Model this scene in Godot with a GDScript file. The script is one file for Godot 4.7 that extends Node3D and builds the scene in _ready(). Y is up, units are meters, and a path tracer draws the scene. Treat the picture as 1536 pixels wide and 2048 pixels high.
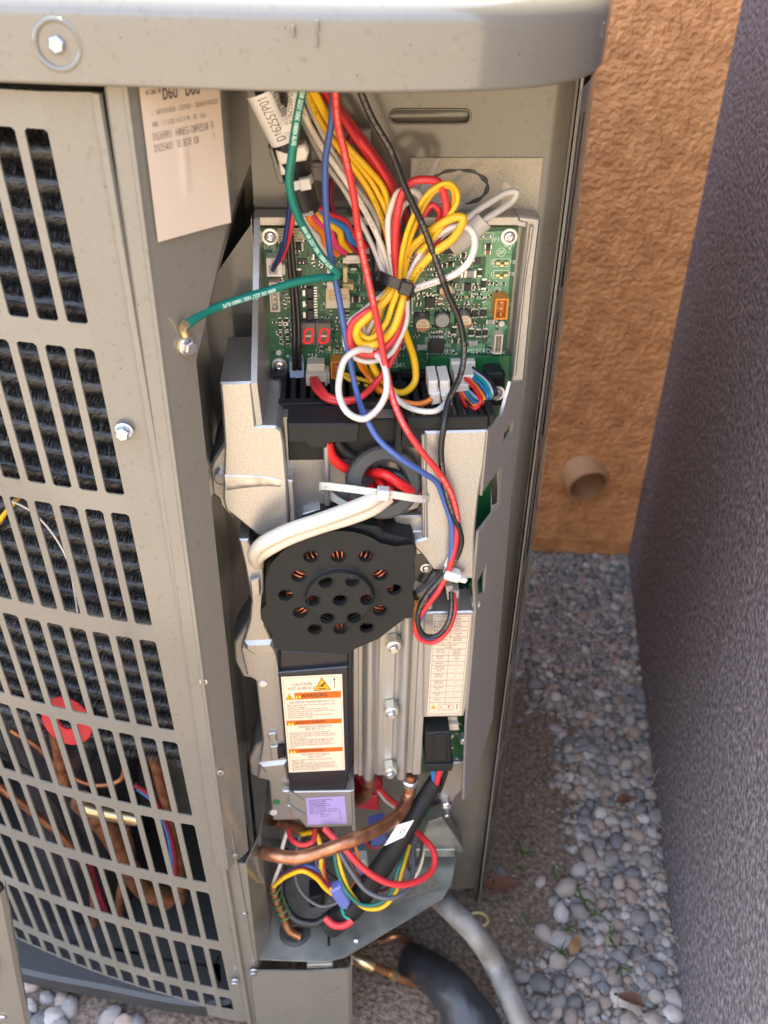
extends Node3D
# An opened heat-pump outdoor unit beside a stucco wall. All plan measures are millimetres: x right, y up from the ground, z towards the open front of the unit.

var base_of := {}
var names := {}
var rng := RandomNumberGenerator.new()
var mat := {}


func v(x: float, y: float, z: float) -> Vector3: return Vector3(x, y, z) * 0.001
func w(x: float, y: float) -> Vector2: return Vector2(x, y) * 0.001


# ---- shapes: triangles are gathered counter-clockwise and committed as one mesh ----
class Shape:
	var V := PackedVector3Array()
	var U := PackedVector2Array()
	var G := PackedInt32Array()
	var T := Transform3D()
	var smooth := -1
	func tri(a: Vector3, b: Vector3, c: Vector3, ua := Vector2.ZERO, ub := Vector2.ZERO, uc := Vector2.ZERO) -> void:
		V.append_array([T * a, T * c, T * b])
		U.append_array([ua, uc, ub])
		G.append_array([smooth, smooth, smooth])
	func quad(a: Vector3, b: Vector3, c: Vector3, d: Vector3, u0 := 0.0, v0 := 0.0, u1 := 1.0, v1 := 1.0) -> void:
		tri(a, b, c, Vector2(u0, v1), Vector2(u1, v1), Vector2(u1, v0))
		tri(a, c, d, Vector2(u0, v1), Vector2(u1, v0), Vector2(u0, v0))
	static func inset(p: PackedVector2Array, d: float) -> PackedVector2Array:
		var o := PackedVector2Array()
		for i in p.size():
			var a := p[i - 1]
			var b := p[i]
			var c := p[(i + 1) % p.size()]
			var n1 := (b - a).normalized().orthogonal()
			var n2 := (c - b).normalized().orthogonal()
			var m := (n1 + n2)
			var k := maxf(m.length_squared(), 0.35)
			o.append(b - m * (2.0 * d / k))
		return o
	func cap(p: PackedVector2Array, z: float, up: bool) -> void:
		var t := Geometry2D.triangulate_polygon(p)
		for i in range(0, t.size(), 3):
			var a := Vector3(p[t[i]].x, p[t[i]].y, z)
			var b := Vector3(p[t[i + 1]].x, p[t[i + 1]].y, z)
			var c := Vector3(p[t[i + 2]].x, p[t[i + 2]].y, z)
			if ((b - a).cross(c - a).z > 0.0) == up: tri(a, b, c)
			else: tri(a, c, b)
	# outline in x, y pushed out from z0 to z1, with a chamfer round the front edge
	func prism(pts: Array, z0: float, z1: float, ch := 0.0, back := true) -> Shape:
		var p := PackedVector2Array(pts)
		var area := 0.0
		for i in p.size(): area += p[i - 1].cross(p[i])
		if area < 0.0: p.reverse()
		z0 *= 0.001; z1 *= 0.001; ch *= 0.001
		var q := inset(p, ch) if ch > 0.0 else p
		for i in p.size():
			var a := p[i - 1]
			var b := p[i]
			quad(Vector3(a.x, a.y, z0), Vector3(b.x, b.y, z0), Vector3(b.x, b.y, z1 - ch), Vector3(a.x, a.y, z1 - ch))
			if ch > 0.0:
				quad(Vector3(a.x, a.y, z1 - ch), Vector3(b.x, b.y, z1 - ch), Vector3(q[i].x, q[i].y, z1), Vector3(q[i - 1].x, q[i - 1].y, z1))
		cap(q, z1, true)
		if back: cap(p, z0, false)
		return self
	# box about (x, y) from z0 to z1, its four upright corners and its front edge chamfered
	func box(x: float, y: float, wd: float, ht: float, z0: float, z1: float, ch := 0.2) -> Shape:
		var c := minf(ch, minf(wd, ht) * 0.3)
		var a := wd / 2.0
		var b := ht / 2.0
		var o := []
		for s in [[-a + c, -b], [a - c, -b], [a, -b + c], [a, b - c], [a - c, b], [-a + c, b], [-a, b - c], [-a, -b + c]]:
			o.append(Vector2(x + s[0], y + s[1]) * 0.001)
		return prism(o, z0, z1, c)
	# profile of (radius, height) turned about an axis along z through c
	func lathe(c: Vector3, prof: Array, seg := 16, dir := Vector3(0, 0, 1)) -> Shape:
		var q := Basis(Quaternion(Vector3(0, 0, 1), dir.normalized())) if dir.normalized().distance_to(Vector3(0, 0, -1)) > 0.01 else Basis(Vector3(1, 0, 0), PI)
		var old := smooth
		for j in prof.size() - 1:
			for i in seg:
				var a0 := TAU * i / seg
				var a1 := TAU * (i + 1) / seg
				var p: Vector2 = prof[j] * 0.001
				var r: Vector2 = prof[j + 1] * 0.001
				var e := [Vector3(p.x * cos(a0), p.x * sin(a0), p.y), Vector3(p.x * cos(a1), p.x * sin(a1), p.y), Vector3(r.x * cos(a1), r.x * sin(a1), r.y), Vector3(r.x * cos(a0), r.x * sin(a0), r.y)]
				for k in 4: e[k] = c + q * e[k]
				smooth = 1 + j
				if p.x < 1e-7: tri(e[0], e[2], e[3])
				elif r.x < 1e-7: tri(e[0], e[1], e[2])
				else: quad(e[0], e[1], e[2], e[3])
		smooth = old
		return self
	# polygonal stud with n sides
	func nut(c: Vector3, r: float, h: float, n := 6, turn := 0.0, ch := 0.5, dir := Vector3(0, 0, 1)) -> Shape:
		var q := Basis(Quaternion(Vector3(0, 0, 1), dir.normalized()))
		var o := []
		for i in n: o.append(Vector2(cos(turn + TAU * i / n), sin(turn + TAU * i / n)) * r * 0.001)
		var keep := T
		T = T * Transform3D(q, c)
		prism(o, 0, h, ch)
		T = keep
		return self
	static func curve(pts: Array, step: float, closed := false) -> PackedVector3Array:
		var o := PackedVector3Array()
		var n := pts.size()
		for i in (n if closed else n - 1):
			var a: Vector3 = pts[(i - 1 + n) % n] if closed or i > 0 else pts[0] * 2.0 - pts[1]
			var b: Vector3 = pts[i]
			var c: Vector3 = pts[(i + 1) % n]
			var d: Vector3 = pts[(i + 2) % n] if closed or i + 2 < n else c * 2.0 - b
			# centripetal Catmull-Rom
			var t1 := sqrt(maxf(a.distance_to(b), 1e-6))
			var t2 := t1 + sqrt(maxf(b.distance_to(c), 1e-6))
			var t3 := t2 + sqrt(maxf(c.distance_to(d), 1e-6))
			var k := maxi(2, int(b.distance_to(c) / step))
			for j in k:
				var t := lerpf(t1, t2, float(j) / k)
				var a1 := a.lerp(b, t / t1)
				var a2 := b.lerp(c, (t - t1) / (t2 - t1))
				var a3 := c.lerp(d, (t - t2) / (t3 - t2))
				o.append(a1.lerp(a2, t / t2).lerp(a2.lerp(a3, (t - t1) / (t3 - t1)), (t - t1) / (t2 - t1)))
		if not closed: o.append(pts[n - 1])
		return o
	# round (or flattened) cord through points
	func tube(pts: Array, r: float, seg := 10, step := 2.5, closed := false, flat := 1.0, r_end := -1.0) -> Shape:
		var c := curve(pts, step * 0.001, closed)
		var n := c.size()
		var rings := []
		var along := 0.0
		var lens := PackedFloat32Array()
		var side := Vector3.ZERO
		for i in n:
			var t := (c[(i + 1) % n] - c[(i - 1 + n) % n]) if closed else (c[mini(i + 1, n - 1)] - c[maxi(i - 1, 0)])
			t = t.normalized()
			var ref := Vector3(0, 0, 1)
			var s := t.cross(ref)
			if s.length() < 0.25: s = side - t * side.dot(t) if side != Vector3.ZERO else t.cross(Vector3(0, 1, 0))
			s = s.normalized()
			if side != Vector3.ZERO and s.dot(side) < 0.0 and t.cross(ref).length() < 0.5: s = -s
			side = s
			var u := s.cross(t).normalized()
			var rr := (r if r_end < 0.0 else lerpf(r, r_end, float(i) / (n - 1))) * 0.001
			var ring := PackedVector3Array()
			for k in seg + 1:
				var g := TAU * k / seg
				ring.append(c[i] - u * cos(g) * rr * flat - s * sin(g) * rr)
			rings.append(ring)
			lens.append(along)
			if i < n - 1 or closed: along += c[i].distance_to(c[(i + 1) % n])
		lens.append(along)
		var old := smooth
		smooth = 1
		for i in (n if closed else n - 1):
			var A: PackedVector3Array = rings[i]
			var B: PackedVector3Array = rings[(i + 1) % n]
			for k in seg:
				var v0 := float(k) / seg
				var v1 := float(k + 1) / seg
				var l0 := lens[i] / 0.06
				var l1 := lens[i + 1] / 0.06
				tri(A[k], A[k + 1], B[k + 1], Vector2(l0, v0), Vector2(l0, v1), Vector2(l1, v1))
				tri(A[k], B[k + 1], B[k], Vector2(l0, v0), Vector2(l1, v1), Vector2(l1, v0))
		if not closed:
			smooth = 2
			for k in seg:
				tri(c[0], rings[0][k + 1], rings[0][k])
				tri(c[n - 1], rings[n - 1][k], rings[n - 1][k + 1])
		smooth = old
		return self
	# flat strap: width across, thickness
	func strap(pts: Array, wd: float, th: float, axis: Vector3, step := 2.0, closed := false) -> Shape:
		var c := curve(pts, step * 0.001, closed)
		var n := c.size()
		var R := []
		for i in n:
			var t := ((c[(i + 1) % n] - c[(i - 1 + n) % n]) if closed else (c[mini(i + 1, n - 1)] - c[maxi(i - 1, 0)])).normalized()
			var s := (axis - t * axis.dot(t)).normalized() * wd * 0.0005
			var u := t.cross(s).normalized() * th * 0.0005
			R.append([c[i] - s - u, c[i] + s - u, c[i] + s + u, c[i] - s + u])
		for i in (n if closed else n - 1):
			var j := (i + 1) % n
			for k in 4:
				smooth = 1 + k
				quad(R[i][k], R[j][k], R[j][(k + 1) % 4], R[i][(k + 1) % 4])
		smooth = -1
		return self
	# upright sheet that follows a plan line (x, z), from height y0 to y1
	func sheet(plan: Array, y0: float, y1: float, th := 1.0, soft := false) -> Shape:
		var n := plan.size()
		var L := PackedVector2Array()
		for i in n:
			var t: Vector2 = (plan[mini(i + 1, n - 1)] - plan[maxi(i - 1, 0)]).normalized()
			L.append(plan[i] + Vector2(t.y, -t.x) * th * 0.001)
		y0 *= 0.001; y1 *= 0.001
		var P := func(q: Vector2, y: float) -> Vector3: return Vector3(q.x, y, q.y)
		for i in n - 1:
			smooth = 1 if soft else -1
			quad(P.call(plan[i], y0), P.call(plan[i + 1], y0), P.call(plan[i + 1], y1), P.call(plan[i], y1), float(i) / (n - 1), 0, float(i + 1) / (n - 1), 1)
			smooth = 2 if soft else -1
			quad(P.call(L[i + 1], y0), P.call(L[i], y0), P.call(L[i], y1), P.call(L[i + 1], y1))
			smooth = -1
			quad(P.call(plan[i], y1), P.call(plan[i + 1], y1), P.call(L[i + 1], y1), P.call(L[i], y1))
			quad(P.call(plan[i + 1], y0), P.call(plan[i], y0), P.call(L[i], y0), P.call(L[i + 1], y0))
		quad(P.call(L[0], y0), P.call(plan[0], y0), P.call(plan[0], y1), P.call(L[0], y1))
		quad(P.call(plan[n - 1], y0), P.call(L[n - 1], y0), P.call(L[n - 1], y1), P.call(plan[n - 1], y1))
		return self
	# closed plan loop (x, z) swept through a profile of (inset, height)
	func hoop(loop: PackedVector2Array, prof: Array, soft := true) -> Shape:
		var rings := []
		for q in prof:
			var o := PackedVector3Array()
			for p in Shape.inset(loop, q.x * 0.001): o.append(Vector3(p.x, q.y * 0.001, p.y))
			rings.append(o)
		var n := loop.size()
		smooth = 1 if soft else -1
		for j in rings.size() - 1:
			for i in n:
				quad(rings[j][(i + 1) % n], rings[j][i], rings[j + 1][i], rings[j + 1][(i + 1) % n])
		smooth = -1
		return self


func loop_of(pts: Array, step := 12.0) -> PackedVector2Array:
	var c := Shape.curve(pts, step * 0.001, true)
	var o := PackedVector2Array()
	for p in c: o.append(Vector2(p.x, p.z))
	if Geometry2D.is_polygon_clockwise(o): o.reverse()
	return o


# ---- nodes ----
func numbered(called: String) -> String:
	var k: int = names.get(called, -1) + 1
	names[called] = k
	return called if k == 0 else "%s_%03d" % [called, k]


func tag(o: Node3D, label: String, category: String, group := "") -> Node3D:
	o.set_meta("label", label)
	if category: o.set_meta("category", category)
	if group: o.set_meta("group", group)
	return o


func thing(called: String, at: Vector3, label: String, category: String, group := "") -> Node3D:
	var o := Node3D.new()
	o.name = numbered(called)
	add_child(o)
	o.position = at
	base_of[o] = at
	return tag(o, label, category, group)


func put(s: Shape, called: String, m: Material, parent: Node3D = null) -> MeshInstance3D:
	var lo := Vector3.INF
	var hi := -Vector3.INF
	for p in s.V:
		lo = lo.min(p)
		hi = hi.max(p)
	var b := Vector3((lo.x + hi.x) / 2.0, lo.y, (lo.z + hi.z) / 2.0)
	var st := SurfaceTool.new()
	st.begin(Mesh.PRIMITIVE_TRIANGLES)
	for i in s.V.size():
		st.set_smooth_group(s.G[i])
		st.set_uv(s.U[i])
		st.add_vertex(s.V[i] - b)
	st.generate_normals()
	st.index()
	var o := MeshInstance3D.new()
	o.mesh = st.commit()
	o.material_override = m
	var host: Node3D = parent if parent else self
	o.name = called if parent else numbered(called)
	host.add_child(o, true)
	o.position = b - base_of.get(parent, Vector3.ZERO)
	base_of[o] = b
	return o


func structure(o: Node3D) -> Node3D:
	o.set_meta("kind", "structure")
	return o


func stuff(o: Node3D) -> Node3D:
	o.set_meta("kind", "stuff")
	return o


func csg_plate(called: String, pts: Array, depth: float, at: Transform3D, m: Material, parent: Node3D, holes: Array) -> CSGPolygon3D:
	var p := CSGPolygon3D.new()
	p.polygon = PackedVector2Array(pts)
	p.depth = depth * 0.001
	p.material = m
	p.name = called
	parent.add_child(p, true)
	p.transform = Transform3D(at.basis, at.origin - base_of.get(parent, Vector3.ZERO))
	base_of[p] = at.origin
	for h in holes:
		var c := CSGPolygon3D.new()
		c.polygon = PackedVector2Array(h)
		c.depth = depth * 0.003
		c.position.z = depth * 0.001
		c.operation = CSGShape3D.OPERATION_SUBTRACTION
		c.material = m
		c.name = "hole"
		p.add_child(c, true)
	return p


func disc(x: float, y: float, r: float, n := 20, sq := 1.0) -> Array:
	var o := []
	for i in n: o.append(Vector2(x + r * cos(TAU * i / n), y + r * sq * sin(TAU * i / n)) * 0.001)
	return o


func rect(x: float, y: float, wd: float, ht: float) -> Array:
	return [w(x - wd / 2, y - ht / 2), w(x + wd / 2, y - ht / 2), w(x + wd / 2, y + ht / 2), w(x - wd / 2, y + ht / 2)]


# ---- materials: base colours are linear ----
func paint(key: String, r: float, g: float, b: float, rough := 0.5, metal := 0.0, spec := 0.5) -> StandardMaterial3D:
	if mat.has(key): return mat[key]
	var m := StandardMaterial3D.new()
	m.resource_name = key
	m.albedo_color = Color(r, g, b).linear_to_srgb()
	m.roughness = rough
	m.metallic = metal
	m.metallic_specular = spec
	mat[key] = m
	return m


func noise_tex(freq: float, size := 256, normal := 0.0, kind := FastNoiseLite.TYPE_SIMPLEX_SMOOTH, lo := Color.BLACK, hi := Color.WHITE, octaves := 3, sd := 1) -> NoiseTexture2D:
	var t := NoiseTexture2D.new()
	var n := FastNoiseLite.new()
	n.noise_type = kind
	n.frequency = freq
	n.fractal_octaves = octaves
	n.seed = sd
	t.noise = n
	t.width = size
	t.height = size
	t.seamless = true
	if normal > 0.0:
		t.as_normal_map = true
		t.bump_strength = normal
	else:
		var g := Gradient.new()
		g.set_color(0, lo)
		g.set_color(1, hi)
		t.color_ramp = g
	return t


func grain(m: StandardMaterial3D, normal: Texture2D, scale: float, strength := 1.0, color: Texture2D = null, world := false) -> StandardMaterial3D:
	m.uv1_triplanar = true
	m.uv1_world_triplanar = world
	m.uv1_scale = Vector3.ONE * scale
	if normal:
		m.normal_enabled = true
		m.normal_texture = normal
		m.normal_scale = strength
	if color: m.albedo_texture = color
	return m


# ---- print: text drawn into an image with a real typeface ----
var faces := {}
func face(called: String) -> RID:
	if not faces.has(called):
		var f := SystemFont.new()
		f.font_names = [called]
		if called.ends_with("Bold"):
			f.font_names = [called.trim_suffix(" Bold")]
			f.font_weight = 700
		faces[called] = [f, f.get_rids()[0], {}]
	return faces[called][1]


func write(im: Image, s: String, x: float, y: float, size: int, ink: Color, font := "Droid Sans", stretch := 1.0, up := false) -> float:
	var ts := TextServerManager.get_primary_interface()
	var rid := face(font)
	var key := Vector2i(size, 0)
	var pages: Dictionary = faces[font][2]
	if not pages.has(size):
		ts.font_render_range(rid, key, 32, 126)
		pages[size] = {}
	for i in s.length():
		var g := ts.font_get_glyph_index(rid, size, s.unicode_at(i), 0)
		var r := ts.font_get_glyph_uv_rect(rid, key, g)
		var off := ts.font_get_glyph_offset(rid, key, g)
		var pg := ts.font_get_glyph_texture_idx(rid, key, g)
		if pg >= 0 and r.size.x > 0:
			if not pages[size].has(pg): pages[size][pg] = ts.font_get_texture_image(rid, key, pg)
			var src: Image = pages[size][pg]
			for b in int(r.size.y):
				for a in int(ceil(r.size.x * stretch)):
					var k := src.get_pixel(int(r.position.x) + mini(int(a / stretch), int(r.size.x) - 1), int(r.position.y) + b).a
					if k < 0.05: continue
					var dx := int(off.x * stretch) + a
					var dy := int(off.y) + b
					var px := int(x) + (dy if up else dx)
					var py := int(y) + (-dx if up else dy)
					if px >= 0 and py >= 0 and px < im.get_width() and py < im.get_height():
						im.set_pixel(px, py, im.get_pixel(px, py).lerp(ink, k * ink.a))
		var adv := ts.font_get_glyph_advance(rid, size, g).x * stretch
		if up: y -= adv
		else: x += adv
	return x


func canvas(wd: int, ht: int, c: Color) -> Image:
	var im := Image.create(wd, ht, false, Image.FORMAT_RGBA8)
	im.fill(c)
	return im


func bar(im: Image, x: int, y: int, wd: int, ht: int, c: Color) -> void:
	im.fill_rect(Rect2i(x, y, wd, ht), c)


func wedge(im: Image, cx: int, y0: int, ht: int, half: int, c: Color) -> void:
	for j in ht:
		var k := int(float(half) * j / ht)
		im.fill_rect(Rect2i(cx - k, y0 + j, 2 * k + 1, 1), c)


func printed(key: String, im: Image, rough := 0.5) -> StandardMaterial3D:
	var m := StandardMaterial3D.new()
	m.resource_name = key
	im.generate_mipmaps()
	m.albedo_texture = ImageTexture.create_from_image(im)
	m.roughness = rough
	m.texture_filter = BaseMaterial3D.TEXTURE_FILTER_LINEAR
	mat[key] = m
	return m


# printed legend that runs along a wire
func wire_print(key: String, c: Color, ink: Color, s: String, size := 20) -> StandardMaterial3D:
	var im := canvas(1024, 96, c)
	write(im, s, 20, 48 + size / 3, size, ink, "Droid Sans Bold", 1.3)
	var m := printed(key, im, 0.38)
	return m



func _ready() -> void:
	# camera
	var cam := Camera3D.new()
	cam.name = "camera"
	add_child(cam)
	cam.transform = Transform3D(Basis(Vector3(0.99816, 0.01603, 0.05855), Vector3(0.02048, 0.81905, -0.57336), Vector3(-0.05714, 0.57350, 0.81721)), v(0, 680, 429))
	cam.fov = 56.7415
	cam.near = 0.02
	cam.far = 400.0
	cam.current = true
	var lens := CameraAttributesPhysical.new()
	lens.frustum_focal_length = 22.222
	lens.frustum_focus_distance = 0.46
	lens.frustum_near = 0.02
	lens.frustum_far = 400.0
	lens.exposure_aperture = 9.0
	cam.attributes = lens
	# sky
	var env := Environment.new()
	env.background_mode = Environment.BG_SKY
	var sky_mat := ProceduralSkyMaterial.new()
	sky_mat.sky_top_color = Color(0.60, 0.66, 0.77)
	sky_mat.sky_horizon_color = Color(0.90, 0.90, 0.88)
	sky_mat.sky_curve = 0.12
	sky_mat.ground_horizon_color = Color(0.55, 0.52, 0.48)
	sky_mat.ground_bottom_color = Color(0.40, 0.37, 0.33)
	sky_mat.sky_energy_multiplier = 1.5
	env.sky = Sky.new()
	env.sky.sky_material = sky_mat
	env.tonemap_mode = Environment.TONE_MAPPER_LINEAR
	env.tonemap_exposure = 3.65
	env.sdfgi_enabled = true
	env.ssao_enabled = true
	env.ssil_enabled = true
	var we := WorldEnvironment.new()
	we.name = "environment"
	we.environment = env
	add_child(we)
	# the sun stands high behind the house wall, so the unit is in shade and the paving in front of it is sunlit
	var sun := DirectionalLight3D.new()
	sun.name = "sun"
	sun.light_color = Color(1.0, 0.94, 0.80)
	sun.light_energy = 1.6
	sun.light_angular_distance = 0.5
	sun.shadow_enabled = true
	add_child(sun)
	sun.look_at_from_position(Vector3(0.4, 5.0, -2.0), Vector3.ZERO)

	make_materials()
	build_place()
	build_unit()
	build_coil()
	build_drive()
	build_board()
	build_wires()
	build_lower()
	build_ground_bits()


func make_materials() -> void:
	var fine := noise_tex(0.05, 256, 2.0, FastNoiseLite.TYPE_SIMPLEX_SMOOTH, Color.BLACK, Color.WHITE, 4, 3)
	var soft := noise_tex(0.008, 256, 1.2, FastNoiseLite.TYPE_SIMPLEX_SMOOTH, Color.BLACK, Color.WHITE, 3, 5)
	var cell := noise_tex(0.03, 512, 6.0, FastNoiseLite.TYPE_SIMPLEX_SMOOTH, Color.BLACK, Color.WHITE, 4, 8)
	mat["fine_normal"] = fine as Variant
	# one baked paint for the whole cabinet, with specks and scratches
	var wear := canvas(768, 768, Color(0.93, 0.93, 0.93))
	rng.seed = 404
	for i in 2600:
		var k := rng.randf_range(0.86, 0.96)
		bar(wear, rng.randi_range(0, 760), rng.randi_range(0, 760), rng.randi_range(1, 9), rng.randi_range(1, 9), Color(k, k, k * 0.995))
	for i in 420:
		var k := 1.0 if rng.randf() < 0.6 else 0.55
		bar(wear, rng.randi_range(0, 766), rng.randi_range(0, 766), rng.randi_range(1, 2), rng.randi_range(1, 3), Color(k, k, k * 0.96))
	for i in 60:
		var p := Vector2(rng.randf_range(0, 700), rng.randf_range(0, 700))
		var d := Vector2.from_angle(rng.randf() * TAU)
		for j in rng.randi_range(12, 60): bar(wear, int(p.x + d.x * j), int(p.y + d.y * j), 1, 1, Color(1, 1, 0.97))
	var beige := grain(paint("beige paint", 0.19, 0.177, 0.147, 0.14), soft, 5.0, 0.13, ImageTexture.create_from_image(wear))
	beige.metallic_specular = 0.6
	grain(paint("base plastic", 0.03, 0.03, 0.03, 0.5), fine, 20.0, 0.3)
	grain(paint("cast aluminium", 0.465, 0.45, 0.42, 0.34, 0.62), fine, 45.0, 0.18, noise_tex(0.06, 256, 0.0, FastNoiseLite.TYPE_SIMPLEX_SMOOTH, Color(0.88, 0.87, 0.86), Color(1, 1, 1), 4, 21))
	grain(paint("smooth aluminium", 0.55, 0.53, 0.50, 0.34, 0.7), fine, 30.0, 0.12, noise_tex(0.02, 256, 0.0, FastNoiseLite.TYPE_SIMPLEX_SMOOTH, Color(0.8, 0.79, 0.78), Color(1, 1, 1), 4, 22))
	grain(paint("extruded aluminium", 0.46, 0.45, 0.425, 0.38, 0.65), noise_tex(0.04, 256, 1.6, FastNoiseLite.TYPE_VALUE, Color.BLACK, Color.WHITE, 3, 9), 1.0, 0.25, noise_tex(0.03, 256, 0.0, FastNoiseLite.TYPE_SIMPLEX_SMOOTH, Color(0.92, 0.92, 0.92), Color(1, 1, 1), 3, 23))
	mat["extruded aluminium"].uv1_scale = Vector3(60, 2, 60)
	grain(paint("galvanised", 0.45, 0.45, 0.42, 0.36, 0.55), fine, 14.0, 0.15, noise_tex(0.012, 256, 0.0, FastNoiseLite.TYPE_CELLULAR, Color(0.72, 0.73, 0.7), Color(1, 1, 0.98), 2, 24))
	grain(paint("black plastic", 0.018, 0.018, 0.018, 0.5, 0.0, 0.32), fine, 55.0, 0.35)
	grain(paint("grey black plastic", 0.02, 0.0205, 0.019, 0.55, 0.0, 0.3), fine, 55.0, 0.4)
	paint("glossy black", 0.018, 0.018, 0.022, 0.2)
	grain(paint("ferrite", 0.05, 0.05, 0.048, 0.55), fine, 40.0, 0.3)
	paint("zinc", 0.62, 0.62, 0.62, 0.28, 0.9)
	paint("blue zinc", 0.42, 0.46, 0.52, 0.26, 0.85)
	paint("brass", 0.62, 0.50, 0.28, 0.3, 0.9)
	paint("solder", 0.68, 0.68, 0.66, 0.35, 0.8)
	grain(paint("copper", 0.66, 0.33, 0.18, 0.34, 0.75), fine, 30.0, 0.25, noise_tex(0.01, 256, 0.0, FastNoiseLite.TYPE_SIMPLEX_SMOOTH, Color(0.55, 0.47, 0.42), Color(1, 1, 1), 5, 31))
	paint("disc red", 0.42, 0.012, 0.02, 0.5)
	paint("winding", 0.6, 0.17, 0.08, 0.3, 0.6)
	paint("white plastic", 0.68, 0.63, 0.55, 0.42)
	paint("ivory plastic", 0.58, 0.50, 0.38, 0.45)
	paint("tan plastic", 0.50, 0.36, 0.20, 0.45)
	paint("grey plastic", 0.30, 0.30, 0.28, 0.45)
	paint("blue plastic", 0.28, 0.36, 0.52, 0.4)
	paint("orange plastic", 0.68, 0.25, 0.03, 0.4)
	paint("red plastic", 0.42, 0.02, 0.03, 0.4)
	paint("purple blue plastic", 0.12, 0.15, 0.42, 0.4)
	paint("nylon", 0.56, 0.54, 0.47, 0.3)
	paint("cream sleeve", 0.62, 0.57, 0.47, 0.4)
	paint("chip black", 0.02, 0.02, 0.02, 0.5)
	paint("smd brown", 0.24, 0.13, 0.07, 0.5)
	paint("board edge", 0.16, 0.17, 0.08, 0.7)
	paint("inner board", 0.008, 0.10, 0.03, 0.35)
	paint("green board part", 0.06, 0.15, 0.05, 0.4)
	paint("yellow film", 0.55, 0.45, 0.18, 0.45)
	for c in [["white", 0.58, 0.545, 0.49], ["red", 0.62, 0.035, 0.04], ["dark red", 0.24, 0.015, 0.035], ["yellow", 0.75, 0.44, 0.01], ["orange", 0.75, 0.20, 0.02], ["blue", 0.05, 0.10, 0.30], ["navy", 0.025, 0.04, 0.16], ["light blue", 0.03, 0.16, 0.42], ["green", 0.012, 0.13, 0.095], ["teal", 0.0, 0.28, 0.2], ["pink", 0.68, 0.05, 0.2], ["black", 0.016, 0.016, 0.016], ["grey", 0.10, 0.10, 0.11], ["lavender", 0.5, 0.5, 0.68], ["bright red", 0.72, 0.02, 0.02], ["brown", 0.1, 0.04, 0.03]]:
		paint(c[0] + " wire", c[1], c[2], c[3], 0.36)
	wire_print("red legend wire", Color(0.80, 0.20, 0.20), Color(0.90, 0.55, 0.53), "600V  105C  18AWG VW-1  SGIS  600V FT2 18AWG 105C", 17)
	wire_print("black legend wire", Color(0.13, 0.13, 0.13), Color(0.5, 0.48, 0.44), "UL 1015 105C 600V VW-1  18AWG  CSA 600V 105C", 17)
	wire_print("green legend wire", Color(0.05, 0.43, 0.37), Color(0.82, 0.88, 0.84), "600V OR 3237 105C 1000V XLPE", 22)
	wire_print("white legend wire", Color(0.88, 0.85, 0.80), Color(0.55, 0.5, 0.46), "AWM 1015 18AWG 105C 600V", 14)
	wire_print("yellow legend wire", Color(0.88, 0.69, 0.10), Color(0.45, 0.36, 0.1), "AWM 1015 18AWG 105C 600V", 13)
	wire_print("sleeve legend", Color(0.13, 0.13, 0.13), Color(0.8, 0.8, 0.76), "105/600 V  PVC TUBING  VW-1 105/600", 20)
	var stucco := noise_tex(0.02, 512, 10.0, FastNoiseLite.TYPE_SIMPLEX_SMOOTH, Color.BLACK, Color.WHITE, 5, 41)
	var o := grain(paint("orange stucco", 0.43, 0.205, 0.085, 0.85), stucco, 11.0, 1.35, noise_tex(0.006, 512, 0.0, FastNoiseLite.TYPE_SIMPLEX_SMOOTH, Color(0.77, 0.525, 0.325), Color(0.95, 0.68, 0.445), 7, 42), true)
	o.albedo_color = Color.WHITE
	var gcol := noise_tex(0.035, 512, 0.0, FastNoiseLite.TYPE_SIMPLEX_SMOOTH, Color(0.20, 0.18, 0.185), Color(0.70, 0.655, 0.66), 5, 43)
	var g := grain(paint("grey stucco", 0.15, 0.14, 0.15, 0.9), noise_tex(0.035, 512, 8.0, FastNoiseLite.TYPE_SIMPLEX_SMOOTH, Color.BLACK, Color.WHITE, 4, 44), 9.5, 1.3, gcol, true)
	g.albedo_color = Color.WHITE
	var e := grain(paint("earth", 0.13, 0.09, 0.06, 0.95), cell, 11.0, 1.2, noise_tex(0.03, 512, 0.0, FastNoiseLite.TYPE_SIMPLEX_SMOOTH, Color(0.30, 0.25, 0.21), Color(0.58, 0.50, 0.43), 6, 45), true)
	e.albedo_color = Color.WHITE
	var p := grain(paint("paving", 0.42, 0.37, 0.30, 0.9), cell, 2.0, 0.5, noise_tex(0.01, 256, 0.0, FastNoiseLite.TYPE_SIMPLEX_SMOOTH, Color(0.60, 0.54, 0.46), Color(0.71, 0.65, 0.57), 4, 46), true)
	p.albedo_color = Color.WHITE
	var b := grain(paint("garden wall render", 0.5, 0.40, 0.28, 0.9), stucco, 2.0, 0.6, null, true)
	b.albedo_color = Color(0.60, 0.49, 0.35).linear_to_srgb()


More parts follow.
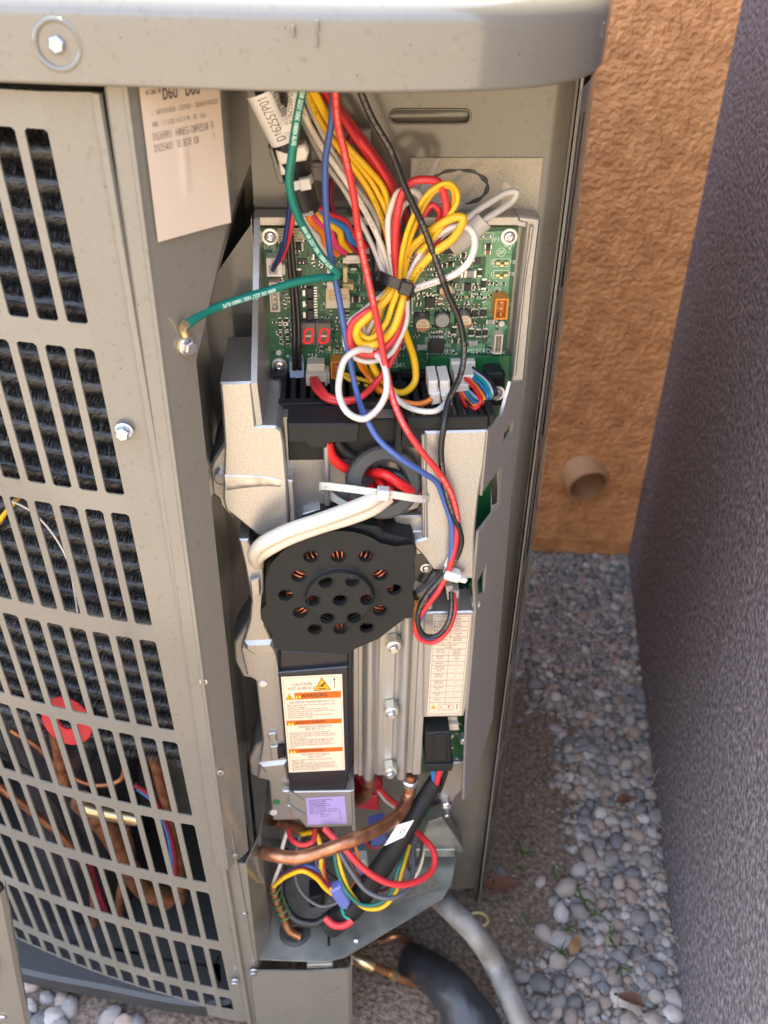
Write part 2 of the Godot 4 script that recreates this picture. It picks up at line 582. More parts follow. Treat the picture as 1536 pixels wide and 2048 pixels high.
func build_place() -> void:
	# ground: one sheet out to the horizon, an earth strip beside the unit, sunlit paving behind the photographer
	var s := Shape.new()
	s.quad(v(-60000, -12, 60000), v(60000, -12, 60000), v(60000, -12, -60000), v(-60000, -12, -60000))
	structure(put(s, "ground", mat["earth"]))
	s = Shape.new()
	s.quad(v(-3500, -2, 4200), v(3500, -2, 4200), v(3500, -2, 480), v(-3500, -2, 480))
	structure(put(s, "paving", mat["paving"]))
	# house wall with its weep screed, and the wing wall
	var wall := thing("house_wall", v(-300, 0, -560), "orange tan stucco house wall behind the unit", "wall")
	s = Shape.new()
	s.prism([w(-2600, -845), w(-2600, -984), w(500, -612), w(395, -466), w(352, -471)], 14, 1660)
	for i in s.V.size(): s.V[i] = Vector3(s.V[i].x, s.V[i].z, s.V[i].y)
	put(s, "wall_core", mat["orange stucco"], wall)
	var along := Vector3(0.99293, 0, 0.11870)
	var face_at := Transform3D(Basis(along, Vector3(0, 1, 0), along.cross(Vector3(0, 1, 0))), v(353, 0, -446))
	var drain := Vector2((v(286, 0, -454) - v(353, 0, -446)).dot(along), 0.106)
	var ring_cut := []
	for i in 28: ring_cut.append(drain + Vector2.from_angle(TAU * i / 28) * 0.0225)
	csg_plate("stucco_face", [w(-2960, 14), w(20, 14), w(20, 1660), w(-2960, 1660)], 24.0, face_at, mat["orange stucco"], wall, [ring_cut])
	s = Shape.new()
	s.prism([w(-2600, -826), w(-2600, -980), w(500, -620), w(360, -451)], -20, 12)
	for i in s.V.size(): s.V[i] = Vector3(s.V[i].x, s.V[i].z, s.V[i].y)
	put(s, "footing", mat["orange stucco"], wall)
	wall = thing("wing_wall", v(330, 0, -60), "dark grey purple stucco wall in shade, beside the pebble strip", "wall")
	s = Shape.new()
	s.prism([w(353, -446), w(560, -420), w(440, 350), w(197, 350)], -20, 1150)
	for i in s.V.size(): s.V[i] = Vector3(s.V[i].x, s.V[i].z, s.V[i].y)
	put(s, "stucco_face", mat["grey stucco"], wall)
	# sunlit garden wall across the paving: its light fills the open unit
	s = Shape.new()
	s.prism([w(-3500, -20), w(3500, -20), w(3500, 2000), w(-3500, 2000)], 3600, 3780, 10)
	tag(put(s, "garden_wall", mat["garden wall render"]), "sunlit sand coloured garden wall across the paving", "wall")
	# drain pipe stub through the house wall
	var n := Vector3(0.12, -0.25, 0.97).normalized()
	var at := v(286, 106, -454)
	s = Shape.new()
	s.lathe(at - n * 0.02, [Vector2(26, -6), Vector2(25, 2), Vector2(24, 3), Vector2(24, 37), Vector2(23, 38), Vector2(20.5, 38), Vector2(20, 37), Vector2(20, -22)], 32, n)
	tag(put(s, "drain_pipe", paint("orange drain", 0.50, 0.27, 0.13, 0.6)), "short tan drain pipe stub sticking out of the orange wall", "pipe")



var unit: Node3D


# punched steel grille: a face sheet of rails and upright slats that follows a plan line
func grille(called: String, parent: Node3D, plan: Callable, cols: int, rows: Array, pitch: float, opening: float, lean: float, edge0: float, th := 1.4) -> MeshInstance3D:
	var m: Material = mat["beige paint"]
	var strip := func(s0: float, s1: float, y0: float, y1: float, sh: Shape, bulge: float) -> void:
		var k := maxi(1, int(absf(s1 - s0) / 8.0))
		var pl := []
		for i in k + 1:
			var q: Vector2 = plan.call(lerpf(s0, s1, float(i) / k))
			pl.append(q * 0.001)
		if pl[0].x > pl[k].x: pl.reverse()
		var at := sh.V.size()
		sh.sheet(pl, y0, y1, th, k > 1)
		for i in range(at, sh.V.size()): sh.V[i].x += (600.0 - sh.V[i].y * 1000.0) * lean * 0.001
	var full := cols * pitch
	var s := Shape.new()
	strip.call(-edge0, 0.0, rows[-1][1] - 14.0, rows[0][0] + 12.0, s, 0.0)
	var g := put(s, called, m, parent)
	for j in rows.size() + 1:
		var top: float = rows[0][0] + 12.0 if j == 0 else rows[j - 1][1]
		var low: float = rows[-1][1] - 14.0 if j == rows.size() else rows[j][0]
		s = Shape.new()
		strip.call(0.0, full, low, top, s, 0.0)
		put(s, "rail", m, g)
	for r in rows:
		for c in cols:
			s = Shape.new()
			var a: float = c * pitch + opening
			strip.call(a, (c + 1) * pitch, r[1], r[0], s, 0.0)
			# rounded corners of the punched openings
			for f in [[c * pitch, 1], [a, -1]]:
				for e in [[r[0], -1], [r[1], 1]]:
					var p0: Vector2 = plan.call(f[0]) * 0.001
					var p1: Vector2 = plan.call(f[0] + f[1] * 1.1) * 0.001
					var sh: float = (600.0 - e[0]) * lean * 0.001
					var y: float = e[0] * 0.001
					var a3 := Vector3(p0.x + sh, y, p0.y)
					var b3 := Vector3(p1.x + sh, y, p1.y)
					var c3 := Vector3(p0.x + sh, y + e[1] * 0.0011, p0.y)
					if (b3 - a3).cross(c3 - a3).z > 0: s.tri(a3, b3, c3)
					else: s.tri(a3, c3, b3)
			put(s, "slat", m, g)
	return g


func left_plan(d: float) -> Vector2:
	if d <= 0.0: return Vector2(-93.0 - d, 85.0 - d * 0.06)
	return Vector2(-93.0 - d, 85.0 - 0.25 * d - 0.0008 * d * d)


func right_plan(d: float) -> Vector2:
	var k := d / 122.0
	return Vector2(107.6 + 50.0 * k - 22.0 * k * k, 13.0 - 105.0 * k)


func hex_screw(parent: Node3D, at: Vector3, dir: Vector3, m: Material, called := "screw", k := 1.0) -> void:
	var s := Shape.new()
	s.lathe(at, [Vector2(3.9 * k, 0), Vector2(3.9 * k, 0.5 * k), Vector2(3.3 * k, 0.9 * k), Vector2(0, 0.9 * k)], 20, dir)
	s.nut(at + dir.normalized() * 0.0008 * k, 3.0 * k, 3.0 * k, 6, 0.3, 0.45 * k, dir)
	s.lathe(at + dir.normalized() * 0.00381 * k, [Vector2(2.0 * k, 0.0), Vector2(1.6 * k, 0.02 * k), Vector2(0, 0.03 * k)], 14, dir)
	put(s, called, m, parent)


func build_unit() -> void:
	unit = thing("heat_pump_unit", v(-150, 0, -170), "beige heat pump outdoor unit with its front corner panel taken off", "air conditioner")
	var ring := loop_of([v(-103, 0, 91), v(-55, 0, 98), v(-7, 0, 103.5), v(35, 0, 103), v(66, 0, 97), v(90, 0, 80), v(102, 0, 58), v(109, 0, 36), v(115, 0, 15), v(125, 0, -22), v(134, 0, -60), v(141, 0, -105), v(148, 0, -190), v(135, 0, -300), v(60, 0, -380), v(-50, 0, -420), v(-200, 0, -430), v(-330, 0, -400), v(-415, 0, -325), v(-440, 0, -220), v(-415, 0, -100), v(-355, 0, -10), v(-270, 0, 46), v(-180, 0, 74)], 9.0)
	var s := Shape.new()
	s.hoop(ring, [Vector2(9, 617.5), Vector2(1.0, 615.6), Vector2(0.1, 616.2), Vector2(0, 617.2), Vector2(0, 633), Vector2(0.4, 636.5), Vector2(1.6, 639.4), Vector2(3.6, 641.2), Vector2(6.5, 642.2), Vector2(12, 642.8), Vector2(20, 642.6)])
	var top := Shape.inset(ring, 0.0199)
	var flat := Shape.new()
	flat.prism(top, -642.7, -640.0)
	for i in flat.V.size():
		var p := flat.V[i]
		flat.V[i] = Vector3(p.x, -p.z, p.y)
	s.V.append_array(flat.V); s.U.append_array(flat.U); s.G.append_array(flat.G)
	var cap := put(s, "top_cap", mat["beige paint"], unit)
	# screw in its raised dimple on the cap skirt
	var sp := v(-82.5, 627.6, 92.9)
	var dir := Vector3(-0.1, 0.02, 1.0)
	s = Shape.new()
	s.lathe(sp, [Vector2(8.8, -1.5), Vector2(8.5, 0.8), Vector2(7.9, 1.9), Vector2(7.2, 2.2), Vector2(6.5, 1.8), Vector2(5.4, 0.2), Vector2(4.4, -0.3), Vector2(0, -0.3)], 28, dir)
	put(s, "dimple", mat["beige paint"], cap)
	hex_screw(cap, sp - dir * 0.0003, dir, mat["blue zinc"], "screw", 0.92)
	for q in [v(-8.2, 633.5, 104.4), v(-0.8, 635, 104.6), v(-1.1, 630.8, 104.5)]:
		s = Shape.new()
		s.T = Transform3D(Basis(), q)
		s.box(0, 0, 1.1, 3.4 if q.y > 0.628 else 2.6, -1.5, 0.35, 0.3)
		put(s, "emboss", mat["beige paint"], cap)
	s = Shape.new()
	s.T = Transform3D(Basis(Vector3(0, 1, 0), 1.05), v(99.0, 629, 65))
	s.prism([w(-1.3, -2.4), w(1.3, -2.4), w(1.3, 2.4), w(-1.3, 2.4)], -3, 0.25, 0.2)
	put(s, "emboss", mat["beige paint"], cap)
	# base pan
	s = Shape.new()
	var pan := loop_of([v(-75, 0, 78), v(-60, 0, 56), v(-40, 0, 6), v(20, 0, -40), v(80, 0, -70), v(122, 0, -100), v(130, 0, -180), v(120, 0, -290), v(50, 0, -366), v(-50, 0, -406), v(-200, 0, -416), v(-322, 0, -388), v(-400, 0, -320), v(-425, 0, -220), v(-402, 0, -106), v(-345, 0, -20), v(-262, 0, 36), v(-175, 0, 62)], 10.0)
	s.hoop(pan, [Vector2(40, 3), Vector2(2, 3), Vector2(0, 5), Vector2(0, 17), Vector2(3, 19), Vector2(30, 19)], false)
	var floor_pan := Shape.new()
	floor_pan.prism(Shape.inset(pan, 0.028), -19, -12)
	for i in floor_pan.V.size(): floor_pan.V[i] = Vector3(floor_pan.V[i].x, -floor_pan.V[i].z, floor_pan.V[i].y)
	s.V.append_array(floor_pan.V); s.U.append_array(floor_pan.U); s.G.append_array(floor_pan.G)
	put(s, "base_pan", mat["base plastic"], unit)
	# left grille
	var rows := [[600, 529], [518.5, 450], [440, 375], [365, 302], [293, 232], [224, 168.5], [158.5, 105], [95.5, 45], [36, 20]]
	var g := grille("grille_panel", unit, left_plan, 22, rows, 11.8, 8.4, 0.034, 20.5, 0.9)
	# folded edge of the grille beside the corner post
	s = Shape.new()
	s.sheet([w(-75.5, 88.0), w(-73.2, 88.4), w(-72.4, 87.2), w(-72.2, 83), w(-72.6, 76)], 6, 612, 1.0)
	for i in s.V.size(): s.V[i].x += (600.0 - s.V[i].y * 1000.0) * 0.000034 * 0.55
	put(s, "folded_edge", mat["beige paint"], g)
	hex_screw(g, v(-83.2, 483.2, 87.2), Vector3(-0.1, 0, 1), mat["blue zinc"])
	hex_screw(g, v(-68.9, 64.5, 88.5), Vector3(-0.1, 0, 1), mat["blue zinc"], "screw", 0.75)
	# corner post: face, then the sloping cheek where the paper is stuck, then straight back
	s = Shape.new()
	s.sheet([w(-71.6, 78), w(-71.4, 87.6), w(-70.4, 88.8), w(-65.4, 89.2), w(-64.9, 90.2), w(-63.5, 90.2), w(-62.4, 88.8)], 189, 622, 1.2)
	# the cheek: turned wide above, folded back sharply below a slanting crease
	var upper := [w(-62.4, 88.8), w(-53, 78.8), w(-44, 69.2), w(-35.5, 60.2), w(-34.2, 56), w(-31.2, -6)]
	var lower := [w(-62.4, 88.8), w(-59, 85.2), w(-55.6, 81.5), w(-52.4, 78), w(-54, 70), w(-58, -6)]
	for h in [[622.0, 566.0, upper, upper], [566.0, 510.0, upper, lower], [510.0, 189.0, lower, lower]]:
		for i in 5:
			for b in [[h[0], h[1], h[2], h[3], 0.0]]:
				var t0: Vector2 = b[2][i]
				var t1: Vector2 = b[2][i + 1]
				var l0: Vector2 = b[3][i]
				var l1: Vector2 = b[3][i + 1]
				s.quad(Vector3(l0.x, h[1] * 0.001, l0.y), Vector3(l1.x, h[1] * 0.001, l1.y), Vector3(t1.x, h[0] * 0.001, t1.y), Vector3(t0.x, h[0] * 0.001, t0.y))
				s.quad(Vector3(l1.x - 0.0012, h[1] * 0.001, l1.y - 0.0008), Vector3(l0.x - 0.0012, h[1] * 0.001, l0.y - 0.0008), Vector3(t0.x - 0.0012, h[0] * 0.001, t0.y - 0.0008), Vector3(t1.x - 0.0012, h[0] * 0.001, t1.y - 0.0008))
	var post := put(s, "corner_post", mat["beige paint"], unit)
	s = Shape.new()
	s.sheet([w(-70, 83), w(-62.8, 85), w(-53.5, 85.5), w(-46, 66), w(-42, 20), w(-41, -30)], 5, 187, 1.2)
	put(s, "lower_post", mat["beige paint"], unit)
	s = Shape.new()
	s.sheet([w(-71, 80), w(-68, 84.0), w(-62, 85), w(-55.5, 84), w(-53, 80)], 183, 188.5, 5)
	put(s, "foam_strip", mat["base plastic"], unit)
	for q in [[v(-63.9, 341.4, 89.4), 1.0], [v(-61.2, 273.3, 89.4), 0.9], [v(-57.9, 136.3, 86.5), 0.9], [v(-58.8, 200.5, 89.4), 0.7]]:
		s = Shape.new()
		s.lathe(q[0], [Vector2(2.1 * q[1], -0.3), Vector2(1.9 * q[1], 0.25), Vector2(1.2 * q[1], 0.3), Vector2(1.1 * q[1], -0.2)], 16)
		put(s, "rivet_hole", mat["zinc"], post)
	# back panel of the compartment
	var a := v(32.5, 584.6, -6)
	var b := v(62, 584.6, -6)
	var capsule := []
	var slot := []
	for i in 13:
		capsule.append(b + v(2.9 * sin(PI * i / 12), 2.9 * cos(PI * i / 12), 0.1))
	for i in 13:
		capsule.append(a + v(-2.9 * sin(PI * i / 12), -2.9 * cos(PI * i / 12), 0.1))
	for p in capsule: slot.append(Vector2(p.x, p.y))
	slot.reverse()
	var back := csg_plate("back_panel", [w(-58, 84), w(80, 84), w(84, 12), w(106.6, 12), w(106.6, 622), w(-31.5, 622), w(-31.5, 540), w(-58, 505)], 1.2, Transform3D(Basis(), v(0, 0, -6)), mat["beige paint"], unit, [slot])
	s = Shape.new()
	s.sheet([w(106.6, -6), w(107.6, -5), w(108.4, -3.4)], 12, 622, 1.2)
	s.tube(capsule, 0.5, 8, 1.0, true)
	put(s, "emboss", mat["beige paint"], back)
	s = Shape.new()
	var trough := [[3.1, -6.4], [2.7, -7.6], [1.8, -8.6], [0.0, -9.1], [-1.8, -8.6], [-2.7, -7.6], [-3.1, -6.4]]
	s.smooth = 1
	for i in 6:
		var y0: float = a.y * 1000.0 + trough[i][0]
		var y1: float = a.y * 1000.0 + trough[i + 1][0]
		s.quad(v(a.x * 1000 - 3.2, y1, trough[i + 1][1]), v(b.x * 1000 + 3.2, y1, trough[i + 1][1]), v(b.x * 1000 + 3.2, y0, trough[i][1]), v(a.x * 1000 - 3.2, y0, trough[i][1]))
	put(s, "recess", mat["beige paint"], back)
	# the rest of the casing, closed round the back, and the dark partition inside
	s = Shape.new()
	s.sheet([w(-340, -20), w(-392, -110), w(-414, -220), w(-390, -315), w(-315, -385), w(-198, -414), w(-50, -404), w(52, -364), w(122, -290), w(132, -190), w(126, -110)], 10, 618, 1.5, true)
	put(s, "rear_shell", mat["beige paint"], unit)
	s = Shape.new()
	s.sheet([w(-60, -4), w(-66, -30), w(-40, -62), w(40, -70), w(118, -64)], 20, 616, 1.5)
	put(s, "partition", mat["galvanised"], unit)
	# right post and the louvred side panel behind it
	s = Shape.new()
	s.sheet([w(107.6, -5), w(108.6, -4), w(109.4, -1), w(109.2, 4), w(108.4, 8), w(106.9, 12), w(106.6, 14), w(107.4, 14.6)], 14, 622, 1.0)
	put(s, "right_post", mat["beige paint"], unit)
	grille("side_grille", unit, right_plan, 10, [[588, 508], [496, 425], [413, 345], [333, 265], [253, 185], [173, 105], [93, 30]], 11.8, 8.2, 0.0, 2.0, 0.2)
	# residue of a torn sticker on the back panel
	var im := canvas(512, 256, Color(0.70, 0.66, 0.58))
	rng.seed = 12
	for i in 9000:
		var k := rng.randf_range(-0.16, 0.14)
		im.fill_rect(Rect2i(rng.randi_range(0, 509), rng.randi_range(0, 253), rng.randi_range(1, 4), rng.randi_range(1, 3)), Color(0.70 + k, 0.66 + k, 0.58 + k))
	for i in 900:
		var t := float(i) / 900
		var ang := lerpf(-2.9, 1.25, t)
		var c := Vector2(190 + 115 * cos(ang), 120 + 72 * sin(ang))
		var wob := 7.0 + 2.5 * sin(ang * 9.0)
		im.fill_rect(Rect2i(int(c.x - wob), int(c.y - wob * 0.7), int(wob * 2), int(wob * 1.4)), Color(0.24, 0.24, 0.22))
	for j in 150:
		var half := 38.0 * sqrt(maxf(0.0, 1.0 - pow((j - 80.0) / 75.0, 2.0)))
		im.fill_rect(Rect2i(365, 90 + j, int(half * 1.2), 1), Color(0.82, 0.77, 0.68))
	s = Shape.new()
	var p0 := v(39.3, 539.5, -5.4)
	var p1 := v(98.7, 567.3, -5.4)
	s.quad(Vector3(p0.x, p0.y, p0.z), Vector3(p1.x, p0.y, p0.z), Vector3(p1.x, p1.y, p0.z), Vector3(p0.x, p1.y, p0.z))
	var res := put(s, "sticker_residue", printed("sticker residue", im, 0.45), back)
	# creased clear film left on the sticker
	var film := paint("clear film", 0.9, 0.88, 0.84, 0.12)
	film.transparency = BaseMaterial3D.TRANSPARENCY_ALPHA
	film.albedo_color.a = 0.45
	for f in [[v(50.7, 550.2, -4), v(75.4, 568.6, -3), v(56.8, 556.4, -0.5), v(44.2, 548.6, -2)], [v(53, 548.5, -3), v(76.1, 568.3, -3), v(57.9, 554.2, 1), v(52.9, 545.5, -1)], [v(41.5, 549.9, -3), v(49.9, 567.2, -4), v(52, 567.5, -3), v(44.9, 549.9, 0)], [v(39.2, 549.3, -2), v(54.8, 550.8, 0), v(53.3, 549.8, 2), v(40.5, 547.8, -1)], [v(59.1, 542.6, -3), v(68.7, 554.7, -4), v(62.8, 550.3, 0), v(61, 543.1, 0)], [v(39.4, 548, -4), v(40.1, 567.2, -4), v(42.2, 567.5, -3), v(42.2, 550, -1)]]:
		s = Shape.new()
		s.tri(f[0], f[1], f[2]); s.tri(f[0], f[2], f[3])
		put(s, "film", film, back)
	# paper build sheet on the cheek
	var pim := canvas(420, 768, Color(0.75, 0.69, 0.62))
	var ink := Color(0.16, 0.14, 0.15)
	write(pim, "D60   D60", 110, 205, 62, ink, "Droid Sans Bold", 0.75)
	write(pim, "HC 2ABL 04", 30, 176, 24, ink, "Droid Sans Bold", 0.6)
	write(pim, "J - 5A6H7024A1000AA - D162555G01 - 2DRANGE6474A74D2C02", 44, 255, 26, ink, "Droid Sans Mono", 0.42)
	write(pim, "HRAB - 11/13/2023 8:42:24 PM - REP. 7ales", 44, 300, 26, ink, "Droid Sans Mono", 0.44)
	write(pim, "D162669P01  HARNESS-COMPRESSOR F0", 40, 352, 40, ink, "Droid Sans Mono", 0.42)
	write(pim, "D162554G01  VS DRIVE ASM        1", 40, 398, 40, ink, "Droid Sans Mono", 0.42)
	s = Shape.new()
	var ax := Vector3(0.7315, 0, -0.6818)
	var o := v(-60.9, 0, 87.3) + Vector3(0.0006, 0, 0.0007)
	var sheet_pts := func(u: float, y: float) -> Vector3: return o + ax * u * 0.001 + Vector3(0.68, 0, 0.73) * (0.0005 + 0.0009 * pow(u / 33.0, 4.0) * clampf((590.0 - y) / 30.0, 0.0, 1.0) + 0.0006 * exp(-pow((u - 15.0) / 1.2, 2.0)) * clampf((598.0 - y) / 6.0, 0.0, 1.0) * clampf((y - 575.0) / 6.0, 0.0, 1.0)) + Vector3(0, y * 0.001, 0)
	s.smooth = 1
	for i in 24:
		for j in 16:
			var u0 := i * 33.0 / 24.0
			var u1 := (i + 1) * 33.0 / 24.0
			var y0 := 562.0 + j * 64.0 / 16.0
			var y1 := 562.0 + (j + 1) * 64.0 / 16.0
			s.quad(sheet_pts.call(u0, y0), sheet_pts.call(u1, y0), sheet_pts.call(u1, y1), sheet_pts.call(u0, y1), i / 24.0, 1.0 - (j + 1) / 16.0, (i + 1) / 24.0, 1.0 - j / 16.0)
	put(s, "paper_sheet", printed("paper sheet", pim, 0.8), post)
	# ground lug under its hex screw on the cheek
	s = Shape.new()
	var lug := v(-54, 518.3, 83)
	s.lathe(lug, [Vector2(4.4, -2.2), Vector2(4.4, -1.4), Vector2(0, -1.4)], 20, Vector3(0.68, 0, 0.73))
	s.tube([v(-54.7, 522.9, 83), v(-55.2, 526.8, 84), v(-53.6, 529.3, 86)], 1.9, 10, 1.0, false, 0.7)
	put(s, "ground_lug", mat["brass"], post)
	hex_screw(post, lug + Vector3(-0.0008, 0, -0.001), Vector3(0.68, 0, 0.73), mat["zinc"], "screw", 0.95)
	# galvanised shelf under the drive with its lower front cover
	var so := [v(-58.4, 80, 82.7), v(-9.2, 80, 87.2), v(4.1, 80, 84.4), v(14.2, 80, 78.7), v(73.1, 80, 45.2), v(80.2, 80, 35), v(89.9, 80, 2.5)]
	var pl := []
	for p in so: pl.append(Vector2(p.x, -p.z))
	pl.append_array([w(92, 30), w(-50, 30), w(-57, -60)])
	var eye: Vector3 = [v(-29.2, 80, 65.9)][0]
	csg_plate("shelf", pl, 1.4, Transform3D(Basis(Vector3(1, 0, 0), Vector3(0, 0, -1), Vector3(0, 1, 0)), v(0, 80.6, 0)), mat["galvanised"], unit, [rect(-6.4, -69, 1.8, 15), disc(eye.x * 1000, -eye.z * 1000, 5.4, 24)])
	s = Shape.new()
	var riv := ony_point(713, 0)
	s.lathe(riv, [Vector2(2.4, 0), Vector2(2.2, 0.9), Vector2(1.2, 1.7), Vector2(0, 1.9)], 16, Vector3(0, 1, 0))
	put(s, "rivet", mat["zinc"], unit)
	s = Shape.new()
	s.lathe([v(-29.2, 80, 65.9)][0], [Vector2(10.5, 0.6), Vector2(10.2, 2.2), Vector2(8.4, 2.8), Vector2(5.6, 2.4), Vector2(5.2, 0.5)], 28, Vector3(0, 1, 0))
	put(s, "grommet", mat["ferrite"], unit)
	s = Shape.new()
	s.sheet([w(-60, 85), w(-58, 88.5), w(-20, 90.8), w(6, 90.4), w(8.4, 89), w(9, 84), w(9, 70)], 4, 75.5, 1.2)
	var low := put(s, "lower_cover", mat["beige paint"], unit)
	s = Shape.new()
	s.box(-12.5, 76.6, 17, 4.4, 85.5, 88.2, 0.4)
	put(s, "tab", mat["galvanised"], low)
	hex_screw(low, v(-56, 75.7, 88.6), Vector3(0, 0, 1), mat["blue zinc"], "screw", 0.75)
	# galvanised stiffener at the right end of the shelf
	s = Shape.new()
	s.T = Transform3D(Basis(), v(0, 0, 0))
	s.prism([w(58.3, 95.3), w(64.3, 123.2), w(73.9, 128.1), w(90.9, 91.9), w(91.2, 87.2), w(59.2, 89.4)], 2, 14, 0.6)
	s.prism([w(56.4, 96.9), w(84.5, 95.1), w(85, 86.2), w(56.7, 88.1)], 2, 17, 0.6)
	put(s, "stiffener", mat["galvanised"], unit)
	# remains of a label on the shelf
	var lim := canvas(256, 96, Color(0.52, 0.5, 0.45))
	for i in 900:
		var k := rng.randf_range(-0.2, 0.15)
		bar(lim, rng.randi_range(0, 250), rng.randi_range(0, 92), rng.randi_range(2, 14), rng.randi_range(1, 3), Color(0.5 + k, 0.48 + k, 0.43 + k))
	var q4 := [v(20.3, 81.2, 54), v(72.1, 81.2, 37.3), v(69.4, 81.2, 22.4), v(34.3, 81.2, 32.8)]
	s = Shape.new()
	s.quad(q4[0], q4[1], q4[2], q4[3])
	put(s, "torn_label", printed("torn label", lim, 0.5), unit)


func ony_point(_a: float, _b: float) -> Vector3: return [v(12, 80, 73.3)][0] + v(0, 0.8, 0)


# finned tubes of the coil, and the pipework that shows between the slats
func build_coil() -> void:
	var coil := thing("condenser_coil", v(-250, 20, -60), "dark spiny finned condenser coil behind the left grille", "coil")
	var s := Shape.new()
	var back := []
	for i in 30: back.append(left_plan(i * 10.0 - 6.0) * 0.001 + w(0, -150))
	back.reverse()
	s.sheet(back, 20, 612, 2.0, true)
	put(s, "inner_shroud", mat["galvanised"], coil)
	var plan := []
	for i in 15: plan.append((right_plan(130.0 - i * 9.0) - Vector2(2.2, 0.4)) * 0.001)
	plan.reverse()
	s = Shape.new()
	s.sheet(plan, 20, 612, 1.0)
	grain(paint("fin tube", 0.075, 0.074, 0.072, 0.35, 0.8), mat["fine_normal"], 30.0, 1.0)
	put(s, "side_fin_liner", mat["fin tube"], coil)  # plain dark sheet added close behind the louvres so their slots look black
	var fin := paint("fin", 0.075, 0.074, 0.072, 0.2, 0.8)
	var xf: Array[Transform3D] = []
	rng.seed = 77
	var y := 598.0
	while y > 250.0:
		var line := []
		for i in 12: line.append(_plan3(i * 24.0 - 10.0, y, -26.0))
		s = Shape.new()
		s.tube(line, 5.0, 10, 8.0)
		put(s, "tube", mat["fin tube"], coil)
		var n := 6500
		for k in n:
			var d := rng.randf_range(-8.0, 215.0)
			if d > 110.0 and rng.randf() < 0.35: d -= 110.0
			var at := _plan3(d, y, -26.0)
			var ang := rng.randf_range(-0.6, PI + 0.6)
			var out := Vector3(-0.25 * sin(ang), cos(ang), sin(ang)).normalized()
			var tang := Vector3(-0.96, 0, -0.28)
			var sway := sin(d * 0.05 + y) * 0.6 + rng.randf_range(-0.2, 0.2)
			var up := (out + tang * sway).normalized()
			var b := Basis(tang, up, tang.cross(up)).orthonormalized().rotated(up, rng.randf_range(-0.7, 0.7))
			var len := rng.randf_range(7.0, 10.5)
			xf.append(Transform3D(b.scaled_local(Vector3(1, len, 1)), at))
		y -= 12.2
	var blade := Shape.new()
	blade.tri(v(-0.2, 0.3, 0), v(0.2, 0.3, 0), v(0.05, 1.0, 0.1) * Vector3(1, 1, 1))
	blade.tri(v(-0.2, 0.3, 0), v(0.05, 1.0, 0.1), v(-0.05, 0.9, 0.12))
	var st := SurfaceTool.new()
	st.begin(Mesh.PRIMITIVE_TRIANGLES)
	for p in blade.V: st.add_vertex(p)
	st.generate_normals()
	var mm := MultiMesh.new()
	mm.transform_format = MultiMesh.TRANSFORM_3D
	mm.mesh = st.commit()
	mm.instance_count = xf.size()
	for i in xf.size(): mm.set_instance_transform(i, Transform3D(xf[i].basis, xf[i].origin - base_of[coil]))
	var mi := MultiMeshInstance3D.new()
	mi.name = "fins"
	mi.multimesh = mm
	mi.material_override = fin
	coil.add_child(mi)
	stuff(mi)
	# pipes behind the lower grille
	var pipe := func(called: String, pts: Array, r: float, m: String, label: String, cat := "pipe") -> void:
		var sh := Shape.new()
		sh.tube(pts, r, 14, 4.0)
		tag(put(sh, called, mat[m]), label, cat)
	pipe.call("copper_pipe", [v(-171.7, 406.2, 30), v(-160.6, 388.8, 30), v(-148.9, 370.6, 30), v(-132.4, 346.2, 30), v(-119.9, 331.5, 30), v(-104.8, 312.4, 30)], 5.0, "copper", "sloping copper pipe behind the grille, in the fourth row of slots")
	pipe.call("copper_pipe", [v(-192.7, 306.4, 24), v(-171.2, 300.1, 26.4), v(-147.4, 289.7, 28.8), v(-122.8, 281, 31.2), v(-110.3, 276, 33.6), v(-105.1, 298.9, 36)], 1.6, "copper", "thin copper capillary line above the red disc behind the grille")
	pipe.call("copper_pipe", [v(-166.1, 254.7, 30), v(-167, 228.5, 30), v(-169, 196.1, 30)], 4.0, "copper", "upright copper pipe just below the red disc behind the grille")
	pipe.call("copper_pipe", [v(-108.9, 245.8, 40), v(-107.4, 206.6, 37.5), v(-106.5, 153.9, 35), v(-107.4, 95.7, 32.5), v(-110.6, 68.4, 30)], 4.2, "copper", "upright copper pipe behind the grille nearest the corner post")
	pipe.call("copper_pipe", [v(-162.3, 181.1, 30), v(-150.6, 146.6, 27.5), v(-142.2, 98.5, 25), v(-136.5, 70.9, 22.5), v(-121.2, 53.7, 20)], 7.0, "copper", "thick curved copper pipe low behind the grille")
	pipe.call("brass_valve", [v(-160.3, 178.7, 34), v(-150.1, 173.7, 34), v(-138.2, 168.9, 34), v(-127.6, 165.2, 34)], 4.6, "brass", "brass service valve body behind the grille", "valve")
	pipe.call("copper_pipe", [v(-192.2, 247.4, 30), v(-180.3, 233.6, 30), v(-167, 207.8, 30), v(-150.7, 195.1, 30), v(-134.6, 199, 30), v(-129, 217.4, 30)], 1.6, "copper", "thin copper line that loops below the red disc behind the grille")
	pipe.call("copper_pipe", [v(-216.6, 196.2, 24), v(-197.9, 165.5, 24), v(-178.9, 127.5, 24), v(-172.1, 87.6, 24), v(-177.2, 32.9, 24)], 2.6, "copper", "slanting copper line left of the brass valve behind the grille")
	pipe.call("copper_pipe", [v(-142.6, 135.9, 16), v(-143.8, 97.1, 16), v(-157.2, 56.4, 16), v(-159.8, 11.8, 16), v(-143.1, -2.9, 16)], 3.2, "copper", "copper bend under the brass valve behind the grille")
	pipe.call("wire", [v(-202.5, 234.9, 34), v(-188.7, 216.2, 34), v(-176.8, 182.2, 34), v(-171.3, 141, 34), v(-154.5, 123.7, 34)], 1.1, "black wire", "black wire that droops low behind the left of the grille", "wire")
